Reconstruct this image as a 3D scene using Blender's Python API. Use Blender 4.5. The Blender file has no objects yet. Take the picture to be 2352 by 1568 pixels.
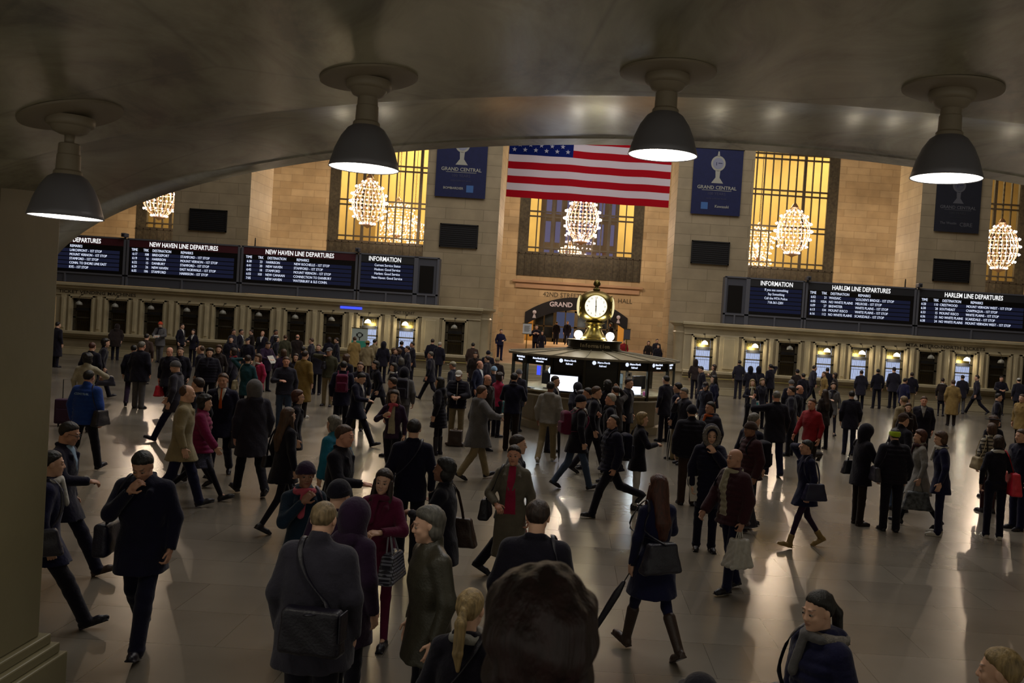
import bpy, math, random
import numpy as np
from mathutils import Vector, Matrix

PI = math.pi
rad = math.radians
S = bpy.context.scene
C = bpy.context.collection
random.seed(7)

# ------------------------------------------------------------------ camera
FPX, CX, CY = 2100.0, 1310.0, 784.0
ROLL, PITCH, CAMH = rad(3.62), rad(1.25), 3.1
_fw = Vector((0, math.cos(PITCH), -math.sin(PITCH)))
_zz = Vector((0, math.sin(PITCH), math.cos(PITCH)))
_R = Vector((1, 0, 0)) * math.cos(ROLL) + _zz * math.sin(ROLL)
_U = Vector((-1, 0, 0)) * math.sin(ROLL) + _zz * math.cos(ROLL)
cd = bpy.data.cameras.new('camera')
cam = bpy.data.objects.new('camera', cd)
C.objects.link(cam)
cam.matrix_world = Matrix(((_R.x, _U.x, -_fw.x, 0), (_R.y, _U.y, -_fw.y, 0), (_R.z, _U.z, -_fw.z, CAMH), (0, 0, 0, 1)))
cd.sensor_width = 36
cd.lens = 36 * FPX / 2352
cd.shift_x = -(CX - 1176) / 2352
cd.clip_start = 0.05
cd.clip_end = 300
cd.dof.use_dof = True
cd.dof.focus_distance = 13
cd.dof.aperture_fstop = 8
S.camera = cam

# ------------------------------------------------------------------ world, exposure, large lights
w = bpy.data.worlds.new('world')
S.world = w
w.use_nodes = True
w.node_tree.nodes['Background'].inputs[0].default_value = (1.0, 0.96, 0.80, 1)
w.node_tree.nodes['Background'].inputs[1].default_value = 0.30
S.view_settings.view_transform = 'Standard'
S.view_settings.look = 'None'
S.view_settings.gamma = 1
S.view_settings.exposure = 0.14


def light(name, kind, loc, power, col=(1, .8, .55), size=1.0, rot=(0, 0, 0), sizey=None, spread=None, spot=None):
    l = bpy.data.lights.new(name, kind)
    l.energy = power
    l.color = col
    if kind == 'AREA':
        l.size = size
        if sizey:
            l.shape = 'RECTANGLE'
            l.size_y = sizey
        if spread:
            l.spread = spread
    else:
        l.shadow_soft_size = size
    if kind == 'SPOT' and spot:
        l.spot_size = spot
        l.spot_blend = .6
    o = bpy.data.objects.new(name, l)
    o.location = loc
    o.rotation_euler = rot
    C.objects.link(o)
    return o


# unseen area light added as ambient fill, standing for the hall's upper lighting
light('concourse_fill_light', 'AREA', (2, 30, 24), 4300, (1.0, .95, .90), 30, (0, 0, 0), 24)


# ------------------------------------------------------------------ pixel -> world helpers (2352 x 1568 frame)
def ray(px, py):
    u, v = (px - CX) / FPX, (CY - py) / FPX
    return _R * u + _U * v + _fw


def P(px, py, Y):
    d = ray(px, py)
    return Vector((0, 0, CAMH)) + d * (Y / d.y)


def G(px, py, z=0.0):
    d = ray(px, py)
    return Vector((0, 0, CAMH)) + d * ((z - CAMH) / d.z)


# ------------------------------------------------------------------ materials
MATS = {}


def lin(c):
    if isinstance(c, str):
        c = c.lstrip('#')
        c = [int(c[i:i + 2], 16) / 255 for i in (0, 2, 4)]
        c = [x / 12.92 if x <= .04045 else ((x + .055) / 1.055) ** 2.4 for x in c]
    return (c[0], c[1], c[2], 1)


def nd(nt, t, **k):
    n = nt.nodes.new(t)
    for a, b in k.items():
        setattr(n, a, b)
    return n


def mat(name, col, rough=.6, metal=0.0, emit=0.0, ecol=None, var=0.0, scale=6.0, bump=0.0, bscale=40.0, spec=.5, sheen=0.0):
    key = (name, str(col))
    if key in MATS:
        return MATS[key]
    m = bpy.data.materials.new(name)
    m.use_nodes = True
    nt = m.node_tree
    b = nt.nodes['Principled BSDF']
    b.inputs['Base Color'].default_value = lin(col)
    b.inputs['Roughness'].default_value = rough
    b.inputs['Metallic'].default_value = metal
    b.inputs['Specular IOR Level'].default_value = spec
    if sheen:
        b.inputs['Sheen Weight'].default_value = sheen
    if emit:
        b.inputs['Emission Color'].default_value = lin(ecol or col)
        b.inputs['Emission Strength'].default_value = emit
    tc = None
    if var or bump:
        tc = nd(nt, 'ShaderNodeTexCoord')
    if var:
        n = nd(nt, 'ShaderNodeTexNoise')
        n.inputs['Scale'].default_value = scale
        n.inputs['Detail'].default_value = 5
        nt.links.new(tc.outputs['Object'], n.inputs['Vector'])
        r = nd(nt, 'ShaderNodeMapRange')
        r.inputs['From Min'].default_value = .3
        r.inputs['From Max'].default_value = .7
        r.inputs['To Min'].default_value = 1 - var
        r.inputs['To Max'].default_value = 1 + var
        nt.links.new(n.outputs['Fac'], r.inputs['Value'])
        h = nd(nt, 'ShaderNodeHueSaturation')
        h.inputs['Color'].default_value = lin(col)
        nt.links.new(r.outputs[0], h.inputs['Value'])
        nt.links.new(h.outputs[0], b.inputs['Base Color'])
    if bump:
        n = nd(nt, 'ShaderNodeTexNoise')
        n.inputs['Scale'].default_value = bscale
        n.inputs['Detail'].default_value = 3
        nt.links.new(tc.outputs['Object'], n.inputs['Vector'])
        bp = nd(nt, 'ShaderNodeBump')
        bp.inputs['Strength'].default_value = bump
        bp.inputs['Distance'].default_value = .02
        nt.links.new(n.outputs['Fac'], bp.inputs['Height'])
        nt.links.new(bp.outputs[0], b.inputs['Normal'])
    MATS[key] = m
    return m


def emis(name, col, s):
    key = (name, str(col))
    if key in MATS:
        return MATS[key]
    m = bpy.data.materials.new(name)
    m.use_nodes = True
    nt = m.node_tree
    nt.nodes.remove(nt.nodes['Principled BSDF'])
    e = nd(nt, 'ShaderNodeEmission')
    e.inputs[0].default_value = lin(col)
    e.inputs[1].default_value = s
    nt.links.new(e.outputs[0], nt.nodes['Material Output'].inputs[0])
    MATS[key] = m
    return m


def brick(name, c1, c2, mortar, bw, bh, axes='xz', rough=.6, ms=.012, var=.12, bump=.25, off=.5):
    m = bpy.data.materials.new(name)
    m.use_nodes = True
    nt = m.node_tree
    b = nt.nodes['Principled BSDF']
    b.inputs['Roughness'].default_value = rough
    tc = nd(nt, 'ShaderNodeTexCoord')
    sp = nd(nt, 'ShaderNodeSeparateXYZ')
    cb = nd(nt, 'ShaderNodeCombineXYZ')
    nt.links.new(tc.outputs['Object'], sp.inputs[0])
    i = {'x': 0, 'y': 1, 'z': 2}
    nt.links.new(sp.outputs[i[axes[0]]], cb.inputs[0])
    nt.links.new(sp.outputs[i[axes[1]]], cb.inputs[1])
    t = nd(nt, 'ShaderNodeTexBrick')
    t.offset = off
    nt.links.new(cb.outputs[0], t.inputs['Vector'])
    t.inputs['Color1'].default_value = lin(c1)
    t.inputs['Color2'].default_value = lin(c2)
    t.inputs['Mortar'].default_value = lin(mortar)
    t.inputs['Scale'].default_value = 1
    t.inputs['Mortar Size'].default_value = ms
    t.inputs['Brick Width'].default_value = bw
    t.inputs['Row Height'].default_value = bh
    n = nd(nt, 'ShaderNodeTexNoise')
    n.inputs['Scale'].default_value = 1.3
    n.inputs['Detail'].default_value = 6
    nt.links.new(tc.outputs['Object'], n.inputs['Vector'])
    r = nd(nt, 'ShaderNodeMapRange')
    r.inputs['From Min'].default_value = .3
    r.inputs['From Max'].default_value = .7
    r.inputs['To Min'].default_value = 1 - var
    r.inputs['To Max'].default_value = 1 + var
    nt.links.new(n.outputs['Fac'], r.inputs['Value'])
    h = nd(nt, 'ShaderNodeHueSaturation')
    nt.links.new(t.outputs['Color'], h.inputs['Color'])
    nt.links.new(r.outputs[0], h.inputs['Value'])
    nt.links.new(h.outputs[0], b.inputs['Base Color'])
    if bump:
        bp = nd(nt, 'ShaderNodeBump')
        bp.inputs['Strength'].default_value = bump
        bp.inputs['Distance'].default_value = .02
        bp.invert = True
        nt.links.new(t.outputs['Fac'], bp.inputs['Height'])
        nt.links.new(bp.outputs[0], b.inputs['Normal'])
    return m


M = {}
M['tan'] = brick('tan_stone_blocks', '#b6a07c', '#a8906b', '#8f7a5a', 1.5, .46)
M['pier'] = brick('grey_stone_blocks', '#a5957a', '#9b8c70', '#82755c', 1.9, .56)
M['tan_side'] = brick('warm_lit_side_blocks', '#b6a07c', '#a8906b', '#8f7a5a', 1.5, .46, 'yz')
M['marble'] = mat('cream_marble', '#a89c80', .35, var=.12, scale=1.5, bump=.1, bscale=6)
M['marble2'] = mat('warm_marble_trim', '#b8ab8b', .32, var=.1, scale=2)
M['lobby'] = mat('pinkish_lobby_stone', '#a8876a', .5, var=.08, scale=1)
M['bronze'] = mat('dark_bronze', '#453e33', .5, .4, var=.2, scale=8)
M['bronze_orn'] = mat('ornamented_bronze', '#453f31', .6, .3, var=.4, scale=7, bump=.6, bscale=9)
M['black'] = mat('black_metal', '#141416', .5)
M['housing'] = mat('charcoal_board_housing', '#50525c', .5, .2)
M['screenbg'] = mat('dark_display_glass', '#07080d', .35)
M['red_hdr'] = mat('maroon_header_band', '#4a1622', .6)
M['grey_hdr'] = mat('grey_header_band', '#26272c', .6)
M['txt'] = emis('white_display_letters', '#dfe8ff', 1.0)
M['txt_hdr'] = emis('white_header_letters', '#ffffff', .9)
M['txt_dim'] = emis('unlit_display_cells', '#20233a', .55)
M['engr'] = mat('engraved_letters', '#40382a', .8)
M['panel'] = mat('black_louver_panel', '#17161b', .7)
M['navy'] = mat('navy_banner_cloth', '#161d4a', .8, var=.1)
M['navydark'] = mat('charcoal_navy_banner_cloth', '#1b1d2a', .8, var=.1)
M['brass'] = mat('polished_brass', '#948650', .30, 1.0, var=.15, scale=5)
M['brass_dark'] = mat('dark_aged_brass', '#6e6338', .35, 1.0)
M['opal'] = emis('lit_opal_glass', '#fff4d8', 1.25)
M['opal_side'] = emis('lit_opal_side_glass', '#ffefb4', .8)
M['globe'] = emis('lit_globe', '#fff6ea', 14)
M['bulb'] = emis('chandelier_bulbs', '#ffeae4', 15)
M['bulb2'] = emis('far_chandelier_bulbs', '#ffe2a8', 9)
M['brasschan'] = mat('gilded_brass', '#b89c84', .3, .8)
M['lampin'] = emis('lit_lamp_mouth', '#fff7e6', 9)
M['lampwhite'] = mat('ivory_enamel', '#9a8c78', .45)
M['lampgrey'] = mat('grey_spun_aluminium', '#85838c', .42, .25)
M['booth'] = mat('dark_booth_bronze', '#3b382f', .4, .7)
M['roof'] = mat('pale_booth_roof', '#7c7563', .5, .3, var=.1)
M['white'] = mat('white_plastic', '#c9cdd2', .5)
M['screen'] = emis('lit_white_screen', '#e6ecff', 1.6)
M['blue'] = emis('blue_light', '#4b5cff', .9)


def sheer(name, col, tr=.4):
    m = bpy.data.materials.new(name)
    m.use_nodes = True
    nt = m.node_tree
    nt.nodes.remove(nt.nodes['Principled BSDF'])
    d = nd(nt, 'ShaderNodeBsdfDiffuse')
    t = nd(nt, 'ShaderNodeBsdfTranslucent')
    d.inputs[0].default_value = lin(col)
    t.inputs[0].default_value = lin(col)
    x = nd(nt, 'ShaderNodeMixShader')
    x.inputs[0].default_value = tr
    nt.links.new(d.outputs[0], x.inputs[1])
    nt.links.new(t.outputs[0], x.inputs[2])
    nt.links.new(x.outputs[0], nt.nodes['Material Output'].inputs[0])
    return m


M['red'] = sheer('flag_red', '#cf2434')
M['fwhite'] = sheer('flag_white', '#f4eef8')
M['fblue'] = sheer('flag_blue', '#24348c')


def glass(name, f=.12, tint=(1, 1, 1)):
    m = bpy.data.materials.new(name)
    m.use_nodes = True
    nt = m.node_tree
    nt.nodes.remove(nt.nodes['Principled BSDF'])
    t = nd(nt, 'ShaderNodeBsdfTransparent')
    t.inputs[0].default_value = (*tint, 1)
    g = nd(nt, 'ShaderNodeBsdfGlossy')
    g.inputs['Roughness'].default_value = .03
    x = nd(nt, 'ShaderNodeMixShader')
    x.inputs[0].default_value = f
    nt.links.new(t.outputs[0], x.inputs[1])
    nt.links.new(g.outputs[0], x.inputs[2])
    nt.links.new(x.outputs[0], nt.nodes['Material Output'].inputs[0])
    return m


M['glass'] = glass('clear_glass', .07)


def floor_mat():
    m = bpy.data.materials.new('polished_marble_floor')
    m.use_nodes = True
    nt = m.node_tree
    b = nt.nodes['Principled BSDF']
    tc = nd(nt, 'ShaderNodeTexCoord')
    mp = nd(nt, 'ShaderNodeMapping')
    mp.inputs['Rotation'].default_value = (0, 0, rad(0))
    nt.links.new(tc.outputs['Object'], mp.inputs[0])
    t = nd(nt, 'ShaderNodeTexBrick')
    t.offset = .5
    t.inputs['Color1'].default_value = lin('#777065')
    t.inputs['Color2'].default_value = lin('#6b645a')
    t.inputs['Mortar'].default_value = lin('#4e483c')
    t.inputs['Scale'].default_value = 1
    t.inputs['Mortar Size'].default_value = .004
    t.inputs['Brick Width'].default_value = 1.5
    t.inputs['Row Height'].default_value = .9
    nt.links.new(mp.outputs[0], t.inputs['Vector'])
    t2 = nd(nt, 'ShaderNodeTexBrick')
    t2.offset = .37
    t2.inputs['Color1'].default_value = (1.06, 1.06, 1.06, 1)
    t2.inputs['Color2'].default_value = (.80, .78, .74, 1)
    t2.inputs['Mortar'].default_value = (.92, .92, .9, 1)
    t2.inputs['Scale'].default_value = 1
    t2.inputs['Mortar Size'].default_value = .0
    t2.inputs['Brick Width'].default_value = 3.0
    t2.inputs['Row Height'].default_value = 1.8
    t2.inputs['Bias'].default_value = -.3
    nt.links.new(mp.outputs[0], t2.inputs['Vector'])
    mx = nd(nt, 'ShaderNodeMixRGB', blend_type='MULTIPLY')
    mx.inputs[0].default_value = 1
    nt.links.new(t.outputs['Color'], mx.inputs[1])
    nt.links.new(t2.outputs['Color'], mx.inputs[2])
    n = nd(nt, 'ShaderNodeTexNoise')
    n.inputs['Scale'].default_value = .7
    n.inputs['Detail'].default_value = 8
    nt.links.new(tc.outputs['Object'], n.inputs['Vector'])
    r = nd(nt, 'ShaderNodeMapRange')
    r.inputs['From Min'].default_value = .3
    r.inputs['From Max'].default_value = .7
    r.inputs['To Min'].default_value = .85
    r.inputs['To Max'].default_value = 1.12
    nt.links.new(n.outputs['Fac'], r.inputs['Value'])
    h = nd(nt, 'ShaderNodeHueSaturation')
    nt.links.new(mx.outputs[0], h.inputs['Color'])
    nt.links.new(r.outputs[0], h.inputs['Value'])
    nt.links.new(h.outputs[0], b.inputs['Base Color'])
    r2 = nd(nt, 'ShaderNodeMapRange')
    b.inputs['Specular IOR Level'].default_value = .55
    r2.inputs['To Min'].default_value = .20
    r2.inputs['To Max'].default_value = .30
    nt.links.new(n.outputs['Fac'], r2.inputs['Value'])
    nt.links.new(r2.outputs[0], b.inputs['Roughness'])
    n2 = nd(nt, 'ShaderNodeTexNoise')
    n2.inputs['Scale'].default_value = 3.0
    n2.inputs['Detail'].default_value = 2
    nt.links.new(tc.outputs['Object'], n2.inputs['Vector'])
    bp = nd(nt, 'ShaderNodeBump')
    bp.inputs['Strength'].default_value = .12
    bp.inputs['Distance'].default_value = .02
    nt.links.new(n2.outputs['Fac'], bp.inputs['Height'])
    nt.links.new(bp.outputs[0], b.inputs['Normal'])
    return m


def vault_mat():
    m = bpy.data.materials.new('glossy_mottled_vault')
    m.use_nodes = True
    nt = m.node_tree
    b = nt.nodes['Principled BSDF']
    tc = nd(nt, 'ShaderNodeTexCoord')
    mp = nd(nt, 'ShaderNodeMapping')
    mp.inputs['Scale'].default_value = (1.0, .5, 1)
    nt.links.new(tc.outputs['Object'], mp.inputs[0])
    n = nd(nt, 'ShaderNodeTexNoise')
    n.inputs['Scale'].default_value = 1.6
    n.inputs['Detail'].default_value = 7
    n.inputs['Roughness'].default_value = .62
    n.inputs['Distortion'].default_value = .8
    nt.links.new(mp.outputs[0], n.inputs['Vector'])
    cr = nd(nt, 'ShaderNodeValToRGB')  # marbled mottle, its contrast imitating patchy reflections in the colour
    e = cr.color_ramp.elements
    e[0].position = .36
    e[0].color = lin('#6f624c')
    e[1].position = .66
    e[1].color = lin('#c6c0a2')
    k = cr.color_ramp.elements.new(.48)
    k.color = lin('#a19a7c')
    nt.links.new(n.outputs['Fac'], cr.inputs[0])
    # joints between slabs, radiating veins
    v = nd(nt, 'ShaderNodeTexVoronoi', feature='DISTANCE_TO_EDGE')
    v.inputs['Scale'].default_value = .55
    nt.links.new(tc.outputs['Object'], v.inputs['Vector'])
    r = nd(nt, 'ShaderNodeMapRange')
    r.inputs['From Max'].default_value = .012
    r.inputs['To Min'].default_value = .72
    nt.links.new(v.outputs['Distance'], r.inputs['Value'])
    h = nd(nt, 'ShaderNodeHueSaturation')
    nt.links.new(cr.outputs[0], h.inputs['Color'])
    nt.links.new(r.outputs[0], h.inputs['Value'])
    nt.links.new(h.outputs[0], b.inputs['Base Color'])
    b.inputs['Roughness'].default_value = .34
    b.inputs['Coat Weight'].default_value = 1
    b.inputs['Coat IOR'].default_value = 2.5
    b.inputs['Coat Roughness'].default_value = .21
    return m


M['floor'] = floor_mat()
M['vault'] = vault_mat()


# ------------------------------------------------------------------ mesh helpers
def tag(o, label=None, cat=None, group=None, kind=None):
    if label:
        o['label'] = label
    if cat:
        o['category'] = cat
    if group:
        o['group'] = group
    if kind:
        o['kind'] = kind
    return o


def empty(name, loc=(0, 0, 0), rz=0, parent=None):
    o = bpy.data.objects.new(name, None)
    o.location = loc
    o.rotation_euler = (0, 0, rz)
    o.empty_display_size = .2
    C.objects.link(o)
    if parent:
        o.parent = parent
    return o


class MB:
    def __init__(s):
        s.v = []
        s.f = []
        s.mi = []
        s.cur = 0

    def add(s, vs, fs, T=None):
        b = len(s.v)
        if T is not None:
            vs = [T @ Vector(v) for v in vs]
        s.v.extend([tuple(v) for v in vs])
        s.f.extend([tuple(i + b for i in f) for f in fs])
        s.mi.extend([s.cur] * len(fs))
        return s

    def box(s, a, b, T=None):
        x0, x1 = sorted((a[0], b[0]))
        y0, y1 = sorted((a[1], b[1]))
        z0, z1 = sorted((a[2], b[2]))
        vs = [(x0, y0, z0), (x1, y0, z0), (x1, y1, z0), (x0, y1, z0), (x0, y0, z1), (x1, y0, z1), (x1, y1, z1), (x0, y1, z1)]
        fs = [(0, 3, 2, 1), (4, 5, 6, 7), (0, 1, 5, 4), (1, 2, 6, 5), (2, 3, 7, 6), (3, 0, 4, 7)]
        return s.add(vs, fs, T)

    def lathe(s, prof, n=24, c=(0, 0, 0), T=None, cap=True):
        vs, fs = [], []
        for r, z in prof:
            for i in range(n):
                a = 2 * PI * i / n
                vs.append((c[0] + r * math.cos(a), c[1] + r * math.sin(a), c[2] + z))
        for k in range(len(prof) - 1):
            for i in range(n):
                j = (i + 1) % n
                fs.append((k * n + i, k * n + j, (k + 1) * n + j, (k + 1) * n + i))
        if cap:
            fs.append(tuple(range(n - 1, -1, -1)))
            b = (len(prof) - 1) * n
            fs.append(tuple(range(b, b + n)))
        return s.add(vs, fs, T)

    def tube(s, pts, r, n=8, close=False, flat=1.0):
        pts = [Vector(p) for p in pts]
        m = len(pts)
        vs, fs = [], []
        up = Vector((0, 0, 1))
        for i, p in enumerate(pts):
            if close:
                d = pts[(i + 1) % m] - pts[i - 1]
            else:
                d = pts[min(i + 1, m - 1)] - pts[max(i - 1, 0)]
            d.normalize()
            u = up if abs(d.z) < .9 else Vector((1, 0, 0))
            a = d.cross(u).normalized()
            b = d.cross(a).normalized()
            rr = r[i] if isinstance(r, (list, tuple)) else r
            for k in range(n):
                t = 2 * PI * k / n
                vs.append(p + a * math.cos(t) * rr + b * math.sin(t) * rr * flat)
        for i in range(m if close else m - 1):
            i2 = (i + 1) % m
            for k in range(n):
                k2 = (k + 1) % n
                fs.append((i * n + k, i * n + k2, i2 * n + k2, i2 * n + k))
        if not close:
            fs.append(tuple(range(n - 1, -1, -1)))
            fs.append(tuple(range((m - 1) * n, m * n)))
        return s.add(vs, fs)

    def sphere(s, c, r, n=12, m=8, sz=1.0):
        prof = [(r * math.sin(PI * k / m) + 1e-4, -r * sz * math.cos(PI * k / m)) for k in range(m + 1)]
        return s.lathe(prof, n, c, cap=False)

    def prism(s, poly, y0, y1, T=None):
        n = len(poly)
        vs = [(x, y0, z) for x, z in poly] + [(x, y1, z) for x, z in poly]
        fs = [tuple(range(n)), tuple(range(2 * n - 1, n - 1, -1))]
        for i in range(n):
            j = (i + 1) % n
            fs.append((j, i, i + n, j + n))
        return s.add(vs, fs, T)

    def build(s, name, m, parent=None, smooth=False, bevel=0):
        me = bpy.data.meshes.new(name)
        me.from_pydata(s.v, [], s.f)
        ms = m if isinstance(m, (list, tuple)) else [m]
        for q in ms:
            me.materials.append(q)
        if len(ms) > 1:
            me.polygons.foreach_set('material_index', s.mi)
        if smooth:
            me.polygons.foreach_set('use_smooth', [True] * len(me.polygons))
        me.update()
        o = bpy.data.objects.new(name, me)
        C.objects.link(o)
        if parent:
            o.parent = parent
        if bevel:
            b = o.modifiers.new('bevel', 'BEVEL')
            b.width = bevel
            b.segments = 2
            b.limit_method = 'ANGLE'
        return o


def smooth_by_angle(o, ang=40):
    me = o.data
    import bmesh
    bm = bmesh.new()
    bm.from_mesh(me)
    bmesh.ops.recalc_face_normals(bm, faces=bm.faces)
    for f in bm.faces:
        f.smooth = True
    for e in bm.edges:
        if len(e.link_faces) == 2 and e.calc_face_angle(0) > rad(ang):
            e.smooth = False
    bm.to_mesh(me)
    bm.free()
    return o


def text(mb, body, x, z, size, y=0.0, align='LEFT', ext=.004, ls=1.0, sx=1.0, bold=0.0, T=None, rise=None, shear=0):
    """flat lettering standing in the XZ plane, read from -Y; added to the builder mb"""
    cu = bpy.data.curves.new('t', 'FONT')
    cu.body = body
    cu.size = size
    cu.align_x = align
    cu.space_line = ls
    cu.resolution_u = 2
    cu.extrude = ext
    cu.offset = bold
    cu.shear = shear
    o = bpy.data.objects.new('t', cu)
    C.objects.link(o)
    dg = bpy.context.evaluated_depsgraph_get()
    me = bpy.data.meshes.new_from_object(o.evaluated_get(dg))
    vs = []
    for q in me.vertices:
        a, b, c = q.co
        a *= sx
        dz = rise(a) if rise else 0
        vs.append((x + a, y - c, z + b + dz))
    fs = [tuple(p.vertices) for p in me.polygons]
    mb.add(vs, fs, T)
    bpy.data.objects.remove(o)
    bpy.data.curves.remove(cu)
    bpy.data.meshes.remove(me)
    return mb


# ------------------------------------------------------------------ the setting
YF, YP, YW = 44.0, 46.0, 59.7          # ticket facade, pier front, window wall


def XF(px, py=700):
    return P(px, py, YF).x


def ST(name, mb, m, **k):
    return tag(mb.build(name, m, **k), kind='structure')


ST('floor', MB().box((-45, 3.4, -.3), (45, 44.3, 0)), M['floor'])

# central opening: steps and the rising passage floor beyond
xa, xb = P(1142, 760, YP).x, P(1548, 760, YP).x
mb = MB()
for i in range(5):
    mb.box((xa, 44.3 + i * .34, -.3), (xb, 46.4, .16 * (i + 1)))
ST('trim_1', mb, M['marble'])
vs = [(xa - 3, 46.4, .8), (xb + 3, 46.4, .8), (xb + 3, 60, 1.5), (xa - 3, 60, 1.5), (xa - 3, 46.4, .3), (xb + 3, 46.4, .3), (xb + 3, 60, .3), (xa - 3, 60, .3)]
mb = MB().add(vs, [(0, 1, 2, 3), (4, 7, 6, 5), (0, 4, 5, 1), (1, 5, 6, 2), (2, 6, 7, 3), (3, 7, 4, 0)])
mb.box((xa - 8, 60, .3), (xb + 8, 76, 1.5))
ST('trim_2', mb, M['lobby'])

# piers between the bays
pier_px = [(-177, -2), (395, 569), (972, 1142), (1548, 1722), (2110, 2270), (2692, 2862)]
piers = []
for k, (a, b) in enumerate(pier_px):
    xl, xr = P(a, 560, YP).x, P(b, 560, YP).x
    piers.append((xl, xr))
    mb = MB()
    mb.cur = 0
    mb.box((xl, YP, 0), (xr, YP + 3.3, 24))
    o = ST('wall_pier_%d' % (k + 1), mb, [M['pier'], M['tan_side']])
    for p in o.data.polygons:
        if abs(p.normal.x) > .9:
            p.material_index = 1  # tan sides, greyer front: warm and dim light put into the colour
    mb = MB().box((xl - .12, YP - .12, 0), (xr + .12, YP - .001, 1.3))
    ST('baseboard_pier_%d' % (k + 1), mb, M['marble'])

# window wall at the back of the bays, with its openings
wins_px = [(-131, 154), (310, 595), (751, 1036), (1190, 1475), (1632, 1917), (2073, 2358), (2514, 2800)]
zsill = P(1330, 640, YW).z
wins = [(P(a, 560, YW).x, P(b, 560, YW).x) for a, b in wins_px]
mb = MB()
xs = [-60] + [q for ab in wins for q in ab] + [60]
for i in range(0, len(xs), 2):
    mb.box((xs[i], YW, zsill), (xs[i + 1], YW + .9, 24))
# lower wall with the passage opening of the central bay
pa, pb = P(1205, 740, YW).x, P(1441, 740, YW).x
zo = P(1207, 716, YW).z
zc = P(1320, 683, YW).z
mb.box((-60, YW, 0), (pa, YW + .9, zsill))
mb.box((pb, YW, 0), (60, YW + .9, zsill))
n = 16
for i in range(n):
    u0, u1 = i / n, (i + 1) / n
    f = lambda u: zo + (zc - zo) * (1 - (2 * u - 1) ** 2)
    vs = [(pa + (pb - pa) * u0, YW, f(u0)), (pa + (pb - pa) * u1, YW, f(u1)), (pa + (pb - pa) * u1, YW, zsill), (pa + (pb - pa) * u0, YW, zsill)]
    vs += [(x, YW + .9, z) for x, y, z in vs]
    mb.add(vs, [(0, 1, 2, 3), (7, 6, 5, 4), (4, 5, 1, 0), (2, 6, 7, 3)])
ST('wall_south', mb, M['tan'])
ST('trim_3', MB().box((wins[3][0] - .2, YW - .25, zsill - .45), (wins[3][1] + .2, YW, zsill - .3)).box((wins[3][0], YW - .12, zsill - .8), (wins[3][1], YW, zsill - .45)), M['lobby'])
mb = MB()
text(mb, '42ND STREET', P(1247, 678, YW).x, P(1247, 680, YW).z, .42, YW - .01, sx=.95)
text(mb, 'VANDERBILT  HALL', P(1330, 679, YW).x, P(1330, 690, YW).z, .42, YW - .01, sx=.95)
ST('trim_4', mb, M['engr'])

ST('ceiling_bays', MB().box((-45, 45.8, 24), (45, 60.6, 24.4)), M['pier'])
# side walls and the upper ceiling of the concourse (outside the frame, but they close the room)
ST('wall_east', MB().box((-46, 3, -.3), (-45, 60, 26)), M['pier'])
ST('wall_west', MB().box((45, 3, -.3), (46, 60, 26)), M['pier'])
ST('ceiling', MB().box((-46, 8, 26), (46, 76, 27)), mat('teal_vault_plaster', '#3c5550', .9))

# the hall behind the windows
M['hall'] = mat('ochre_hall_plaster', '#c4aa68', .8, var=.15, scale=.35)
ST('wall_hall', MB().box((-60, 76, 1.5), (60, 76.6, 24)).box((-60, YW + 1, 23.5), (60, 76, 24)), M['hall'])
ST('floor_hall', MB().box((-60, 60.6, .9), (60, 76, 1.49)), M['lobby'])
for k in range(4):
    mb = MB()
    x = [-27.5, -17, 7, 20][k]
    mb.box((x, 70, 1.5), (x + 1.6, 71.6, 15)).box((x - .3, 69.7, 15), (x + 1.9, 71.9, 15.6))
    ST('wall_column_%d' % (k + 1), mb, M['hall'])
# dark street-side screen seen through the central window
mb = MB()
xl, xr = P(1238, 560, 66).x, P(1418, 560, 66).x
mb.box((xl, 66, 4.2), (xr, 66.3, 17))
o = tag(mb.build('window_8', mat('dark_screen_wall', '#6a625a', .7)), kind='structure')
mb = MB()
for r in range(5):
    for c in range(7):
        x = xl + .35 + c * (xr - xl - .6) / 6.6
        z = 4.6 + r * 2.05
        if r < 1:
            continue
        mb.box((x, 65.95, z), (x + .42, 65.99, z + (1.5 if r < 4 else .6)))
mb.build('pane', emis('dusky_blue_panes', '#9c94c4', .30), o)
xh = xl
for k, (x, p) in enumerate([(-24, 1), (-13, 1), (-3.2, .6), (10, 1), (22, 1), (4.2, .6)]):
    light('hall_light_%d' % k, 'AREA', (x, 70, 20), 2300 * p, (1, .84, .50), 6, (0, 0, 0))
light('passage_light', 'AREA', (1.2, 66, 4.2), 130, (1, .78, .5), 3)
# inner lobby wall behind the passage: doors with glass
xl, xr = P(1225, 740, 68).x, P(1420, 740, 68).x
mb = MB().box((xl - 4, 68, 1.5), (xl, 68.3, 4.2)).box((xr, 68, 1.5), (xr + 4, 68.3, 4.2)).box((xl, 68, 3.9), (xr, 68.3, 4.2))
ST('wall_lobby', mb, mat('yellow_lobby_wall', '#c09a55', .7))
for k in range(4):
    dx = (xr - xl) / 4
    x0 = xl + k * dx
    mb = MB()
    for a, b, c, d in ((0, .12, 0, 2.4), (dx - .12, dx, 0, 2.4), (0, dx, 0, .3), (0, dx, 2.25, 2.4), (dx / 2 - .05, dx / 2 + .05, 0, 2.4), (0, dx, 1.1, 1.2)):
        mb.box((x0 + a, 68, 1.5 + c), (x0 + b, 68.12, 1.5 + d))
    o = ST('door_%d' % (k + 1), mb, M['bronze'])
    MB().box((x0 + .1, 68.05, 1.7), (x0 + dx - .1, 68.07, 3.8)).build('pane', mat('dark_door_glass', '#15171c', .08, spec=.8) if k != 1 else emis('bluish_lit_pane', '#8088b0', .22), o)

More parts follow.
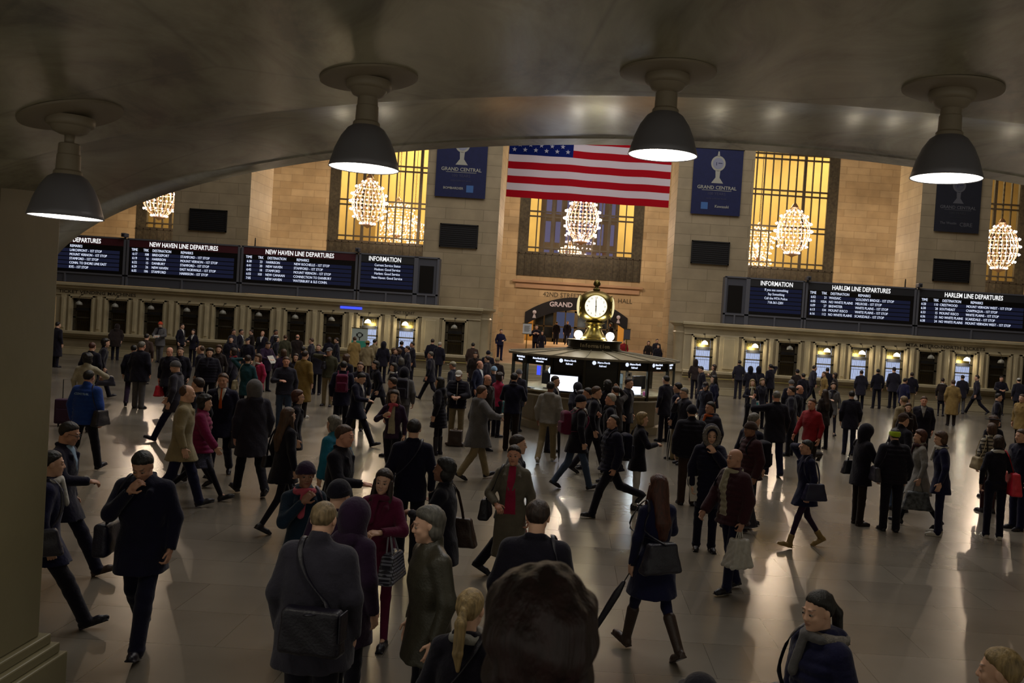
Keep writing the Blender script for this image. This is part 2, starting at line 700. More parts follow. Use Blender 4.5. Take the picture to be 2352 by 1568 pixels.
# bronze windows
for k, (x0, x1) in enumerate(wins):
    if k in (0, 6):
        continue
    zt = 19.0
    root = tag(empty('window_%d' % (k + 1), ((x0 + x1) / 2, YW, zsill)), kind='structure')
    T = Matrix.Translation((-(x0 + x1) / 2, -YW, -zsill))
    fw = .62
    mb = MB()
    mb.box((x0, YW - .05, zsill), (x0 + fw, YW + .35, zt), T).box((x1 - fw, YW - .05, zsill), (x1, YW + .35, zt), T)
    mb.box((x0 + fw, YW - .05, zsill), (x1 - fw, YW + .35, zsill + 1.5), T)
    mb.build('window_frame', M['bronze_orn'], root)
    mb = MB()
    nv = 13
    for i in range(nv + 1):
        x = x0 + fw + (x1 - x0 - 2 * fw) * i / nv
        t = .035 if i not in (3, 10) else .09
        mb.box((x - t, YW + .02, zsill), (x + t, YW + .2, zt), T)
    z = zsill + 1.5
    while z < zt:
        for q in (0, .32):
            mb.box((x0 + fw, YW, z + q), (x1 - fw, YW + .22, z + q + .09), T)
        z += 2.35
    mb.box((x0 + fw, YW, zsill + .62), (x1 - fw, YW + .2, zsill + .7), T)
    for i in range(19):
        x = x0 + .1 + (x1 - x0 - .2) * i / 18
        mb.box((x - .03, YW - .1, zsill), (x + .03, YW - .05, zsill + 1.5), T)
    mb.box((x0, YW - .1, zsill + 1.42), (x1, YW - .05, zsill + 1.52), T)
    mb.build('mullions', M['bronze'], root)
    mb = MB().box((x0 + fw, YW + .1, zsill + 1.5), (x1 - fw, YW + .12, zt), T)
    mb.build('pane', M['glass'], root)

# ------------------------------------------------------------------ ticket facade
ZL = 1.16     # ledge
ZT, ZE = 2.73, 3.42   # window head, cornice top
xL0, xL1 = XF(-420), XF(1104, 740)
xR0, xR1 = XF(1570, 790), XF(2800)
left_w = [187 - 82.2 * 3, 187 - 82.2 * 2, 187 - 82.2, 187, 269, 351, 433, 515, 597, 680, 763, 846, 931, 1043]
right_w = [1614, 1729, 1808, 1893, 1973, 2052, 2130, 2212, 2290, 2368, 2446]
M['lit'] = emis('lit_ticket_office', '#c8d8ff', .8)


def facade(name, x0, x1, cs, hw=.47):
    mb = MB()
    y0, y1 = YF, YF + .9
    mb.box((x0, y0, 0), (x1, y1, ZL))
    mb.box((x0, y0, ZT), (x1, y1, ZE))
    e = [x0] + sum([[c - hw, c + hw] for c in cs], []) + [x1]
    for i in range(0, len(e), 2):
        mb.box((e[i], y0, ZL), (e[i + 1], y1, ZT))
    return ST(name, mb, M['marble'])


def wx(px):
    return P(px, 735 + (px - 180) * .063, YF).x


lc = [wx(p) for p in left_w]
rc = [wx(p) for p in right_w]
facade('wall_ticket_left', xL0, xL1, lc)
facade('wall_ticket_right', xR0, xR1, rc)
for nm, x0, x1 in (('trim_5', xL0, xL1), ('trim_6', xR0, xR1)):
    mb = MB()
    mb.box((x0 - .1, YF - .22, ZE - .1), (x1 + .1, YF, ZE + .04)).box((x0 - .05, YF - .12, ZE - .22), (x1 + .05, YF, ZE - .1))
    mb.box((x0, YF - .05, ZT + .13), (x1, YF, ZT + .17))
    mb.box((x0, YF - .34, ZL - .14), (x1, YF, ZL)).box((x0, YF - .2, ZL - .24), (x1, YF, ZL - .14))
    mb.box((x0, YF - .14, 0), (x1, YF, .3)).box((x0, YF - .07, .3), (x1, YF, .38))
    ST(nm, mb, M['marble2'], bevel=.02)
# brass rail along the counters
for nm, x0, x1 in (('trim_7', xL0, xL1), ('trim_8', xR0, xR1)):
    mb = MB()
    mb.tube([(x0, YF - .3, ZL - .36), (x1, YF - .3, ZL - .36)], .02, 6)
    ST(nm, mb, M['brass_dark'])
# pilasters between the windows
for nm, cs in (('trim_9', lc), ('trim_10', rc)):
    mb = MB()
    for a, b in zip(cs, cs[1:]):
        m_ = (a + b) / 2
        hw = max(.12, (b - a) / 2 - .75)
        mb.box((m_ - hw, YF - .1, ZL), (m_ + hw, YF, ZT + .13)).box((m_ - hw * .6, YF - .14, ZL + .12), (m_ + hw * .6, YF - .1, ZT + .02))
    ST(nm, mb, M['marble2'], bevel=.015)
mb = MB()
text(mb, 'TICKET VENDING MACHINES', XF(135, 668), ZT + .23, .21, YF - .012, sx=1.35, bold=.002)
text(mb, 'GCT TICKET', XF(905, 705), ZT + .23, .18, YF - .012, sx=1.0)
ST('trim_11', mb, M['engr'])
mb = MB()
text(mb, 'MTA METRO-NORTH TICKETS', XF(2080, 788), ZT + .21, .21, YF - .012, sx=1.35, bold=.002)
ST('trim_12', mb, M['engr'])
# blue reflection of the advert screen, imitated by an added glowing strip
o = MB().box((XF(782, 700), YF - .03, ZT + .30), (XF(832, 703), YF - .002, ZT + .42)).build('blue_reflection_strip', M['blue'])
tag(o, 'small blue glowing strip imitating a screen reflection on the marble above the ticket windows', 'sign')

lit_left = {11: 'left', 12: 'right'}
lit_right = {0, 1, 3, 4, 5, 7}
lname = {3: 'first', 4: 'second', 5: 'third', 6: 'fourth', 7: 'fifth', 8: 'sixth', 9: 'seventh', 10: 'eighth'}


def ticket_window(x, lit, label, group):
    r = empty('ticket_window', (x, YF, ZL))
    tag(r, label, 'ticket window', group)
    hw, H = .47, ZT - ZL
    mb = MB()
    for t, d in ((.0, .09), (.07, .05)):
        a = hw + .14 - t
        mb.box((-a, -d - .02, 0), (-a + .07, 0, H + .14 - t)).box((a - .07, -d - .02, 0), (a, 0, H + .14 - t)).box((-a, -d - .02, H + .07 - t), (a, 0, H + .14 - t))
    mb.build('surround', M['marble2'], r)
    mb = MB().box((-hw, .1, .62), (hw, .14, .68)).box((-hw, .1, 1.02), (hw, .16, 1.06)).box((-hw, .1, 0), (-hw + .13, .16, H)).box((hw - .13, .1, 0), (hw, .16, H)).box((-hw, .1, H - .12), (hw, .16, H))
    mb.build('bronze_frame', M['bronze_orn'], r)
    mb = MB().box((-hw, .46, 0), (hw, .5, H))
    mb.build('office_back', M['lit'] if lit else mat('dark_office', '#39322b', .8), r)
    mb = MB()
    nb = 14
    for i in range(nb + 1):
        xx = -hw + .13 + (2 * hw - .26) * i / nb
        mb.box((xx - .006, .12, 0), (xx + .006, .13, .98 if lit else .92))
    for z in (.02, .5, .95):
        mb.box((-hw + .13, .115, z), (hw - .13, .135, z + .02))
    mb.build('grille', M['brass_dark'], r)
    mb = MB().box((-hw + .15, .06, .98), (hw - .15, .12, 1.12))
    mb.build('name_plate', M['black'], r)
    mb = MB()
    # ornamented transom
    for i in range(7):
        xx = -hw + .17 + (2 * hw - .34) * i / 6
        mb.tube([(xx + .05 * math.cos(a), .13, 1.38 + .12 * math.sin(a)) for a in [2 * PI * q / 8 for q in range(8)]], .007, 4, close=True)
    mb.box((-hw + .13, .2, 1.12), (hw - .13, .22, H - .12))
    mb.build('transom', M['brass_dark'] if lit else M['bronze'], r)
    mb = MB()
    mb.tube([(0, .1, H + .1), (0, -.12, H + .16), (.0, -.28, H + .08), (0, -.3, H - .12)], .012, 6)
    mb.box((-.05, -.06, H + .02), (.05, .0, H + .2))
    mb.build('lamp_arm', M['bronze'], r)
    mb = MB().lathe([(.03, .13), (.06, .11), (.13, .06), (.165, -.05), (.15, -.06)], 16, (0, -.3, H - .26))
    mb.build('lamp_shade', emis('lit_milk_glass', '#fff3da', 3.2) if lit else mat('unlit_milk_glass', '#8c8a80', .4), r, smooth=True)
    if lit:
        light('ticket_lamp_light', 'POINT', (x, YF - .3, ZL + H - .38), 24, (1, .86, .6), .08)
    return r


for i, x in enumerate(lc):
    if i < 3:
        continue
    if i in lit_left:
        lb = 'lit ticket window on the left counter, %s one of the bright pair' % lit_left[i]
    elif i == 13:
        lb = 'dark ticket window at the right end of the left counter, beyond the bright pair'
    else:
        lb = 'dark unlit ticket window, %s from the left under the departures boards' % lname[i]
    ticket_window(x, i in lit_left, lb, 'ticket windows of the left counter')
rn = ['lit ticket window at the left end of the right counter, beside the curved corner', 'lit ticket window below the right information board, second on the right counter',
      'dark ticket window between two lit ones on the right counter, third from its left end', 'lit ticket window, leftmost of the three bright ones side by side',
      'lit ticket window, middle of the three bright ones side by side', 'lit ticket window, rightmost of the three bright ones side by side',
      'dark closed ticket window under the carved tickets lettering', 'lit ticket window farthest right, under the end of the carved lettering',
      'dark ticket window just right of the last lit one', 'dark ticket window cut by the right edge of the photo', 'x']
for i, x in enumerate(rc[:10]):
    ticket_window(x, i in lit_right, rn[i], 'ticket windows of the right counter')

# curved corner ends of the counters
mb = MB()
mb.lathe([(.55, 0), (.55, .3), (.48, .34), (.48, ZL - .2), (.62, ZL - .12), (.62, ZL), (.42, ZL), (.42, ZT), (.5, ZT + .2), (.44, ZT + .26), (.46, ZE - .2), (.66, ZE - .05), (.66, ZE + .04)], 28, (xR0, YF + .6, 0))
o = ST('wall_corner_right', mb, M['marble'])
smooth_by_angle(o)
mb = MB()
mb.lathe([(.55, 0), (.55, .3), (.48, .34), (.48, ZL - .2), (.62, ZL - .12), (.62, ZL), (.42, ZL), (.42, ZT), (.5, ZT + .2), (.44, ZT + .26), (.46, ZE - .2), (.66, ZE - .05), (.66, ZE + .04)], 28, (xL1, YF + .6, 0))
o = ST('wall_corner_left', mb, M['marble'])
smooth_by_angle(o)
# roof decks behind the facades up to the piers
ST('trim_13', MB().box((xL0, YF + .9, ZE - .3), (xL1, 58, ZE)).box((xR0, YF + .9, ZE - .3), (xR1, 58, ZE)).box((xL1 - .2, YF + .9, 0), (xL1, YP + 3, ZE)).box((xR0, YF + .9, 0), (xR0 + .2, YP + 3, ZE)), M['marble'])

# ------------------------------------------------------------------ departure boards
YB = 43.9
ZB0, ZB1 = ZE + .06, 5.72


def zb(px, py):
    return P(px, py, YB).z


def board(px0, px1, header, hdr_red, cols, label, rows=None, heads=None, header_pos=None, big=True):
    x0, x1 = P(px0, 600 + (px0 - 1310) * .0, YB).x, P(px1, 600, YB).x
    W = x1 - x0
    r = empty('departures_board' if hdr_red is not None else 'board_end_cabinet', (x0, YB, ZB0))
    tag(r, label, 'departures board' if hdr_red is not None else 'cabinet')
    H = ZB1 - ZB0
    mb = MB().box((0, 0, 0), (W, .6, H))
    mb.build('housing', M['housing'], r, bevel=.02)
    mb = MB()
    for a, b, c, d in ((0, .1, 0, H), (W - .1, W, 0, H), (0, W, .42, .5), (0, W, H - .04, H + .03), (W / 2 - .04, W / 2 + .04, 0, .42)):
        mb.box((a, -.05, c), (b, 0, d))
    mb.build('frame', mat('grey_board_frame', '#6a6c76', .45, .3), r)
    if hdr_red is None:
        MB().box((.18, -.02, .55), (W - .25, 0, H - .4)).build('dark_panel', M['screenbg'], r)
        return r
    MB().box((.1, -.03, H - .38), (W - .1, 0, H - .04)).build('header_band', M['red_hdr'] if hdr_red else M['grey_hdr'], r)
    mb = MB()
    text(mb, header, W * (header_pos or .5), H - .31, .31, -.035, 'CENTER', bold=.004, sx=.74)
    mb.build('header_lettering', M['txt_hdr'], r)
    MB().box((.1, -.02, .5), (W - .1, 0, H - .38)).build('display', M['screenbg'], r)
    mb = MB()
    nr = 6 if len(cols) > 1 else 7
    for q in range(nr):
        z = H - .785 - q * .20 if len(cols) > 1 else H - .585 - q * .20
        if z < .52:
            break
        mb.box((W * .04, -.022, z), (W * .95, -.021, z + .16))
    mb.build('unlit_cells', M['txt_dim'], r)
    for hx, s in heads or ():
        mb = MB()
        text(mb, s, W * hx, H - .56, .18, -.03, bold=.0, sx=.78)
        mb.build('column_heading', M['txt'], r)
    z0 = H - .76 if len(cols) > 1 else H - .56
    for q in range(5):
        for cx, al, body in cols:
            ln = (body.split('|') + [''] * 5)[q]
            if ln:
                mb = MB()
                text(mb, ln, W * cx, z0 - q * .20, .17, -.03, al, bold=.0, sx=.80)
                mb.build('display_text', M['txt'], r)
    return r


HD = [(.04, 'TIME'), (.145, 'TRK'), (.225, 'DESTINATION'), (.475, 'REMARKS')]
board(15, 288, 'NEW HAVEN LINE DEPARTURES', True, [(.53, 'LEFT', 'LARCHMONT - 1ST STOP|MOUNT VERNON - 1ST STOP|STAMFORD - 1ST STOP|CONN. TO SHORE LINE EAST|RYE - 1ST STOP'), (.9, 'LEFT', '')],
      'departures board with maroon header cut off by the left column', heads=[(.53, 'REMARKS')], header_pos=.5)
board(291, 551, 'NEW HAVEN LINE DEPARTURES', True, [(.05, 'LEFT', '6:17|6:19|6:22|6:29|6:35'), (.195, 'RIGHT', '108|16|15|26|106'), (.225, 'LEFT', 'BRIDGEPORT|HARRISON|DANBURY|NEW HAVEN|STAMFORD'),
                                                    (.475, 'LEFT', 'STAMFORD - 1ST STOP|MOUNT VERNON - 1ST STOP|STAMFORD - 1ST STOP|EAST NORWALK - 1ST STOP|HARRISON - 1ST STOP')],
      'maroon-headed departures board whose first row reads 6:17 Bridgeport', heads=HD)
board(554, 822, 'NEW HAVEN LINE DEPARTURES', True, [(.05, 'LEFT', '6:38|6:41|6:45|6:55|7:05'), (.185, 'RIGHT', '23|20|18|103|'), (.215, 'LEFT', 'HARRISON|NEW HAVEN|STAMFORD|NEW CANAAN|NEW HAVEN'),
                                                    (.455, 'LEFT', 'NEW ROCHELLE - 1ST STOP|STAMFORD - 1ST STOP|MOUNT VERNON - 1ST STOP|CONNECTION TO DANBURY|WATERBURY & SLE CONN.')],
      'maroon-headed departures board whose first row reads 6:38 Harrison', heads=HD)
board(825, 957, 'INFORMATION', False, [(.5, 'CENTER', 'Current Service Status|Hudson: Good Service|Harlem: Good Service|New Haven: Good Service')], 'grey-headed information board listing current service status', header_pos=.45)
board(957, 1010, '', None, [], 'dark narrow cabinet closing the right end of the left boards')
board(1668, 1722, '', None, [], 'dark narrow cabinet closing the left end of the right boards')
board(1722, 1853, 'INFORMATION', False, [(.5, 'CENTER', 'If you see something|Say Something|Call the MTA Police|718-361-2201')], 'grey-headed information board with the If you see something message', header_pos=.5)
board(1855, 2110, 'HARLEM LINE DEPARTURES', False, [(.05, 'LEFT', '6:02|6:05|6:09|6:13|6:16'), (.195, 'RIGHT', '21|102A|27|104|112'), (.215, 'LEFT', 'WASSAIC|NO WHITE PLAINS|BREWSTER|MOUNT KISCO|NO WHITE PLAINS'),
                                                    (.455, 'LEFT', "GOLDEN'S BRIDGE - 1ST STOP|MELROSE - 1ST STOP|WHITE PLAINS - 1ST STOP|WHITE PLAINS - 1ST STOP|SCARSDALE - 1ST STOP")],
      'dark-headed departures board whose first row reads 6:02 Wassaic', heads=HD)
board(2112, 2372, 'HARLEM LINE DEPARTURES', False, [(.04, 'LEFT', '6:20|6:30|6:33|6:36|6:38'), (.19, 'RIGHT', '110|28|15|23|24'), (.205, 'LEFT', 'CRESTWOOD|SOUTHEAST|MOUNT KISCO|NO WHITE PLAINS|NO WHITE PLAINS'),
                                                    (.44, 'LEFT', 'MOUNT VERNON WEST - 1ST STOP|CHAPPAQUA - 1ST STOP|WHITE PLAINS - 1ST STOP|SCARSDALE - 1ST STOP|MOUNT VERNON WEST - 1ST STOP')],
      'dark-headed departures board at the right edge, first row 6:20 Crestwood', heads=HD)
# small cameras on top of the boards
for px, py, lb in ((288, 548, 'small security camera atop the joint of the two leftmost boards'), (823, 583, 'small security camera atop the board right of the second maroon board'), (1856, 640, 'small security camera atop the joint left of the Harlem board'), (2110, 660, 'small security camera between the two Harlem boards')):
    c = P(px, py, YB)
    r = empty('security_camera', (c.x, YB, ZB1 + .03))
    tag(r, lb, 'camera', 'security cameras on the boards')
    MB().box((-.1, -.25, .03), (.1, .15, .22)).build('camera_body', M['housing'], r, bevel=.02)
    MB().lathe([(.05, 0), (.05, .02), (.06, .03)], 10, (0, 0, 0)).build('mount', M['black'], r)
    MB().tube([(0, -.25, .12), (0, -.29, .12)], .05, 10).build('lens', M['black'], r)
for px, py, nm, lb in ((586, 560, 'l', 'short black antenna standing on the second maroon board'), (2079, 655, 'r', 'short black antenna standing on the first Harlem board')):
    c = P(px, py, YB + .3)
    o = MB().lathe([(.035, 0), (.03, .3), (.02, .42)], 8).build('antenna', M['black'])
    o.location = (c.x, YB + .3, ZB1 + .03)
    tag(o, lb, 'antenna')

# ------------------------------------------------------------------ banners and black panels on the piers
for px0, px1, py0, py1, lb in ((436, 522, 481, 531, 'black rectangular panel on the leftmost visible stone pier'), (1010, 1098, 515, 569, 'black rectangular panel under the left navy banner'),
                               (1587, 1675, 554, 607, 'black rectangular panel under the middle navy banner'), (2142, 2226, 596, 647, 'black rectangular panel under the dark right banner')):
    a, b = P(px0, (py0 + py1) / 2, YP), P(px1, (py0 + py1) / 2, YP)
    pc = (px0 + px1) / 2
    z1, z0 = P(pc, py0, YP).z, P(pc, py1, YP).z
    r = empty('louver_panel', (a.x, YP, z0))
    tag(r, lb, 'wall panel', 'black panels on the piers')
    W, H = b.x - a.x, z1 - z0
    MB().box((0, -.06, 0), (W, 0, H)).build('panel_back', M['panel'], r)
    mb = MB().box((0, -.1, 0), (.06, -.06, H)).box((W - .06, -.1, 0), (W, -.06, H)).box((0, -.1, 0), (W, -.06, .06)).box((0, -.1, H - .06), (W, -.06, H))
    for i in range(10):
        mb.box((.06, -.08, .1 + i * (H - .15) / 10), (W - .06, -.06, .13 + i * (H - .15) / 10))
    mb.build('frame', M['black'], r)


def banner(px0, px1, py1, hgt, dark, sponsors, label):
    pc = (px0 + px1) / 2
    a, b = P(px0, py1 - 60, YP), P(px1, py1 - 60, YP)
    z0 = P(pc, py1, YP).z
    W = b.x - a.x
    r = empty('banner', (a.x, YP, z0))
    tag(r, label, 'banner', 'hanging anniversary banners')
    H = hgt
    MB().box((0, -.1, 0), (W, -.07, H)).build('cloth', M['navydark'] if dark else M['navy'], r)
    mb = MB().tube([(-.05, -.085, H), (W + .05, -.085, H)], .04, 8)
    mb.build('hanging_rod', M['black'], r)
    ink = mat('dim_banner_print', '#5a5a62', .8) if dark else mat('pale_banner_print', '#a7a69c', .8)
    mb = MB()
    k = W / 2.45
    cx = W / 2
    zc = 2.55 * k
    # clock emblem
    mb.prism([(cx + .36 * k * math.cos(t), zc + .38 * k * math.sin(t)) for t in [2 * PI * q / 28 for q in range(28)]], -.104, -.1)
    mb.prism([(cx - .3 * k, zc - .98 * k), (cx + .3 * k, zc - .98 * k), (cx + .1 * k, zc - .7 * k), (cx + .12 * k, zc - .36 * k), (cx - .12 * k, zc - .36 * k), (cx - .1 * k, zc - .7 * k)], -.104, -.1)
    mb.prism([(cx - .06 * k, zc + .36 * k), (cx + .06 * k, zc + .36 * k), (cx + .03 * k, zc + .6 * k), (cx - .03 * k, zc + .6 * k)], -.104, -.1)
    mb.build('emblem', ink, r)
    mb = MB()
    mb.prism([(cx + .27 * k * math.cos(t), zc + .28 * k * math.sin(t)) for t in [2 * PI * q / 28 for q in range(28)]], -.107, -.104)
    mb.build('emblem_dial', mat('emblem_dial_print', '#8d90a4' if not dark else '#4a4c58', .8), r)
    mb = MB()
    mb.box((cx, -.11, zc), (cx + .2 * k, -.107, zc + .03)).box((cx - .1, -.11, zc - .1), (cx - .07, -.107, zc + .06))
    mb.build('emblem_hands', M['navy'], r)
    mb = MB()
    text(mb, 'GRAND CENTRAL', cx, 1.27 * k, .24 * k, -.104, 'CENTER', bold=.004)
    mb.box((W * .2, -.105, 1.2 * k), (W * .8, -.1, 1.22 * k))
    mb.build('title_lettering', ink, r)
    mb = MB()
    text(mb, '100 YEARS', cx, .98 * k, .2 * k, -.104, 'CENTER')
    text(mb, 'WITH SUPPORT FROM', cx, .76 * k, .1 * k, -.104, 'CENTER')
    mb.build('subtitle_lettering', mat('faint_banner_print', '#45455f' if not dark else '#33343c', .8), r)
    for s in sponsors:
        if s[0] == 'sq':
            MB().box((s[1] * W, -.105, .26 * k), (s[1] * W + .34 * k, -.1, .6 * k)).build('sponsor_square', mat('sky_blue_print', '#3f6aa8', .7), r)
        else:
            mb = MB()
            text(mb, s[0], s[1] * W, s[2] * k, s[3] * k, -.104, 'LEFT', bold=.002)
            mb.build('sponsor_lettering', ink, r)


banner(1002, 1118, 454, 3.6, False, [('BOMBARDIER', .16, .38, .16), ('sq', .62)], 'navy banner with blue square sponsor, left of the flag')
banner(1589, 1702, 494, 3.3, False, [('sq', .2), ('Kawasaki', .48, .36, .19)], 'navy banner with whole clock emblem, right of the flag')
banner(2147, 2250, 534, 3.3, True, [('The Westin', .12, .42, .19), ('CBRE', .56, .33, .3)], 'dark grey banner behind the rightmost hanging lamp')

# ------------------------------------------------------------------ flag
light('flag_fill_spot', 'SPOT', (1.5, 12, 15.5), 2600, (1, .9, .86), .3, rot=(rad(63), 0, 0), spot=rad(24))  # unseen spot added to brighten the flag
YFL = 30.0
bl, br = P(1162, 448, YFL), P(1535, 477, YFL)
Wf = br.x - bl.x
st = 16.3 / FPX * YFL
root = empty('american_flag', (bl.x, YFL, (bl.z + br.z) / 2))
tag(root, 'large red, white and blue striped flag hanging over the concourse', 'flag')
root.rotation_euler = (0, rad(.45), 0)


def fy(x, z):
    return .05 * math.sin(x * 2.1 + z * .7) + .03 * math.sin(x * 5 + 1)


def cloth_sheet(name, x0, x1, z0, z1, m, nx=40, nz=4, y=0):
    vs, fs = [], []
    for s_ in (0, 1):
        for j in range(nz + 1):
            for i in range(nx + 1):
                x, z = x0 + (x1 - x0) * i / nx, z0 + (z1 - z0) * j / nz
                vs.append((x, fy(x, z) + y + s_ * .012, z))
    n = (nx + 1) * (nz + 1)
    for j in range(nz):
        for i in range(nx):
            q = j * (nx + 1) + i
            fs.append((q, q + 1, q + nx + 2, q + nx + 1))
            fs.append((q + n, q + nx + 1 + n, q + nx + 2 + n, q + 1 + n))
    mb = MB().add(vs, fs)
    return mb.build(name, m, root, smooth=True)


for i in range(13):
    x0 = 0 if i < 6 else Wf * .395
    cloth_sheet('red_stripe' if i % 2 == 0 else 'white_stripe', x0, Wf, i * st, (i + 1) * st, M['red'] if i % 2 == 0 else M['fwhite'])
can = cloth_sheet('canton', 0, Wf * .395, 6 * st, 13 * st, M['fblue'], 24, 14)
mb = MB()
for r_ in range(9):
    nc = 6 if r_ % 2 == 0 else 5
    for c_ in range(nc):
        cx = Wf * .395 * ((2 * c_ + 1 if r_ % 2 == 0 else 2 * c_ + 2) / 12)
        cz = 6 * st + 7 * st * (r_ + 1) / 10
        pts = []
        for q in range(10):
            a = PI / 2 + q * PI / 5
            rr = .082 if q % 2 == 0 else .034
            pts.append((cx + rr * math.cos(a), cz + rr * math.sin(a)))
        y = fy(cx, cz) - .012
        mb.prism(pts, y, y - .004)
mb.build('stars', mat('flag_star_white', '#b9bdd8', .8), can)
MB().tube([(-.1, .0, 13 * st + .03), (Wf + .1, .0, 13 * st + .03)], .04, 8).build('hanging_pole', M['black'], root)
for x in (.1, Wf - .1):
    MB().tube([(x, 0, 13 * st), (x, 0, 26 - root.location.z - x * .0079)], .012, 6).build('cable', M['black'], root)


# ------------------------------------------------------------------ chandeliers
def chandelier(px, py, Y, R, H, label, power, bm, chain=6, cheap=False):
    c = P(px, py, Y)
    r = empty('chandelier', (c.x, Y, c.z))
    tag(r, label, 'chandelier')
    prof = [(.16, 1.0), (.40, .84), (.72, .62), (.93, .30), (1.0, -.02), (.95, -.36), (.78, -.68), (.50, -.90), (.34, -.98)]

    def rr(t):
        for (a, b), (a2, b2) in zip(prof, prof[1:]):
            if b >= t >= b2:
                return a + (a2 - a) * (b - t) / (b - b2)
        return .3
    mb = MB()
    nr = 24 if not cheap else 12
    for i in range(nr):
        a = 2 * PI * i / nr
        mb.tube([(R * .93 * rr(t) * math.cos(a), R * .93 * rr(t) * math.sin(a), H / 2 * t) for t in [1, .7, .4, .1, -.2, -.5, -.8, -.97]], .018, 4)
    for t in (.62, .3, -.02, -.36, -.68):
        mb.tube([(R * .93 * rr(t) * math.cos(a), R * .93 * rr(t) * math.sin(a), H / 2 * t) for a in [2 * PI * q / 24 for q in range(24)]], .025, 4, close=True)
    mb.lathe([(.08, H / 2 + .25), (.16 * R, H / 2 + .12), (.22 * R, H / 2), (.12 * R, H / 2 - .05)], 12)
    mb.lathe([(.36 * R, -H / 2 + .04), (.36 * R, -H / 2 - .04), (.14 * R, -H / 2 - .12), (.04, -H / 2 - .2)], 14)
    mb.build('gilded_frame', M['brasschan'], r)
    for t, n_ in ((.84, 10), (.62, 16), (.30, 20), (-.02, 24), (-.36, 20), (-.68, 16), (-.95, 14)):
        mb = MB()
        for i in range(n_):
            a = 2 * PI * (i + .5 * (n_ % 4 == 0)) / n_
            k = rr(t) * (R + .05)
            mb.sphere((k * math.cos(a), k * math.sin(a), H / 2 * t), .046 * (R / .9) ** .5, 8, 5)
        mb.build('bulb_tier', bm, r, smooth=True)
    mb = MB()
    z = H / 2 + .25
    i = 0
    ztop = (24.0 if Y < 60 else 23.5) - c.z
    while z < min(H / 2 + chain, ztop):
        w_ = .035
        if i % 2:
            mb.tube([(-w_, 0, z), (0, 0, z - .05), (w_, 0, z), (w_, 0, z + .1), (0, 0, z + .15), (-w_, 0, z + .1)], .012, 4, close=True)
        else:
            mb.tube([(0, -w_, z), (0, 0, z - .05), (0, w_, z), (0, w_, z + .1), (0, 0, z + .15), (0, -w_, z + .1)], .012, 4, close=True)
        z += .15
        i += 1
    if z < ztop:
        mb.tube([(0, 0, z - .1), (0, 0, ztop)], .02, 6)
    mb.build('chain', M['bronze'], r)
    if power:
        light('chandelier_light', 'POINT', (c.x, Y, c.z), power, (1, .76, .52), .12)


YC = 54.4
CR, CH = 1.06, 2.75
chandelier(368, 445, YC, CR, CH, 'lit globe chandelier mostly hidden by the arch, farthest left', 900, M['bulb'])
chandelier(847, 463, YC, CR, CH, 'lit globe chandelier below the second hanging lamp from the left', 900, M['bulb'])
chandelier(1338, 502, YC, CR, CH, 'lit globe chandelier hanging just behind the bottom of the flag', 900, M['bulb'])
chandelier(1822, 530, YC, CR, CH, 'lit globe chandelier in front of the yellow window right of centre', 900, M['bulb'])
chandelier(2298, 565, YC, CR, CH, 'lit globe chandelier near the right edge of the photo', 900, M['bulb'])
chandelier(914, 500, 68, 1.1, 2.6, 'smaller chandelier seen through the left window, upper one', 0, M['bulb2'], 4, True)
chandelier(886, 541, 73, 1.2, 1.9, 'smaller chandelier seen through the left window, lower left one', 0, M['bulb2'], 4, True)
chandelier(950, 532, 73, 1.1, 1.9, 'smaller chandelier seen through the left window beside the pier', 0, M['bulb2'], 4, True)
chandelier(1308, 584, 64, .8, 1.3, 'smaller chandelier low behind the central window', 0, M['bulb2'], 4, True)
chandelier(1742, 555, 68, 1.1, 2.4, 'smaller chandelier seen through the yellow window, upper one beside the pier', 0, M['bulb2'], 4, True)
chandelier(1738, 603, 74, 1.1, 1.7, 'smaller chandelier seen through the yellow window, lower one above the board', 0, M['bulb2'], 4, True)

# ------------------------------------------------------------------ near vault, column, hanging lamps
YE = 7.9
YC_ = 7.15
X0V, AV, BV, ZV = 1.32, 5.9, 1.58, 2.94


def vz(x):
    t = (x - X0V) / AV
    return ZV + BV * math.sqrt(max(0.0, 1 - t * t))


ys_v = [-3.5, -1.5, 0, 1.5, 3, 4, 5, 5.5]
ys_v += [5.6 + i * .02 for i in range(10)] + [5.8 + i * .08 for i in range(22)] + [7.61, 7.63, YE]


def vprof(y):
    """the vault is level up to a soft ridge, then flares gently upwards to its outer edge"""
    z = 0.0
    if y > 5.6:
        u = (y - 5.6) / (YE - 5.6)
        e = .04
        z += .155 * (1 - (1 - u) ** 2.9) * min(1, (u + .0) / e if u < e else 1)  # flare shaped to reflect a bright streak across the vault
    if y > 7.62:
        z -= .012
    return z


nx = 96
vs, fs = [], []
xs_v = [X0V + AV * math.sin(-PI / 2 * .995 + PI * .995 * i / nx) for i in range(nx + 1)]
for y in ys_v:
    for x in xs_v:
        vs.append((x, y, vz(x) + vprof(y)))
m1 = nx + 1
for j in range(len(ys_v) - 1):
    for i in range(nx):
        q = j * m1 + i
        fs.append((q, q + m1, q + m1 + 1, q + 1))
b0 = len(vs)
for y in (ys_v[0], YE):
    for x in xs_v:
        vs.append((x, y, 6.0))
for i in range(nx):
    fs.append((b0 + i, b0 + i + 1, b0 + m1 + i + 1, b0 + m1 + i))
    q = (len(ys_v) - 1) * m1 + i
    fs.append((q, b0 + m1 + i, b0 + m1 + i + 1, q + 1))
    fs.append((i, i + 1, b0 + i + 1, b0 + i))
o = ST('ceiling_vault', MB().add(vs, fs), M['vault'])
smooth_by_angle(o, 30)
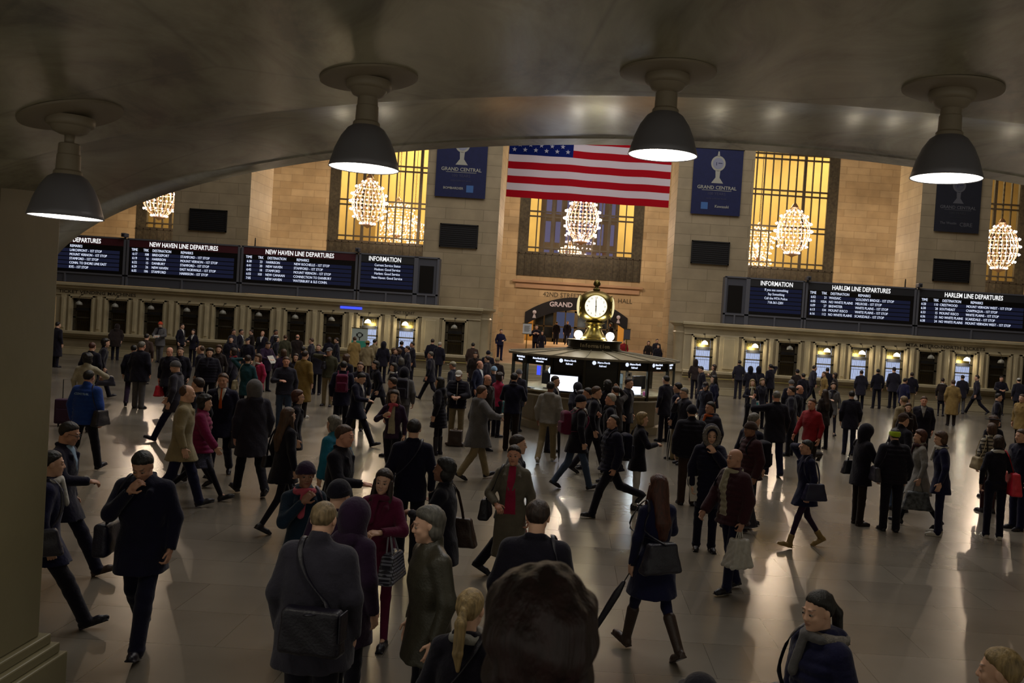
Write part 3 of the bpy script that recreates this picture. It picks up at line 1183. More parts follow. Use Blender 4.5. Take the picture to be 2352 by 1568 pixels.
# upper concourse wall above the arch, closing the room on the near side
ST('wall_north', MB().box((-46, YE - .4, 5.9), (46, YE, 26)).box((-46, YE - .4, 0), (-5.6, YE, 6)).box((8.3, YE - .4, 0), (46, YE, 6)), M['pier'])

M['colm'] = mat('olive_stone_column', '#7a7255', .42, var=.1, scale=1.2, bump=.08, bscale=10)
cxr = P(115, 980, YC_ - .2).x
mb = MB()
mb.box((cxr - .32, YC_ - .95, .44), (cxr, YC_ - .2, vz(cxr) + .35))
mb.box((cxr - .62, YC_ - .75, .44), (cxr - .32, YC_ - .2, 4.2))
mb.box((cxr - 3.4, YC_ - .95, .44), (cxr - .62, YC_ - .2, 4.2))
ST('wall_column_left', mb, M['colm'], bevel=.015)
mb = MB()
mb.box((cxr - 3.5, YC_ - 1.03, .36), (cxr + .05, YC_ - .12, .44)).box((cxr - 3.5, YC_ - 1.08, .28), (cxr + .1, YC_ - .08, .36)).box((cxr - 3.5, YC_ - 1.13, 0), (cxr + .14, YC_ - .04, .28))
ST('baseboard_column_left', mb, M['colm'], bevel=.012)
mb = MB()
mb.box((6.62, YC_ - .95, 0), (9.5, YC_ - .2, 4.2))
ST('wall_column_right', mb, M['colm'])

# steps and landing under the photographer
mb = MB()
for i in range(9):
    mb.box((-1.6, 3.3 - i * .32 - .32, 0), (2.6, 3.3 - i * .32, .165 * (i + 1)))
mb.box((-1.6, -1.4, 0), (2.6, .42, 1.485))
ST('floor_stairs', mb, M['marble'])
ST('floor_near', MB().box((-9, -3.5, -.3), (9, 3.4, -.001)), M['floor'])


def pendant(px, ydisc, yrim, d, label, power=16):
    """lamp whose mouth centre is seen at (px, yrim) at depth d"""
    c = P(px, yrim, d)
    xx = c.x
    zt = vz(xx) + vprof(d)
    r = empty('pendant_lamp', (xx, d, zt))
    tag(r, label, 'pendant lamp', 'row of hanging lamps under the arch')
    zr = c.z - zt       # mouth height relative to the ceiling point
    k = .385 / 2
    zt2 = -.02
    sl = (vz(xx + .01) - vz(xx - .01)) / .02
    # ceiling disc following the slope of the vault
    T = Matrix.Rotation(-math.atan(sl), 4, 'Y')
    mb = MB().lathe([(.265, -.002), (.265, -.014), (.25, -.02), (.13, -.022)], 40, T=T)
    smooth_by_angle(mb.build('ceiling_disc', M['lampwhite'], r))
    mb = MB().lathe([(.12, -.02), (.125, -.035), (.122, -.06), (.115, -.068), (.10, -.072), (.085, -.10), (.05, -.115), (.03, -.118)], 32)
    smooth_by_angle(mb.build('canopy', M['lampwhite'], r))
    hb = -.118
    neck_top = zr + .40
    mb = MB().lathe([(.026, hb), (.026, neck_top)], 16)
    mb.build('stem', M['lampwhite'], r, smooth=True)
    mb = MB().lathe([(.05, zr + .405), (.054, zr + .40), (.056, zr + .345), (.060, zr + .34), (.062, zr + .26), (.072, zr + .25), (.074, zr + .232)], 24)
    smooth_by_angle(mb.build('neck', M['lampwhite'], r), 25)
    mb = MB().lathe([(.070, zr + .235), (.10, zr + .215), (.135, zr + .165), (.163, zr + .10), (.182, zr + .035), (.192, zr), (.188, zr - .002), (.176, zr + .035), (.155, zr + .10), (.125, zr + .16), (.09, zr + .205), (.02, zr + .21)], 48, cap=False)
    mb.build('shade', M['lampgrey'], r, smooth=True)
    mb = MB().lathe([(.001, zr + .012), (.10, zr + .008), (.187, zr + .003), (.184, zr + .006), (.10, zr + .02), (.001, zr + .03)], 40, cap=False)
    mb.build('diffuser', M['lampin'], r)
    light('pendant_light', 'SPOT', (xx, d, zt + zr - .02), power, (1, .93, .78), .15, spot=rad(120))


pendant(151, 300, 499, 5.05, 'hanging lamp farthest left, beside the stone column')
pendant(836, 188, 387, 5.05, 'hanging lamp second from the left, above the left chandelier')
pendant(1522, 158, 357, 5.05, 'hanging lamp overlapping the right part of the flag')
pendant(2173, 215, 410, 5.05, 'hanging lamp farthest right, in front of the dark banner')

# ------------------------------------------------------------------ information booth
bc = P(1359, 880, 27.4)
BX, BY, BR = bc.x, 27.4, 2.46
NB = 16
A0 = rad(-90 - 6.6)


def corner(i, r, z):
    a = A0 + 2 * PI * i / NB
    return Vector((r * math.cos(a), r * math.sin(a), z))


booth = tag(empty('information_booth', (BX, BY, 0)), 'round glazed information booth with dark sign band and marble base', 'booth')
mb = MB().lathe([(BR * .9, 0), (BR * .9, .2), (BR * .86, .24), (BR * .86, .9), (BR * .93, .94), (BR * .93, 1.0)], NB, T=Matrix.Rotation(A0, 4, 'Z'))
mb.build('marble_base', M['marble'], booth)
mb = MB().lathe([(BR * 1.02, .97), (BR * 1.05, .985), (BR * 1.05, 1.01), (BR * .9, 1.01)], NB, T=Matrix.Rotation(A0, 4, 'Z'))
mb.build('outer_shelf', mat('pale_marble_shelf', '#b9ad98', .25), booth)
mb = MB().lathe([(BR * .99, 1.10), (BR * .99, 1.14), (BR * .6, 1.14)], NB, T=Matrix.Rotation(A0, 4, 'Z'))
mb.lathe([(BR * .9, 1.0), (BR * .9, 1.1)], NB, T=Matrix.Rotation(A0, 4, 'Z'))
mb.build('counter', M['marble2'], booth)
for i in range(NB):
    p = corner(i, BR * .985, 0)
    o = MB().box((-.035, -.035, 1.0), (.035, .035, 2.12)).build('post', M['booth'], booth)
    o.location = (p.x, p.y, 0)
    o.rotation_euler = (0, 0, A0 + 2 * PI * i / NB)
for i in range(NB):
    a, b = corner(i, BR * .97, 0), corner(i + 1, BR * .97, 0)
    m_ = (a + b) / 2
    ang = math.atan2(b.y - a.y, b.x - a.x)
    L = (b - a).length / 2
    T = Matrix.Translation(m_) @ Matrix.Rotation(ang, 4, 'Z')
    front = m_.y < .6
    if i in (0,):      # solid panel holding nothing, dark
        MB().box((-L, -.01, 1.14), (L, .01, 1.84), T).build('dark_panel', mat('dark_olive_panel', '#26241c', .3, .3), booth)
    elif i == 15:
        MB().box((-L, -.01, 1.14), (L, .01, 1.84), T).build('dark_panel', M['screenbg'], booth)
    else:
        MB().box((-L, -.004, 1.14), (L, .004, 1.84), T).build('glass_panel', M['glass'], booth)
    s = MB().box((-L, -.03, 1.84), (L, .02, 2.10), T).build('sign_panel', M['black'], booth)
    if front:
        mb = MB()
        if i in (0, 15, 1, 2):
            mb.prism([(-.22 + .055 * math.cos(t), 2.01 + .055 * math.sin(t)) for t in [2 * PI * q / 16 for q in range(16)]], -.036, -.032, T)
            text(mb, 'Metro-North', -.13, 2.0, .075, -.035, 'LEFT', bold=.002, T=T, sx=.85)
            text(mb, 'Railroad', -.08, 1.91, .07, -.035, 'LEFT', bold=.002, T=T, sx=.85)
        else:
            text(mb, 'Metro-North Railroad', 0, 1.99, .07, -.035, 'CENTER', bold=.002, T=T, sx=.85)
            text(mb, 'Information', 0, 1.91, .07, -.035, 'CENTER', bold=.002, T=T, sx=.85)
        mb.build('sign_lettering', M['txt'], s)
    if i in (1, 2, 3):
        pass
mb = MB()
for i in range(NB):
    pts = [corner(i, BR * 1.04, 2.12), corner(i + 1, BR * 1.04, 2.12), corner(i + 1, .75, 2.30), corner(i, .75, 2.30)]
    mb.add([tuple(p) for p in pts], [(0, 1, 2, 3)])
    mb.tube([corner(i, BR * 1.04, 2.135), corner(i, .76, 2.315)], .014, 4)
mb.lathe([(BR * 1.0, 2.08), (BR * 1.05, 2.08), (BR * 1.05, 2.14), (BR * 1.03, 2.14)], NB, T=Matrix.Rotation(A0, 4, 'Z'), cap=False)
mb.build('roof', M['roof'], booth)
mb = MB().lathe([(.82, 2.28), (.82, 2.34), (.78, 2.36), (.78, 2.52), (.84, 2.56), (.84, 2.59), (.4, 2.59)], 40)
smooth_by_angle(mb.build('drum', M['booth'], booth))
mb = MB()
for q, ch in enumerate('Information'):
    a = rad(-90) + (q - 5) * .105
    T = Matrix.Translation((.80 * math.cos(a), .80 * math.sin(a), 0)) @ Matrix.Rotation(a + PI / 2, 4, 'Z')
    text(mb, ch, 0, 2.38, .16, 0, 'CENTER', bold=.003, T=T, ext=.012)
mb.build('drum_lettering', mat('pale_brass_letters', '#a79b7c', .5), booth)
mb = MB().lathe([(.9, 1.0), (.9, 1.5), (.5, 1.52), (.5, 2.1)], 16)
mb.build('core', mat('pale_booth_core', '#6b7072', .5), booth)
light('booth_light', 'POINT', (BX - .9, BY - 1.2, 1.98), 34, (.8, .93, 1), .15)
light('booth_light', 'POINT', (BX + 1.3, BY - .9, 1.98), 34, (.8, .93, 1), .15)
light('booth_light', 'POINT', (BX - 1.7, BY + .2, 1.98), 22, (.8, .93, 1), .15)


def at_booth(name, ang, r, z, builds, label, cat, tilt=0):
    a = rad(ang)
    o = empty(name, (BX + r * math.cos(a), BY + r * math.sin(a), z), a + PI / 2 + rad(tilt))
    tag(o, label, cat)
    for nm, mb, m in builds:
        mb.build(nm, m, o)
    return o


at_booth('display_screen', -109, 2.52, 1.142, [('screen', MB().box((-.40, -.03, .05), (.40, -.02, .47)), M['screen']), ('casing', MB().box((-.43, -.02, .02), (.43, .03, .5)), M['black']), ('foot', MB().box((-.15, -.01, 0), (.15, .1, .02)), M['black'])],
         'wide bright white display screen facing out at the front of the booth', 'screen')
at_booth('computer_monitor', -40, 1.75, 1.142, [('casing', MB().box((-.3, 0, .14), (.3, .05, .52)), M['black']), ('stand', MB().box((-.04, .01, .0), (.04, .05, .2)).box((-.12, -.05, 0), (.12, .12, .015)), M['black'])],
         'black computer monitor inside the right side of the booth', 'monitor')
at_booth('computer_monitor', -138, 1.75, 1.142, [('casing', MB().box((-.26, 0, .12), (.26, .05, .5)), M['black']), ('stand', MB().box((-.04, .01, .0), (.04, .05, .2)).box((-.12, -.05, 0), (.12, .12, .015)), M['black'])],
         'black computer monitor inside the left side of the booth', 'monitor')
at_booth('laptop', -55, 2.0, 1.142, [('keyboard', MB().box((-.17, -.12, 0), (.17, .12, .02)), M['housing']), ('lid', MB().box((-.17, .12, .02), (.17, .14, .25)), M['screen'])], 'small open laptop glowing beside the monitor in the booth', 'laptop', 160)
at_booth('desk_lamp', -124, 2.0, 1.142, [('base', MB().lathe([(.09, 0), (.08, .03)], 14), M['white']), ('arm', MB().tube([(0, 0, .02), (.12, 0, .3), (-.05, 0, .52)], .012, 6), M['white']), ('ring_head', MB().tube([(-.1 + .08 * math.cos(t), 0, .55 + .08 * math.sin(t)) for t in [2 * PI * q / 16 for q in range(16)]], .025, 6, close=True), emis('lamp_ring', '#cfe6ff', 1.6))],
         'white round magnifier lamp on an arm inside the booth, left side', 'lamp')
at_booth('notice_card', -131, 2.37, 1.55, [('card', MB().box((-.07, 0, 0), (.07, .01, .26)), M['blue'])], 'blue glowing notice hanging behind the left booth glass', 'notice')
at_booth('notice_card', -66, 2.37, 1.66, [('card', MB().box((-.08, 0, 0), (.08, .01, .14)), M['white']), ('print', MB().box((-.03, -.004, .04), (.03, 0, .1)), M['black'])], 'small white notice taped to the booth glass, right of the centre', 'notice')
at_booth('pink_box', -47, 2.2, 1.142, [('box', MB().box((-.07, -.05, 0), (.07, .05, .1)), mat('pink_card', '#c24a86', .6)), ('top', MB().box((-.075, -.055, .1), (.075, .055, .12)), mat('pale_pink_card', '#d79ab8', .6))], 'small pink box on the booth counter, right side', 'box')
for k, (a, s) in enumerate(((-57, 'left of the pink box'), (-141, 'at the left window of the booth'))):
    at_booth('paper_stack', a, 2.3, 1.142, [('sheets', MB().box((-.12, -.08, 0), (.12, .08, .03)).box((-.1, -.09, .03), (.13, .06, .04)), M['white'])], 'white stack of papers on the counter ' + s, 'papers', 8)
at_booth('telephone', -118, 2.18, 1.142, [('body', MB().box((-.1, -.09, 0), (.1, .09, .05)), M['white']), ('handset', MB().tube([(-.12, -.02, .07), (0, -.02, .09), (.12, -.02, .07)], .022, 8), M['white'])], 'white telephone on the counter beside the bright display', 'telephone')
at_booth('wire_rack', -72, 1.9, 1.142, [('frame', MB().box((-.25, 0, 0), (-.24, .2, .6)).box((.24, 0, 0), (.25, .2, .6)).box((-.25, 0, .3), (.25, .2, .31)).box((-.25, 0, .58), (.25, .2, .6)), mat('bright_steel', '#b8c4c8', .3, .8)), ('papers', MB().box((-.2, .02, .31), (.0, .18, .44)), M['white'])], 'bright steel rack behind the booth glass, centre right', 'rack')

# clock
cl = P(1368, 704, BY)
clk = tag(empty('clock', (cl.x, BY, 2.59)), 'brass four-faced ball clock on top of the information booth, showing six', 'clock')
ZC = cl.z - 2.59
GR = .50
mb = MB().lathe([(.43, 0), (.43, .03), (.40, .05), (.39, .09), (.34, .13), (.29, .19), (.25, .26), (.22, .32), (.21, .36), (.25, .38), (.25, .41), (.21, .43), (.24, .47), (.32, .52), (.2, .56)], 40)
smooth_by_angle(mb.build('brass_pedestal', M['brass'], clk), 30)
mb = MB().lathe([(.575 * math.sin(PI * k / 28) + 1e-3, -GR * math.cos(PI * k / 28) * .98) for k in range(29)], 64, (0, 0, ZC), cap=False)
mb.v = [(max(-.465, min(.465, x)), max(-.465, min(.465, y)), z) for x, y, z in mb.v]
mb.build('brass_case', M['brass'], clk, smooth=True)
mb = MB().lathe([(.10, ZC + GR - .03), (.11, ZC + GR + .02), (.06, ZC + GR + .06), (.05, ZC + GR + .10), (.10, ZC + GR + .13), (.11, ZC + GR + .19), (.08, ZC + GR + .26), (.03, ZC + GR + .30), (.005, ZC + GR + .31)], 20)
smooth_by_angle(mb.build('finial', M['brass_dark'], clk))
for q in range(4):
    T = Matrix.Translation((0, 0, ZC)) @ Matrix.Rotation(q * PI / 2, 4, 'Z')
    fr = .325
    circ = lambda r, n=40: [(r * math.cos(2 * PI * i / n), r * math.sin(2 * PI * i / n)) for i in range(n)]
    mb = MB().prism(circ(fr), -.475, -.38, T)
    if q % 2:
        mb = MB().lathe([(fr * .98 * math.cos(PI / 2 * k / 8) + 1e-4, .465 + .10 * math.sin(PI / 2 * k / 8)) for k in range(9)], 32, T=T @ Matrix.Rotation(PI / 2, 4, 'X'))
    d = mb.build('dial', M['opal'] if q % 2 == 0 else M['opal_side'], clk)
    mb = MB()
    mb.tube([T @ Vector((fr * 1.06 * math.cos(a), -.465, fr * 1.06 * math.sin(a))) for a in [2 * PI * i / 40 for i in range(40)]], .022, 8, close=True)
    mb.build('bezel', M['brass'], clk, smooth=True)
    mb = MB()
    for h in range(12):
        a = PI / 2 - (h + 1) * PI / 6
        text(mb, str(h + 1), fr * .8 * math.cos(a), fr * .8 * math.sin(a) - .024, .075, -.478, 'CENTER', bold=.001, T=T)
    for h in range(60):
        a = h * PI / 30
        x_, z_ = fr * .95 * math.cos(a), fr * .95 * math.sin(a)
        mb.box((x_ - .003, -.480, z_ - .003), (x_ + .003, -.475, z_ + .003), T)
    if q % 2 == 0:
        mb.build('numerals', M['black'], d)
    mb = MB()

    def hand(a, L, w_):
        dx, dz = math.cos(a), math.sin(a)
        nx_, nz_ = -dz, dx
        mb.prism([(-dx * .07 + nx_ * w_ * .6, -dz * .07 + nz_ * w_ * .6), (-dx * .07 - nx_ * w_ * .6, -dz * .07 - nz_ * w_ * .6), (dx * L * .5 - nx_ * w_, dz * L * .5 - nz_ * w_), (dx * L, dz * L), (dx * L * .5 + nx_ * w_, dz * L * .5 + nz_ * w_)], -.487, -.481, T)
    hand(PI / 2 + rad(3), .29, .013)
    hand(-PI / 2 + rad(1), .24, .017)
    mb.prism(circ(.022, 12), -.490, -.480, T)
    if q % 2 == 0:
        mb.build('clock_hands', M['black'], d)
for sx, lb in ((-1, 'left'), (1, 'right')):
    p = P(1328 if sx < 0 else 1401, 777, BY - .25)
    g = MB().sphere((0, 0, 0), .125, 20, 12)
    g.lathe([(.06, -.14), (.05, -.115)], 12)
    o = g.build('globe_lamp', M['globe'], smooth=True)
    o.location = (p.x, BY - .25, 2.73)
    tag(o, 'small bright round globe lamp at the %s foot of the clock' % lb, 'lamp', 'globe lamps at the foot of the clock')
    light('globe_light', 'POINT', (p.x, BY - .25, 2.95), 5, (1, .93, .75), .1)
light('clock_light', 'POINT', (cl.x, BY - .85, 3.3), 6, (1, .9, .5), .1)

# ------------------------------------------------------------------ signs in and around the central bay
# arched black banner over the passage
mb = MB()
n = 24
za = lambda u: zo + (zc - zo) * (1 - (2 * u - 1) ** 2)
hb = .85
for i in range(n):
    u0, u1 = i / n, (i + 1) / n
    q = [(pa + (pb - pa) * u0, za(u0) - hb), (pa + (pb - pa) * u1, za(u1) - hb), (pa + (pb - pa) * u1, za(u1)), (pa + (pb - pa) * u0, za(u0))]
    mb.prism(q, YW - .08, YW - .04)
ab = mb.build('arched_banner', mat('black_banner_cloth', '#15141a', .8))
tag(ab, 'black arched banner reading GRAND over the central passage', 'banner')
mb = MB()
xg = P(1262, 697, YW).x
text(mb, 'GRAND', xg, P(1262, 703, YW).z, .43, YW - .09, bold=.012, rise=lambda a: .02 * a - .004 * a * a)
mb.build('lettering', M['fwhite'], ab)
mb = MB()
for u in (.09, .91):
    cx = pa + (pb - pa) * u
    z = za(u) - hb + .5
    mb.sphere((cx, YW - .09, z), .13, 12, 8)
    mb.prism([(cx - .12, z - .38), (cx + .12, z - .38), (cx + .04, z - .12), (cx - .04, z - .12)], YW - .1, YW - .08)
mb.build('emblem', M['fwhite'], ab)


def easel(px, py0, py1, wpx, Y, zfoot, label, col, kind='easel_sign', legs=True, extra=None):
    c = P(px, (py0 + py1) / 2, Y)
    z1, z0 = P(px, py0, Y).z, P(px, py1, Y).z
    W = wpx / FPX * Y
    r = empty(kind, (c.x, Y, zfoot))
    tag(r, label, 'sign')
    MB().box((-W / 2, -.03, z0 - zfoot), (W / 2, 0, z1 - zfoot)).build('board', col, r)
    mb = MB().box((-W / 2 - .03, -.04, z0 - zfoot - .03), (W / 2 + .03, -.03, z0 - zfoot)).box((-W / 2 - .03, -.04, z1 - zfoot), (W / 2 + .03, -.03, z1 - zfoot + .03))
    mb.build('frame', M['brass_dark'], r)
    mb = MB().tube([(0, .02, 0.02), (0, .02, z1 - zfoot)], .025, 8)
    mb.lathe([(.2, 0), (.19, .02), (.04, .04)], 16)
    mb.build('stand', M['brass'], r)
    if extra:
        extra(r, W, z0 - zfoot, z1 - zfoot)
    return r


def lines(r, W, z0, z1):
    mb = MB()
    for i in range(9):
        z = z1 - .12 - i * (z1 - z0) * .07
        mb.box((-W * .34, -.034, z), (W * .34 * (1 - .2 * (i % 3)), -.031, z + .02))
    mb.build('print', mat('grey_print', '#7d7c7a', .8), r)


def green(r, W, z0, z1):
    MB().box((-W / 2, -.034, z0), (W / 2, -.031, z0 + (z1 - z0) * .42)).build('green_print', mat('teal_print', '#3fa088', .7), r)
    mb = MB().tube([(.11 * math.cos(t), -.034, z1 - .3 + .11 * math.sin(t)) for t in [2 * PI * q / 16 for q in range(16)]], .02, 4, close=True)
    mb.box((-.16, -.036, z1 - .36), (-.12, -.031, z1 - .24)).box((.12, -.036, z1 - .36), (.16, -.031, z1 - .24)).box((-.02, -.036, z1 - .56), (.02, -.031, z1 - .42))
    mb.build('logo_print', M['grey_hdr'], r)


easel(1211, 743, 766, 20, 46.9, .83, 'white notice board on a brass stand left of the central passage', M['white'], extra=lines)
easel(826, 754, 803, 36, 42.8, 0, 'tall white and green poster board in front of a lit ticket window', mat('white_poster', '#b4c2bc', .6), kind='poster_board', extra=green)
easel(1440, 756, 779, 15, 46.9, .83, 'dark framed poster on a stand right of the central passage', M['housing'])

# ================================================================== people
COL = dict(black='#13101f', navy='#16173a', dknavy='#0f0e28', blue='#1c3f8c', jeans='#3b4a63', dkjeans='#20243a', grey='#5c5a5c', ltgrey='#8a8782', charcoal='#302e3a',
           dkgrey='#23212e', brown='#3b2b24', dkbrown='#241a18', tan='#8d7444', mustard='#7e6530', beige='#8e8264', khaki='#8a7b5c', olive='#3f3d2c', leather='#3a372c', maroon='#3a1c24',
           magenta='#7a1b4a', fuchsia='#a02348', red='#8c1c26', wine='#5e1638', teal='#143b42', dkteal='#15283a', cyan='#1d6a86', white='#c2bfb8', cream='#a39c86', orange='#b65320',
           purple='#2d1a35', green='#2c3a2c', lime='#a8c22c', plaid='#8f887a', silver='#8a8c96', hotred='#c01c34', hotorange='#c8482c', ltblue='#7f9ab4', pink='#b44a5c', tealbag='#3f8a8c', greycoat='#6a6458')
SKIN = dict(fair='#dcae94', tan='#c4937a', brown='#966a54', dark='#6a4838', ruddy='#d89c82')
HAIR = dict(black='#15100f', dkbrown='#2b1c16', brown='#4a3222', auburn='#4a2418', grey='#6b6760', salt='#55524c', white='#a8a296', blonde='#937c54', sandy='#7d6a4c', plum='#2c1a1c', red='#6e3a22')


def cloth(c):
    hx = COL.get(c, c)
    return mat('%s_cloth' % c, hx, .85, var=.14, scale=9, bump=.35, bscale=28, spec=.2, sheen=.15)


def leatherm(c):
    return mat('%s_leather' % c, COL.get(c, c), .42, var=.15, scale=12, bump=.2, bscale=60)


def skin_mat(c):
    key = ('skin', c)
    if key in MATS:
        return MATS[key]
    m = bpy.data.materials.new(c + '_skin')
    m.use_nodes = True
    nt = m.node_tree
    b = nt.nodes['Principled BSDF']
    b.inputs['Roughness'].default_value = .5
    at = nd(nt, 'ShaderNodeVertexColor', layer_name='tone')
    mx = nd(nt, 'ShaderNodeMixRGB')
    mx.inputs[1].default_value = lin(SKIN[c])
    nt.links.new(at.outputs['Alpha'], mx.inputs[0])
    nt.links.new(at.outputs['Color'], mx.inputs[2])
    nt.links.new(mx.outputs[0], b.inputs['Base Color'])
    MATS[key] = m
    return m


def hair_mat(c):
    key = ('hair', c)
    if key in MATS:
        return MATS[key]
    m = mat(c + '_hair', HAIR[c], .5, var=.45, scale=55, bump=.35, bscale=110)
    nt = m.node_tree
    tc = [q for q in nt.nodes if q.type == 'TEX_COORD'][0]
    mp = nd(nt, 'ShaderNodeMapping')
    mp.inputs['Scale'].default_value = (1, 1, .12)
    nt.links.new(tc.outputs['Object'], mp.inputs[0])
    for q in nt.nodes:
        if q.type == 'TEX_NOISE':
            nt.links.new(mp.outputs[0], q.inputs['Vector'])
    MATS[key] = m
    return m


# ---------------------------------------------------------------- distance fields -> smooth meshes
class SDF:
    def __init__(s, lo, hi, h, fine=(), hf=None):
        ax = []
        for i in range(3):
            p = lo[i]
            out = [p]
            while p < hi[i]:
                f = any(a[i] - 1e-6 <= p <= b[i] for a, b in fine)
                p += hf if (f and hf) else h
                out.append(p)
            ax.append(np.array(out, dtype=np.float32))
        s.ax = ax
        s.D = np.full([len(a) for a in ax], .35, dtype=np.float32)

    def blk(s, lo, hi, pad=.06):
        sl = []
        for i in range(3):
            a = int(np.searchsorted(s.ax[i], lo[i] - pad))
            b = int(np.searchsorted(s.ax[i], hi[i] + pad))
            sl.append(slice(max(0, a - 1), max(b + 1, a + 1)))
        g = [s.ax[i][sl[i]] for i in range(3)]
        return tuple(sl), g[0][:, None, None], g[1][None, :, None], g[2][None, None, :]

    def put(s, sl, d, k=0.0, mode='u'):
        A = s.D[sl]
        if A.size == 0:
            return
        if mode == 'u':
            if k > 0:
                h = np.clip(.5 + .5 * (A - d) / k, 0, 1)
                s.D[sl] = A + (d - A) * h - k * h * (1 - h)
            else:
                s.D[sl] = np.minimum(A, d)
        elif mode == 's':
            if k > 0:
                h = np.clip(.5 - .5 * (A + d) / k, 0, 1)
                s.D[sl] = A + (-d - A) * h + k * h * (1 - h)
            else:
                s.D[sl] = np.maximum(A, -d)

    def cap(s, a, b, ra, rb, k=.02, fl=None, mode='u'):
        a, b = np.array(a, float), np.array(b, float)
        R = max(ra, rb)
        sl, X, Y, Z = s.blk(np.minimum(a, b) - R, np.maximum(a, b) + R)
        ab = b - a
        L = float(ab @ ab) + 1e-9
        px, py, pz = X - a[0], Y - a[1], Z - a[2]
        t = np.clip((px * ab[0] + py * ab[1] + pz * ab[2]) / L, 0, 1)
        dx, dy, dz = px - t * ab[0], py - t * ab[1], pz - t * ab[2]
        if fl:
            dx, dy, dz = dx * fl[0], dy * fl[1], dz * fl[2]
        s.put(sl, np.sqrt(dx * dx + dy * dy + dz * dz) - (ra + (rb - ra) * t), k, mode)

    def ell(s, c, r, k=.02, M=None, mode='u', cut=None, amp=0, frq=60, off=None):
        c = np.array(c, float)
        R = max(r) if M is not None else np.array(r)
        sl, X, Y, Z = s.blk(c - R, c + R)
        px, py, pz = X - c[0], Y - c[1], Z - c[2]
        if M is not None:   # columns of M: local axes in world
            qx = px * M[0][0] + py * M[1][0] + pz * M[2][0]
            qy = px * M[0][1] + py * M[1][1] + pz * M[2][1]
            qz = px * M[0][2] + py * M[1][2] + pz * M[2][2]
        else:
            qx, qy, qz = px, py, pz
        k0 = np.sqrt((qx / r[0]) ** 2 + (qy / r[1]) ** 2 + (qz / r[2]) ** 2)
        k1 = np.sqrt((qx / r[0] ** 2) ** 2 + (qy / r[1] ** 2) ** 2 + (qz / r[2] ** 2) ** 2) + 1e-6
        d = k0 * (k0 - 1) / k1
        if amp:
            d = d + amp * (np.sin(frq * qx + 1.3) * np.sin(frq * qy * .9 + qz * 9) + np.sin(frq * .8 * qz + 2 * np.sin(frq * .3 * qx)) * .8)
        if off is not None:
            d = d - off(qx, qy, qz)
        if cut is not None:
            d = np.maximum(d, cut(qx, qy, qz))
        s.put(sl, d, k, mode)

    def prof(s, zs, cx, cy, w, dp, k=.03, e=2.3, post=None):
        zs = np.array(zs, float)
        o = np.argsort(zs)
        zs, cx, cy, w, dp = zs[o], np.array(cx, float)[o], np.array(cy, float)[o], np.array(w, float)[o], np.array(dp, float)[o]
        lo = (min(cx - w), min(cy - dp), zs[0])
        hi = (max(cx + w), max(cy + dp), zs[-1])
        sl, X, Y, Z = s.blk(lo, hi)
        z = Z.ravel()
        f = lambda v: np.interp(z, zs, v)[None, None, :]
        W, DP = f(w), f(dp)
        u, v = np.abs(X - f(cx)) / W, np.abs(Y - f(cy)) / DP
        d = ((u ** e + v ** e + 1e-9) ** (1 / e) - 1) * np.minimum(W, DP)
        d = np.maximum(d, np.maximum(zs[0] - Z, Z - zs[-1]))
        if post is not None:
            d = post(d, X, Y, Z)
        s.put(sl, d, k)

    def box(s, c, b, r, k=0, M=None, taper=0):
        c = np.array(c, float)
        R = float(np.linalg.norm(b)) + r
        sl, X, Y, Z = s.blk(c - R, c + R)
        px, py, pz = X - c[0], Y - c[1], Z - c[2]
        if M is not None:
            qx = px * M[0][0] + py * M[1][0] + pz * M[2][0]
            qy = px * M[0][1] + py * M[1][1] + pz * M[2][1]
            qz = px * M[0][2] + py * M[1][2] + pz * M[2][2]
        else:
            qx, qy, qz = px + 0 * py + 0 * pz, py + 0 * px + 0 * pz, pz + 0 * px + 0 * py
        if taper:
            sc = 1 + taper * qz / b[2]
            qx, qy = qx * sc, qy * sc
        ax_, ay, az = np.abs(qx) - b[0], np.abs(qy) - b[1], np.abs(qz) - b[2]
        d = np.sqrt(np.maximum(ax_, 0) ** 2 + np.maximum(ay, 0) ** 2 + np.maximum(az, 0) ** 2) + np.minimum(np.maximum(ax_, np.maximum(ay, az)), 0) - r
        s.put(sl, d, k)

    def mesh(s):
        D = s.D
        D[0], D[-1] = .1, .1
        D[:, 0], D[:, -1] = .1, .1
        D[:, :, 0], D[:, :, -1] = .1, .1
        nx, ny, nz = D.shape
        neg = D < 0
        cnt = np.zeros((nx - 1, ny - 1, nz - 1), np.int8)
        for i in (0, 1):
            for j in (0, 1):
                for k in (0, 1):
                    cnt += neg[i:nx - 1 + i, j:ny - 1 + j, k:nz - 1 + k]
        act = (cnt > 0) & (cnt < 8)
        I, J, K = np.nonzero(act)
        n = len(I)
        if n == 0:
            return np.zeros((0, 3)), np.zeros((0, 4), int)
        idx = np.full(act.shape, -1, np.int32)
        idx[I, J, K] = np.arange(n)
        acc = np.zeros((n, 3))
        num = np.zeros(n)
        E = []
        for a in [(0, 0), (0, 1), (1, 0), (1, 1)]:
            E.append(((0, a[0], a[1]), (1, a[0], a[1])))
            E.append(((a[0], 0, a[1]), (a[0], 1, a[1])))
            E.append(((a[0], a[1], 0), (a[0], a[1], 1)))
        X, Y, Z = s.ax
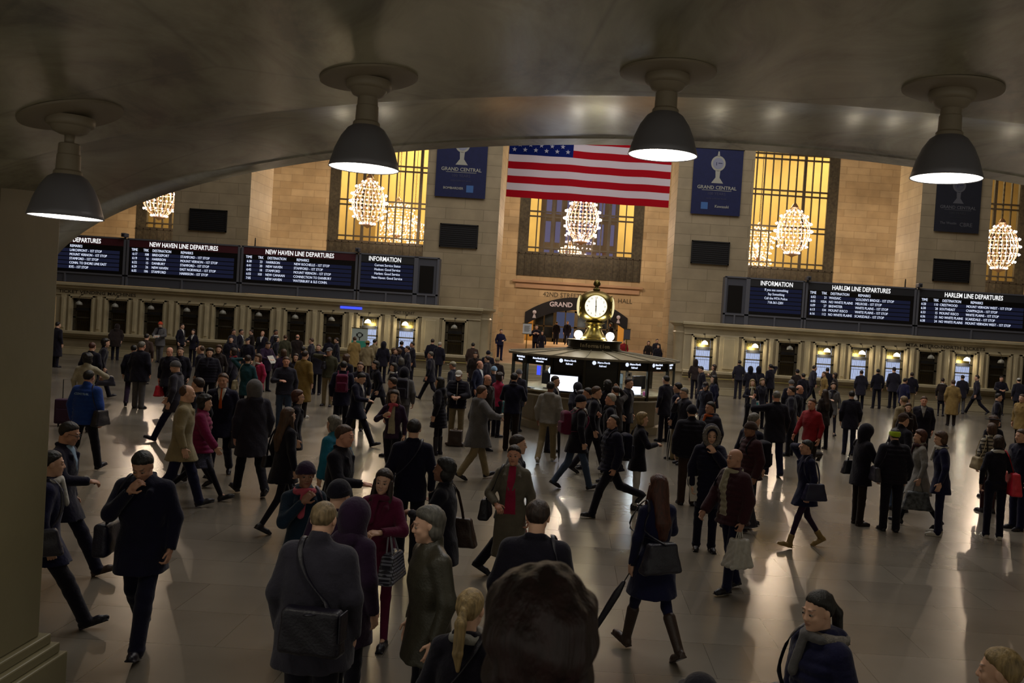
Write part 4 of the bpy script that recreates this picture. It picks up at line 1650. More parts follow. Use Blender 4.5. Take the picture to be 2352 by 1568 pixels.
        for a, b in E:
            da = D[I + a[0], J + a[1], K + a[2]]
            db = D[I + b[0], J + b[1], K + b[2]]
            m = (da < 0) != (db < 0)
            t = np.where(m, da / (da - db + 1e-12), 0)
            xa, xb = X[I + a[0]], X[I + b[0]]
            ya, yb = Y[J + a[1]], Y[J + b[1]]
            za, zb_ = Z[K + a[2]], Z[K + b[2]]
            acc[:, 0] += np.where(m, xa + (xb - xa) * t, 0)
            acc[:, 1] += np.where(m, ya + (yb - ya) * t, 0)
            acc[:, 2] += np.where(m, za + (zb_ - za) * t, 0)
            num += m
        V = acc / np.maximum(num, 1)[:, None]
        F = []
        # x edges
        m = neg[:-1, 1:-1, 1:-1] != neg[1:, 1:-1, 1:-1]
        i, j, k = np.nonzero(m)
        q = np.stack([idx[i, j, k], idx[i, j + 1, k], idx[i, j + 1, k + 1], idx[i, j, k + 1]], 1)
        fl = ~neg[i, j + 1, k + 1]
        q[fl] = q[fl][:, ::-1]
        F.append(q)
        m = neg[1:-1, :-1, 1:-1] != neg[1:-1, 1:, 1:-1]
        i, j, k = np.nonzero(m)
        q = np.stack([idx[i, j, k], idx[i, j, k + 1], idx[i + 1, j, k + 1], idx[i + 1, j, k]], 1)
        fl = ~neg[i + 1, j, k + 1]
        q[fl] = q[fl][:, ::-1]
        F.append(q)
        m = neg[1:-1, 1:-1, :-1] != neg[1:-1, 1:-1, 1:]
        i, j, k = np.nonzero(m)
        q = np.stack([idx[i, j, k], idx[i + 1, j, k], idx[i + 1, j + 1, k], idx[i, j + 1, k]], 1)
        fl = ~neg[i + 1, j + 1, k]
        q[fl] = q[fl][:, ::-1]
        F.append(q)
        F = np.concatenate(F)
        F = F[(F >= 0).all(1)]
        return V, F


def np_mesh(name, V, F):
    me = bpy.data.meshes.new(name)
    me.vertices.add(len(V))
    me.vertices.foreach_set('co', np.asarray(V, np.float32).ravel())
    me.loops.add(len(F) * 4)
    me.loops.foreach_set('vertex_index', F.astype(np.int32).ravel())
    me.polygons.add(len(F))
    me.polygons.foreach_set('loop_start', np.arange(0, len(F) * 4, 4, dtype=np.int32))
    me.polygons.foreach_set('loop_total', np.full(len(F), 4, np.int32))
    me.update(calc_edges=True)
    me.polygons.foreach_set('use_smooth', np.ones(len(F), bool))
    return me


# ---------------------------------------------------------------- skeleton
WR = {  # wrist targets for the right arm (x mirrored for the left), torso upright
    'h': (.245, .03, .90), 'f': (.235, .24, .95), 'b': (.25, -.20, .95), 'ph': (.10, .30, 1.14), 'ch': (.05, .20, 1.40), 'ear': (.15, .07, 1.50),
    'up': (.30, .22, 1.66), 'st': (.14, .20, 1.28), 'el': (.15, .27, 1.08), 'po': (.215, .10, .96), 're': (.14, .50, 1.22), 'hl': (.27, .28, 1.20), 'by': (.30, .02, .93),
    'hd': (.13, .06, 1.63), 'cx': (-.08, .24, 1.18), 'wave': (.40, .24, 1.52), 'bk': (.10, -.20, 1.02), 'rd': (.10, .32, 1.24), 'lo': (.32, -.30, 1.02),
    'me': (.12, .30, 1.20)}
LG = {  # (left thigh, left knee bend, left foot pitch), (right ...), spread
    's': ((2, 2, 0), (-1, 2, 0), .35), 'sw': ((3, 3, 0), (-3, 3, 0), 1.1), 'wl': ((20, 4, 14), (-14, 22, -30), .15), 'wr': ((-14, 22, -30), (20, 4, 14), .15),
    'Wl': ((28, 4, 18), (-20, 28, -42), .15), 'Wr': ((-20, 28, -42), (28, 4, 18), .15), 'sl': ((10, 6, 0), (-8, 10, -12), .3), 'sr': ((-8, 10, -12), (10, 6, 0), .3),
    'kr': ((4, 2, 0), (-12, 78, -60), .2), 'kl': ((-12, 78, -60), (4, 2, 0), .2), 'x': ((4, 4, 0), (-4, 4, 0), -.25), 'rr': ((30, 14, 10), (-30, 40, -50), .2)}


def ik(Sh, W_, l1, l2, pole):
    d = W_ - Sh
    L = d.length
    if L > (l1 + l2) * .998:
        W_ = Sh + d * ((l1 + l2) * .998 / L)
        d = W_ - Sh
        L = d.length
    a = (l1 * l1 - l2 * l2 + L * L) / (2 * L)
    h = math.sqrt(max(0, l1 * l1 - a * a))
    u = d / L
    p = pole - u * pole.dot(u)
    p.normalize()
    return Sh + u * a + p * h, W_


def skeleton(g):
    V = Vector
    fem = g['fem']
    sw = .158 if fem else .186
    lean = rad(g['lean'])
    Lx = Matrix.Rotation(-lean, 3, 'X')
    hipc = V((0, 0, .93))
    up = lambda v: hipc + Lx @ (V(v) - hipc)
    J = {'hip': hipc}
    L, Rr, spread = LG[g['legs']]
    for side, (ta, kb, fp) in ((-1, L), (1, Rr)):
        n = 'L' if side < 0 else 'R'
        hp = V((side * .092, 0, .92))
        out = .045 * spread
        ta, kb2 = rad(ta), rad(kb)
        kn = hp + V((side * out, math.sin(ta), -math.cos(ta))).normalized() * .43
        sb = ta - kb2
        an = kn + V((side * out * .5, math.sin(sb), -math.cos(sb))).normalized() * .41
        J['hip' + n], J['kn' + n], J['an' + n], J['fp' + n] = hp, kn, an, rad(fp)
    # ground: lowest foot point
    def low(n):
        f = J['fp' + n]
        an = J['an' + n]
        return min(an.z - .085 * math.cos(f) + .17 * math.sin(f), an.z - .085 * math.cos(f) - .06 * math.sin(f))
    dz = min(low('L'), low('R'))
    J['dz'] = dz
    for side in (-1, 1):
        n = 'L' if side < 0 else 'R'
        code = g['arm' + n]
        sh = up((side * sw, -.01, 1.415))
        w_ = V(WR[code])
        w_ = V((w_.x * side * (.93 if fem else 1), w_.y, w_.z))
        if code not in ('h', 'f', 'b', 'by') or g['lean'] > 20:
            w_ = up(w_)
        else:
            w_ = w_ + V((0, (up((0, 0, 1.4)).y) * .8, 0))
        pole = V((side * .55, -.75, -.35)) if code not in ('hd', 'up', 'wave', 'ear', 're', 'hl') else V((side * .9, -.1, -.5))
        if code in ('ch', 'ph', 'rd', 'me', 'el', 'cx', 'st'):
            pole = V((side * .75, -.35, -.7))
        el, w_ = ik(sh, w_, .285, .25, pole)
        J['sh' + n], J['el' + n], J['wr' + n] = sh, el, w_
    J['neck'] = up((0, -.005, 1.47))
    J['chest'] = up((0, 0, 1.3))
    J['head'] = up((0, .015, 1.605))
    Hm = (Matrix.Rotation(-lean * .35, 3, 'X') @ Matrix.Rotation(rad(g['hy']), 3, 'Z') @ Matrix.Rotation(-rad(g['hp']), 3, 'X') @ Matrix.Rotation(rad(g['ht']), 3, 'Y'))
    base = up((0, -.005, 1.52))
    J['head'] = base + Hm @ V((0, .02, .105))
    J['Hm'] = Hm
    for k in list(J):
        if isinstance(J[k], Vector):
            J[k] = J[k] - V((0, 0, dz))
    J['up'] = lambda v: up(v) - V((0, 0, dz))
    J['top'] = J['head'] + Hm @ V((0, -.01, .12))
    return J


def hpt(J, v):
    return J['head'] + J['Hm'] @ Vector(v)


def hand(s, J, n, side, fine, k=.006):
    el, wr = J['el' + n], J['wr' + n]
    d = (wr - el).normalized()
    # palm faces the body's midline when hanging, down/in when forward
    inn = Vector((-side, 0, 0)) if d.z < -.6 else Vector((-side * .35, -.15, -1 if d.z < .3 else .2))
    if d.z > .3:
        inn = Vector((-side * .6, -.75, 0))
    nrm = (inn - d * inn.dot(d)).normalized()       # palm normal
    lat = d.cross(nrm).normalized()                  # across the palm
    fwd = Vector((0, 1, .0)) if d.z < -.6 else Vector((-side * 1.0, .2, .3))
    if lat.dot(fwd) < 0:
        lat = -lat                                   # thumb side
    P0 = wr
    s.cap(P0 - d * .02, P0 + d * .02, .026, .026, .012)
    pc = P0 + d * .055
    Mx = [[lat[i], d[i], nrm[i]] for i in range(3)]
    s.ell(pc, (.041, .052, .017), .012, M=Mx)
    curl = .9 if J.get('grip') else .45
    rf = .0085 if fine else .0105
    for i, (o, l) in enumerate(((.028, .070), (.010, .078), (-.009, .072), (-.027, .056))):
        r0 = P0 + d * .092 + lat * o
        a1 = curl * .55
        p1 = r0 + (d * math.cos(a1) + nrm * math.sin(a1)) * l * .45 + lat * o * .12
        a2 = curl * 1.5
        p2 = p1 + (d * math.cos(a2) + nrm * math.sin(a2)) * l * .35
        a3 = curl * 2.1
        p3 = p2 + (d * math.cos(a3) + nrm * math.sin(a3)) * l * .26
        s.cap(r0 - d * .02, p1, rf * 1.1, rf, .004)
        s.cap(p1, p2, rf, rf * .92, .003)
        s.cap(p2, p3, rf * .92, rf * .8, .003)
    t0 = P0 + d * .028 + lat * .026
    t1 = t0 + (d * .6 + lat * .75 + nrm * .25).normalized() * .042
    t2 = t1 + (d * .9 + lat * .25 + nrm * .35).normalized() * .034
    s.cap(t0, t1, rf * 1.5, rf * 1.15, .008)
    s.cap(t1, t2, rf * 1.15, rf * .9, .004)
    J['palm' + n] = pc + nrm * .022
    J['hd' + n] = d


def body_mesh(g, J, h, hf):
    pts = [J[k] for k in ('wrL', 'wrR', 'head', 'anL', 'anR', 'elL', 'elR', 'shL', 'shR', 'knL', 'knR')]
    lo = np.min([list(p) for p in pts], 0) - .24
    hi = np.max([list(p) for p in pts], 0) + .24
    lo[2] = -.02
    hd = J['head']
    fine = [((hd.x - .11, hd.y - .13, hd.z - .17), (hd.x + .11, hd.y + .15, hd.z + .15))]
    for n in 'LR':
        d = (J['wr' + n] - J['el' + n]).normalized()
        c = J['wr' + n] + d * .08
        fine.append((tuple(c - Vector((.085, .085, .10))), tuple(c + Vector((.085, .085, .10)))))
    s = SDF(lo, hi, h, fine, hf)
    fem = g['fem']
    # limbs and trunk (under the clothes)
    for n, sd in (('L', -1), ('R', 1)):
        s.cap(J['hip' + n], J['kn' + n], .062, .046, .02)
        s.cap(J['kn' + n], J['an' + n], .046, .032, .02)
        f_ = J['fp' + n]
        s.cap(J['an' + n], J['an' + n] + Vector((0, .055 * math.cos(f_) + .035 * math.sin(f_), .055 * math.sin(f_) - .035 * math.cos(f_))), .026, .022, .01)
        s.cap(J['sh' + n] - Vector((0, 0, .02)), J['el' + n], .034, .030, .02)
        s.cap(J['el' + n], J['wr' + n], .033, .023, .02)
        hand(s, J, n, sd, hf < .008)
    s.cap(J['hip'], J['chest'], .085, .09, .05, fl=(.8, 1.1, 1))
    s.cap(J['shL'].lerp(J['shR'], .15) - Vector((0, 0, .02)), J['shR'].lerp(J['shL'], .15) - Vector((0, 0, .02)), .034, .034, .04)
    s.cap(J['chest'], J['neck'], .08, .05, .05)
    rn = .048 if fem else .056
    s.cap(J['neck'] - Vector((0, .0, .04)), hpt(J, (0, -.03, -.06)), rn + .008, rn, .02)
    # head
    Hm = [[J['Hm'][r][c] for c in range(3)] for r in range(3)]
    fw = .93 if fem else 1
    E = lambda c, r, k=.02, **q: s.ell(hpt(J, c), r, k, M=Hm, **q)
    E((0, -.014, .028), (.076 * fw, .094, .088))
    E((0, .018, -.02), (.063 * fw, .076, .088), .02)
    E((0, .042, -.072), (.040 * fw, .045, .040), .03)
    E((0, .070, -.097), (.020 * fw, .020, .017), .02)
    E((0, .030, -.052), (.056 * fw, .048, .034), .02)
    for sd in (-1, 1):
        E((sd * .032, .067, -.026), (.022, .020, .018), .02)           # cheek
        E((sd * .030, .0965, .006), (.018, .014, .012), .012, mode='s')  # eye socket
        E((sd * .030, .079, .003), (.0145, .0125, .011), .004)           # eyeball
        E((sd * .028, .083, .029), (.021, .010, .0060), .010)            # brow
        E((sd * .076 * fw, -.006, -.004), (.011, .020, .031), .004)      # ear
        E((sd * .011, .096, -.028), (.008, .011, .008), .006)            # nostril
    s.cap(hpt(J, (0, .084, .012)), hpt(J, (0, .101, -.024)), .008, .0125, .010)
    E((0, .0895, -.0515), (.023, .0105, .0055), .004)
    E((0, .0875, -.0625), (.020, .0110, .0065), .004)
    E((0, .100, -.0568), (.024, .006, .0014), .002, mode='s')
    V, F = s.mesh()
    me = np_mesh('body', V, F)
    # tone: lips, brows, eyes and painted eye-socket shade as vertex colours
    Hi = np.array(Hm)
    q = (V - np.array(J['head'])) @ Hi
    n = len(V)
    colr = np.zeros((n, 4), np.float32)

    def paint(mask, c, a):
        w_ = np.clip(mask, 0, 1) * a
        keep = w_ > colr[:, 3]
        for i in range(3):
            colr[keep, i] = lin(c)[i]
        colr[keep, 3] = w_[keep]
    sx = np.abs(q[:, 0])
    fr = q[:, 1] > .05
    r2 = ((sx - .029) / .017) ** 2 + ((q[:, 2] - .0310 - .10 * (sx - .029)) / .0042) ** 2
    paint(np.where(fr, 1.6 - r2, 0), '#20150f', .75)
    r2 = (q[:, 0] / .024) ** 2 + ((q[:, 2] + .057) / .0105) ** 2
    paint(np.where(fr, 1.5 - r2, 0), '#7a3532', .6 if fem else .4)
    if g['smile']:
        r2 = (q[:, 0] / .019) ** 2 + ((q[:, 2] + .058 - 8 * q[:, 0] ** 2) / .0048) ** 2
        colr[:, 3] = np.where((r2 < 1.2) & fr, .5, colr[:, 3])
        paint(np.where(fr, 1.5 - r2, 0), '#c8bcb0', .9)
    r2 = ((sx - .030) / .018) ** 2 + ((q[:, 2] - .004) / .010) ** 2
    paint(np.where(fr, 1.3 - r2, 0), '#3a2620', .55)
    if g['beard']:
        r2 = (q[:, 2] < -.03) & (q[:, 1] > -.02) & (sx < .075)
        paint(np.where(r2, np.clip((-.03 - q[:, 2]) / .012, 0, 1), 0), {'g': '#8a847a', 'd': '#2a1c15'}[g['beard']], .7)
    at = me.color_attributes.new('tone', 'FLOAT_COLOR', 'POINT')
    at.data.foreach_set('color', colr.ravel())
    return me


def eye_mesh(J, sd):
    mb = MB()
    Hm = J['Hm'].to_4x4()
    T = Matrix.Translation(hpt(J, (sd * .030, .0795, .003))) @ Hm
    mb.cur = 0
    mb.lathe([(.0136 * math.sin(PI * k / 8) + 1e-4, -.0136 * math.cos(PI * k / 8)) for k in range(9)], 14, T=T @ Matrix.Diagonal((1, 1, .62, 1)) @ Matrix.Rotation(-PI / 2, 4, 'X'), cap=False)
    mb.cur = 1
    mb.lathe([(.0001, .0142), (.0062, .0134), (.0062, .012)], 12, T=T @ Matrix.Rotation(-PI / 2, 4, 'X'), cap=False)
    me = bpy.data.meshes.new('eye')
    me.from_pydata(mb.v, [], mb.f)
    me.materials.append(mat('eye_white', '#8c857c', .3))
    me.materials.append(mat('eye_iris', '#1c120d', .2))
    me.polygons.foreach_set('material_index', mb.mi)
    return me


def hair_mesh(g, J, style, h):
    hd = J['head']
    lo = np.array(hd) - .2
    hi = np.array(hd) + .2
    long_ = style in ('long', 'longcurl', 'pony', 'wavy')
    if long_:
        lo[2] -= .42
        lo[:2] -= .08
        hi[:2] += .08
    s = SDF(lo, hi, h)
    Hm = [[J['Hm'][r][c] for c in range(3)] for r in range(3)]
    E = lambda c, r, k=.015, **q: s.ell(hpt(J, c), r, k, M=Hm, **q)
    fw = .94 if g['fem'] else 1
    amp = .0011
    lowz = {'short': -.055, 'crop': -.045, 'bald': -.05, 'bob': -.16, 'long': -.3, 'longcurl': -.3, 'pony': -.06, 'bun': -.06, 'curly': -.12, 'side': -.07, 'mid': -.10, 'wavy': -.3, 'thin': -.05}[style]
    th = {'short': .0095, 'crop': .004, 'bald': .004, 'bob': .022, 'long': .016, 'longcurl': .02, 'pony': .009, 'bun': .010, 'curly': .034, 'side': .016, 'mid': .022, 'wavy': .02, 'thin': .007}[style]

    def off(qx, qy, qz):    # thickness tapering to the hairline; coordinates relative to (0,-.014,.028)
        y, z = qy - .014, qz + .028
        face = (y - (.014 + .95 * (z - .015)) + .55 * np.maximum(0, np.abs(qx) - .034) + .004 * np.sin(qx * 190 + 40 * z) * np.sin(qx * 77)) * .75
        ear = np.where(z < .004, (y + .010 + .25 * (-z)) * .8, -1)
        f = np.maximum(np.maximum(face, ear), lowz - z)
        if style == 'bald':
            f = np.maximum(f, z - .035)
        if style == 'thin':
            f = np.maximum(f, y + .02 - .2 * (.06 - z))
        t = np.clip(-f / .030, 0, 1)
        return np.where(f > 0, -.012, .0015 + (th - .0015) * t * (2 - t))
    a2 = amp * (3.2 if style in ('curly', 'longcurl') else 1.2)
    fq = 150 if style not in ('curly', 'longcurl') else 95
    E((0, -.014, .028), (.0775 * fw, .0955, .0895), off=off, amp=a2, frq=fq)
    if style in ('bob', 'mid', 'curly'):
        E((0, -.035, -.045), (.083 + th * .6, .072, .075 if style != 'bob' else .095), .02, cut=lambda x, y, z: (y - .03), amp=a2, frq=fq)
        for sd in (-1, 1):
            E((sd * .074, -.018, -.035), (.018, .030, .050 if style == 'mid' else .08), .012, amp=a2, frq=fq)
    if long_ and style != 'pony':
        nk = J['neck']
        bk = J['up']((0, -.115, 1.30))
        E((0, -.045, -.06), (.088, .065, .10), .03, amp=a2, frq=fq)
        s.cap(hpt(J, (0, -.05, -.05)), bk, .088, .075, .03, fl=(.95, 1.5, 1))
        s.cap(bk, J['up']((0, -.12, 1.17)), .075, .045, .03, fl=(.9, 1.5, 1))
        for sd in (-1, 1):
            s.cap(hpt(J, (sd * .07, .0, .0)), J['up']((sd * .095, .05, 1.36)), .026, .030, .02)
    if style == 'pony':
        p0, p1 = hpt(J, (0, -.115, .02)), hpt(J, (0, -.15, -.05))
        s.cap(hpt(J, (0, -.09, .03)), p0, .03, .02, .01)
        s.cap(p0, p1, .02, .034, .01)
        e = p1 + Vector((0, -.02, -.16))
        s.cap(p1, e, .034, .03, .01)
        s.cap(e, e + Vector((0.01, -.01, -.09)), .03, .012, .01)
    if style == 'bun':
        E((0, -.125, .03), (.036, .034, .036), .008, amp=.003, frq=120)
    V, F = s.mesh()
    return np_mesh('hair', V, F)


def hat_mesh(g, J, kind, h):
    hd = J['head']
    s = SDF(np.array(hd) - .24, np.array(hd) + .24, h)
    Hm = [[J['Hm'][r][c] for c in range(3)] for r in range(3)]
    E = lambda c, r, k=.006, **q: s.ell(hpt(J, c), r, k, M=Hm, **q)
    if kind in ('beanie', 'headband'):
        def cut(x, y, z):
            return np.maximum(-.0 - (z + .028) - .0 + (y - .014) * .25 + .005, (-1 if kind == 'beanie' else (z + .028) - .07))
        E((0, -.014, .028), (.094, .112, .108), cut=cut)
        if kind == 'beanie':
            E((0, -.014, .030), (.098, .116, .085), cut=lambda x, y, z: np.maximum(-.002 - z + y * .25 - .012, z - .022 - y * .25))
    elif kind == 'cap':
        E((0, -.014, .030), (.090, .107, .100), cut=lambda x, y, z: -(z - .01))
        E((0, .105, .036), (.070, .085, .010), .006)
    elif kind == 'flat':
        E((0, .01, .075), (.105, .135, .042), .01)
        E((0, .115, .050), (.070, .05, .012), .01)
    elif kind == 'brim':
        E((0, -.014, .085), (.085, .100, .065), .01)
        E((0, -.012, .052), (.165, .180, .012), .012)
    elif kind in ('furhood', 'hood', 'hooddown'):
        pass
    V, F = s.mesh()
    return np_mesh('hat', V, F)


def hood_mesh(g, J, fur, h):
    """hood worn over the head, open at the face"""
    hd = J['head']
    s = SDF(np.array(hd) - .27, np.array(hd) + .27, h)
    Hm = [[J['Hm'][r][c] for c in range(3)] for r in range(3)]
    s.ell(hpt(J, (0, -.03, .015)), (.118, .140, .142), .02, M=Hm)
    s.cap(hpt(J, (0, -.05, -.06)), J['neck'], .105, .11, .04)
    s.ell(hpt(J, (0, .10, -.005)), (.073, .115, .100), .012, M=Hm, mode='s')
    V, F = s.mesh()
    me = np_mesh('hood', V, F)
    if not fur:
        return me, None
    s = SDF(np.array(hd) - .27, np.array(hd) + .27, h)
    pts = [hpt(J, (.098 * math.cos(t), .055 - .025 * math.sin(t), .0 + .125 * math.sin(t))) for t in [2 * PI * i / 22 for i in range(22)]]
    rs = random.Random(3)
    for i in range(22):
        s.cap(pts[i], pts[(i + 1) % 22], .032, .032, .006)
    for i in range(150):
        p = pts[i % 22]
        d = Vector((rs.gauss(0, 1), rs.gauss(0, 1), rs.gauss(0, 1))).normalized()
        s.cap(p + d * .02, p + d * (.045 + .015 * rs.random()), .008, .002, .003)
    V, F = s.mesh()
    return me, np_mesh('fur_trim', V, F)


TOPS = {  # hem z, hem half width, waist, chest, depth factor, sleeve radius, thickness, puff
    'jacket': (.84, .185, .165, .195, 1.0, .056, 0), 'coat': (.70, .205, .175, .20, 1.0, .060, 0), 'long': (.42, .235, .180, .202, 1.0, .061, 0),
    'puffer': (.84, .20, .195, .215, 1.12, .070, .016), 'pufferlong': (.62, .20, .19, .21, 1.08, .068, .014), 'suit': (.80, .19, .165, .198, .95, .055, 0), 'sweater': (.86, .175, .165, .188, .95, .053, 0),
    'parka': (.62, .225, .205, .215, 1.15, .070, 0), 'flare': (.60, .27, .155, .185, 1.0, .054, 0), 'hoodie': (.86, .185, .18, .197, 1.05, .060, 0)}


def top_field(g, J, s, grow=0.0, sleeves=True):
    hem, wh, ww, wc, df, sr, puff = TOPS[g['top']]
    fem = g['fem']
    q = .87 if fem else 1.0
    q *= g['wide']
    if fem and g['top'] != 'parka':
        ww *= .93
    dz = J['dz']
    hem = hem - dz
    up = J['up']
    c = lambda z: up((0, 0, z))
    # hem follows the hips and the stride
    hy = (J['knL'].y + J['knR'].y) / 2
    span = abs(J['knL'].y - J['knR'].y)
    rows = []
    zz = [1.505, 1.475, 1.445, 1.40, 1.33, 1.22, 1.08, .96]
    W_ = [.062, .085, .135, .178, wc * .98, wc, ww, (ww + wh) / 2 + .006]
    Dd = [.062, .075, .092, .105, .125, .135, .128, .136]
    if fem:
        Dd = [.055, .066, .082, .096, .128, .130, .114, .128]
    for z, w_, d_ in zip(zz, W_, Dd):
        p = c(z)
        rows.append((p.z, p.x, p.y + (.006 if z > 1.1 and z < 1.4 else 0), w_ * (q if w_ > .09 else 1) + grow, d_ * df * (g['wide'] ** .7) + grow))
    p = c(.93)
    t = max(0.05, (.93 - dz - hem))
    f = t / .45
    hemd = (.150 * df * g['wide'] + span * .38 * min(1, f) + .03 * f)
    rows.append((min(p.z, rows[-1][0] - .03), 0, p.y, (ww * .3 + wh * .7) * q + grow, .142 * df * g['wide'] ** .7 + grow))
    rows.append((hem, 0, hy * min(1, f), wh * q + grow, hemd + grow))
    rows = sorted(rows)
    zs, cx, cy, w_, d_ = map(list, zip(*rows))
    amp = .0045

    def post(d, X, Y, Z):
        if puff:
            d = d - puff * np.abs(np.sin(Z * 42)) + .004
        return d + amp * (np.sin(Z * 19 + X * 14 + 2 * np.sin(Y * 9)) * np.sin(X * 23 + Z * 6 + Y * 11)) + .0025 * np.sin(X * 55 + 3 * np.sin(Z * 7)) * np.clip((1.0 - Z) * 2, 0, 1)
    s.prof(zs, cx, cy, w_, d_, 0, 2.25, post)
    if sleeves:
        for n, sd in (('L', -1), ('R', 1)):
            sh, el, wr = J['sh' + n], J['el' + n], J['wr' + n]
            u = (wr - el).normalized()
            r = sr * (.92 if fem else 1) * g['wide'] ** .5
            sh2 = sh + Vector((-sd * .012, 0, -.022))
            s.cap(up((sd * .045, -.012, 1.468)), sh2 + Vector((0, 0, .012)), .040, r * .98, .04)
            s.cap(sh2, el, r * 1.2, r, .028)
            if puff:
                k = 5
                for i in range(k):
                    a_, b_ = sh2.lerp(el, i / k), sh2.lerp(el, (i + .6) / k)
                    s.cap(a_, b_, r * 1.15, r * 1.15, .015)
                for i in range(4):
                    a_, b_ = el.lerp(wr, i / 4), el.lerp(wr, (i + .6) / 4)
                    s.cap(a_, b_, r * 1.0, r * .95, .015)
            s.cap(el, wr - u * .012, r, r * .78, .02)
            # elbow folds
            m_ = (el - sh).normalized()
            s.cap(el - m_ * .03 - u * 0, el - m_ * .028, r * 1.06, r * 1.06, .02)
            # cuff opening
            s.cap(wr - u * .004, wr + u * .03, r * .60, r * .60, 0, mode='s')


def top_mesh(g, J, h):
    pts = [J[k] for k in ('wrL', 'wrR', 'elL', 'elR', 'shL', 'shR', 'neck')]
    lo = np.min([list(p) for p in pts], 0) - .16
    hi = np.max([list(p) for p in pts], 0) + .16
    sp = abs(J['knL'].y - J['knR'].y) * .5
    lo[0], hi[0] = min(lo[0], -.34), max(hi[0], .34)
    lo[1], hi[1] = min(lo[1], -.30 - sp), max(hi[1], .30 + sp)
    lo[2] = TOPS[g['top']][0] - J['dz'] - .05
    s = SDF(lo, hi, h)
    top_field(g, J, s)
    nk = J['neck']
    up = J['up']
    # collar
    if g['collar'] == 'stand':
        s.cap(up((0, -.012, 1.475)), up((0, -.02, 1.515)), .074, .068, .02)
        s.cap(up((0, .01, 1.53)), up((0, .005, 1.60)), .058, .058, 0, mode='s')
    elif g['collar'] == 'lapel':
        for sd in (-1, 1):
            s.cap(up((sd * .062, -.03, 1.50)), up((sd * .085, .105, 1.38)), .020, .026, .008)
            s.cap(up((sd * .085, .110, 1.39)), up((sd * .02, .138, 1.22)), .024, .008, .008)
        s.cap(up((-.055, -.055, 1.505)), up((.055, -.055, 1.505)), .022, .022, .01)
    elif g['collar'] == 'hood':
        s.cap(up((-.06, -.085, 1.46)), up((.06, -.085, 1.46)), .060, .060, .025)
        s.cap(up((-.075, -.03, 1.49)), up((-.05, .07, 1.45)), .035, .028, .02)
        s.cap(up((.075, -.03, 1.49)), up((.05, .07, 1.45)), .035, .028, .02)
        s.ell(up((0, -.11, 1.38)), (.085, .035, .09), .03)
    V, F = s.mesh()
    return np_mesh('coat', V, F)


def inset_mesh(g, J, h, kind):
    """shirt front / open coat panel / tie: strip lying on the chest"""
    up = J['up']
    a, b = up((0, .0, 1.52)), up((0, 0, .93))
    ztop, zbot = 1.50, {'shirt': 1.20, 'open': .93, 'tie': 1.17}[kind]
    lo = np.array((-.20, min(a.y, b.y) - .02, zbot - J['dz'] - .05))
    hi = np.array((.20, max(a.y, b.y) + .30, ztop - J['dz'] + .05))
    s = SDF(lo, hi, h)
    top_field(g, J, s, grow=.004 if kind != 'tie' else .008, sleeves=False)
    X, Y, Z = s.ax[0][:, None, None], s.ax[1][None, :, None], s.ax[2][None, None, :]
    z = Z + J['dz']
    if kind == 'shirt':
        wv = np.clip((z - 1.20) * .26, 0, .07)
    elif kind == 'open':
        wv = np.clip(.045 + (1.48 - z) * .05, 0, .075)
    else:
        wv = np.where(z > 1.44, .018, .014 + (1.44 - z) * .06)
    cyl = np.abs(X) - wv
    yc = np.interp(s.ax[2], sorted([b.z, a.z]), [b.y, a.y] if b.z < a.z else [a.y, b.y])[None, None, :]
    s.D = np.maximum(np.maximum(s.D, cyl), yc + .03 - Y).astype(np.float32)
    s.D = np.maximum(s.D, np.maximum(zbot - z, z - ztop)).astype(np.float32)
    V, F = s.mesh()
    return np_mesh(kind, V, F)


def legs_mesh(g, J, kind, h):
    pts = [J[k] for k in ('hip', 'knL', 'knR', 'anL', 'anR', 'hipL', 'hipR')]
    lo = np.min([list(p) for p in pts], 0) - .17
    hi = np.max([list(p) for p in pts], 0) + .17
    hi[0], lo[0] = max(hi[0], .25), min(lo[0], -.25)
    hi[2] = 1.06 - J['dz']
    s = SDF(lo, hi, h)
    w_ = g['wide'] ** .6 * (.93 if g['fem'] else 1)
    r = {'slacks': (.094, .068, .060), 'jeans': (.092, .064, .055), 'tights': (.080, .054, .040), 'baggy': (.100, .080, .074), 'skirt': (.08, .053, .038), 'pleat': (.08, .053, .038)}[kind]
    for n, sd in (('L', -1), ('R', 1)):
        hp, kn, an = J['hip' + n], J['kn' + n], J['an' + n]
        u = (an - kn).normalized()
        s.cap(hp + Vector((sd * .005, -.005, -.01)), kn, r[0] * w_ * (.86 if TOPS[g['top']][0] < .75 else 1), r[1] * w_, .03)
        end = an - u * (-.028 if kind != 'tights' else .0)
        s.cap(kn, end, r[1] * w_, r[2] * w_, .025)
        if kind in ('slacks', 'jeans', 'baggy'):
            s.ell(end - u * .02, (r[2] * 1.08, r[2] * 1.15, .022), .02)
            s.cap(kn.lerp(an, .25), kn.lerp(an, .3), r[1] * w_ * .98, r[1] * w_ * .97, .02)
    s.ell(Vector((0, -.012, .93 - J['dz'])), (.165 * w_, .115, .125), .04)
    if kind in ('skirt', 'pleat'):
        z0, z1 = (.56 if kind == 'skirt' else .36) - J['dz'], .98 - J['dz']
        sp = abs(J['knL'].y - J['knR'].y) * .4
        hy = (J['knL'].y + J['knR'].y) / 2
        kk = .82 if TOPS[g['top']][0] < .75 else 1
        s.prof([z0, z1], [0, 0], [hy, 0], [.20 * kk, .14 * kk], [(.13 + sp) * kk, .12 * kk], .02, 2.1, lambda d, X, Y, Z: d + .006 * np.sin(np.arctan2(Y, X + 1e-6) * 16))
    V, F = s.mesh()
    return np_mesh('trousers', V, F)


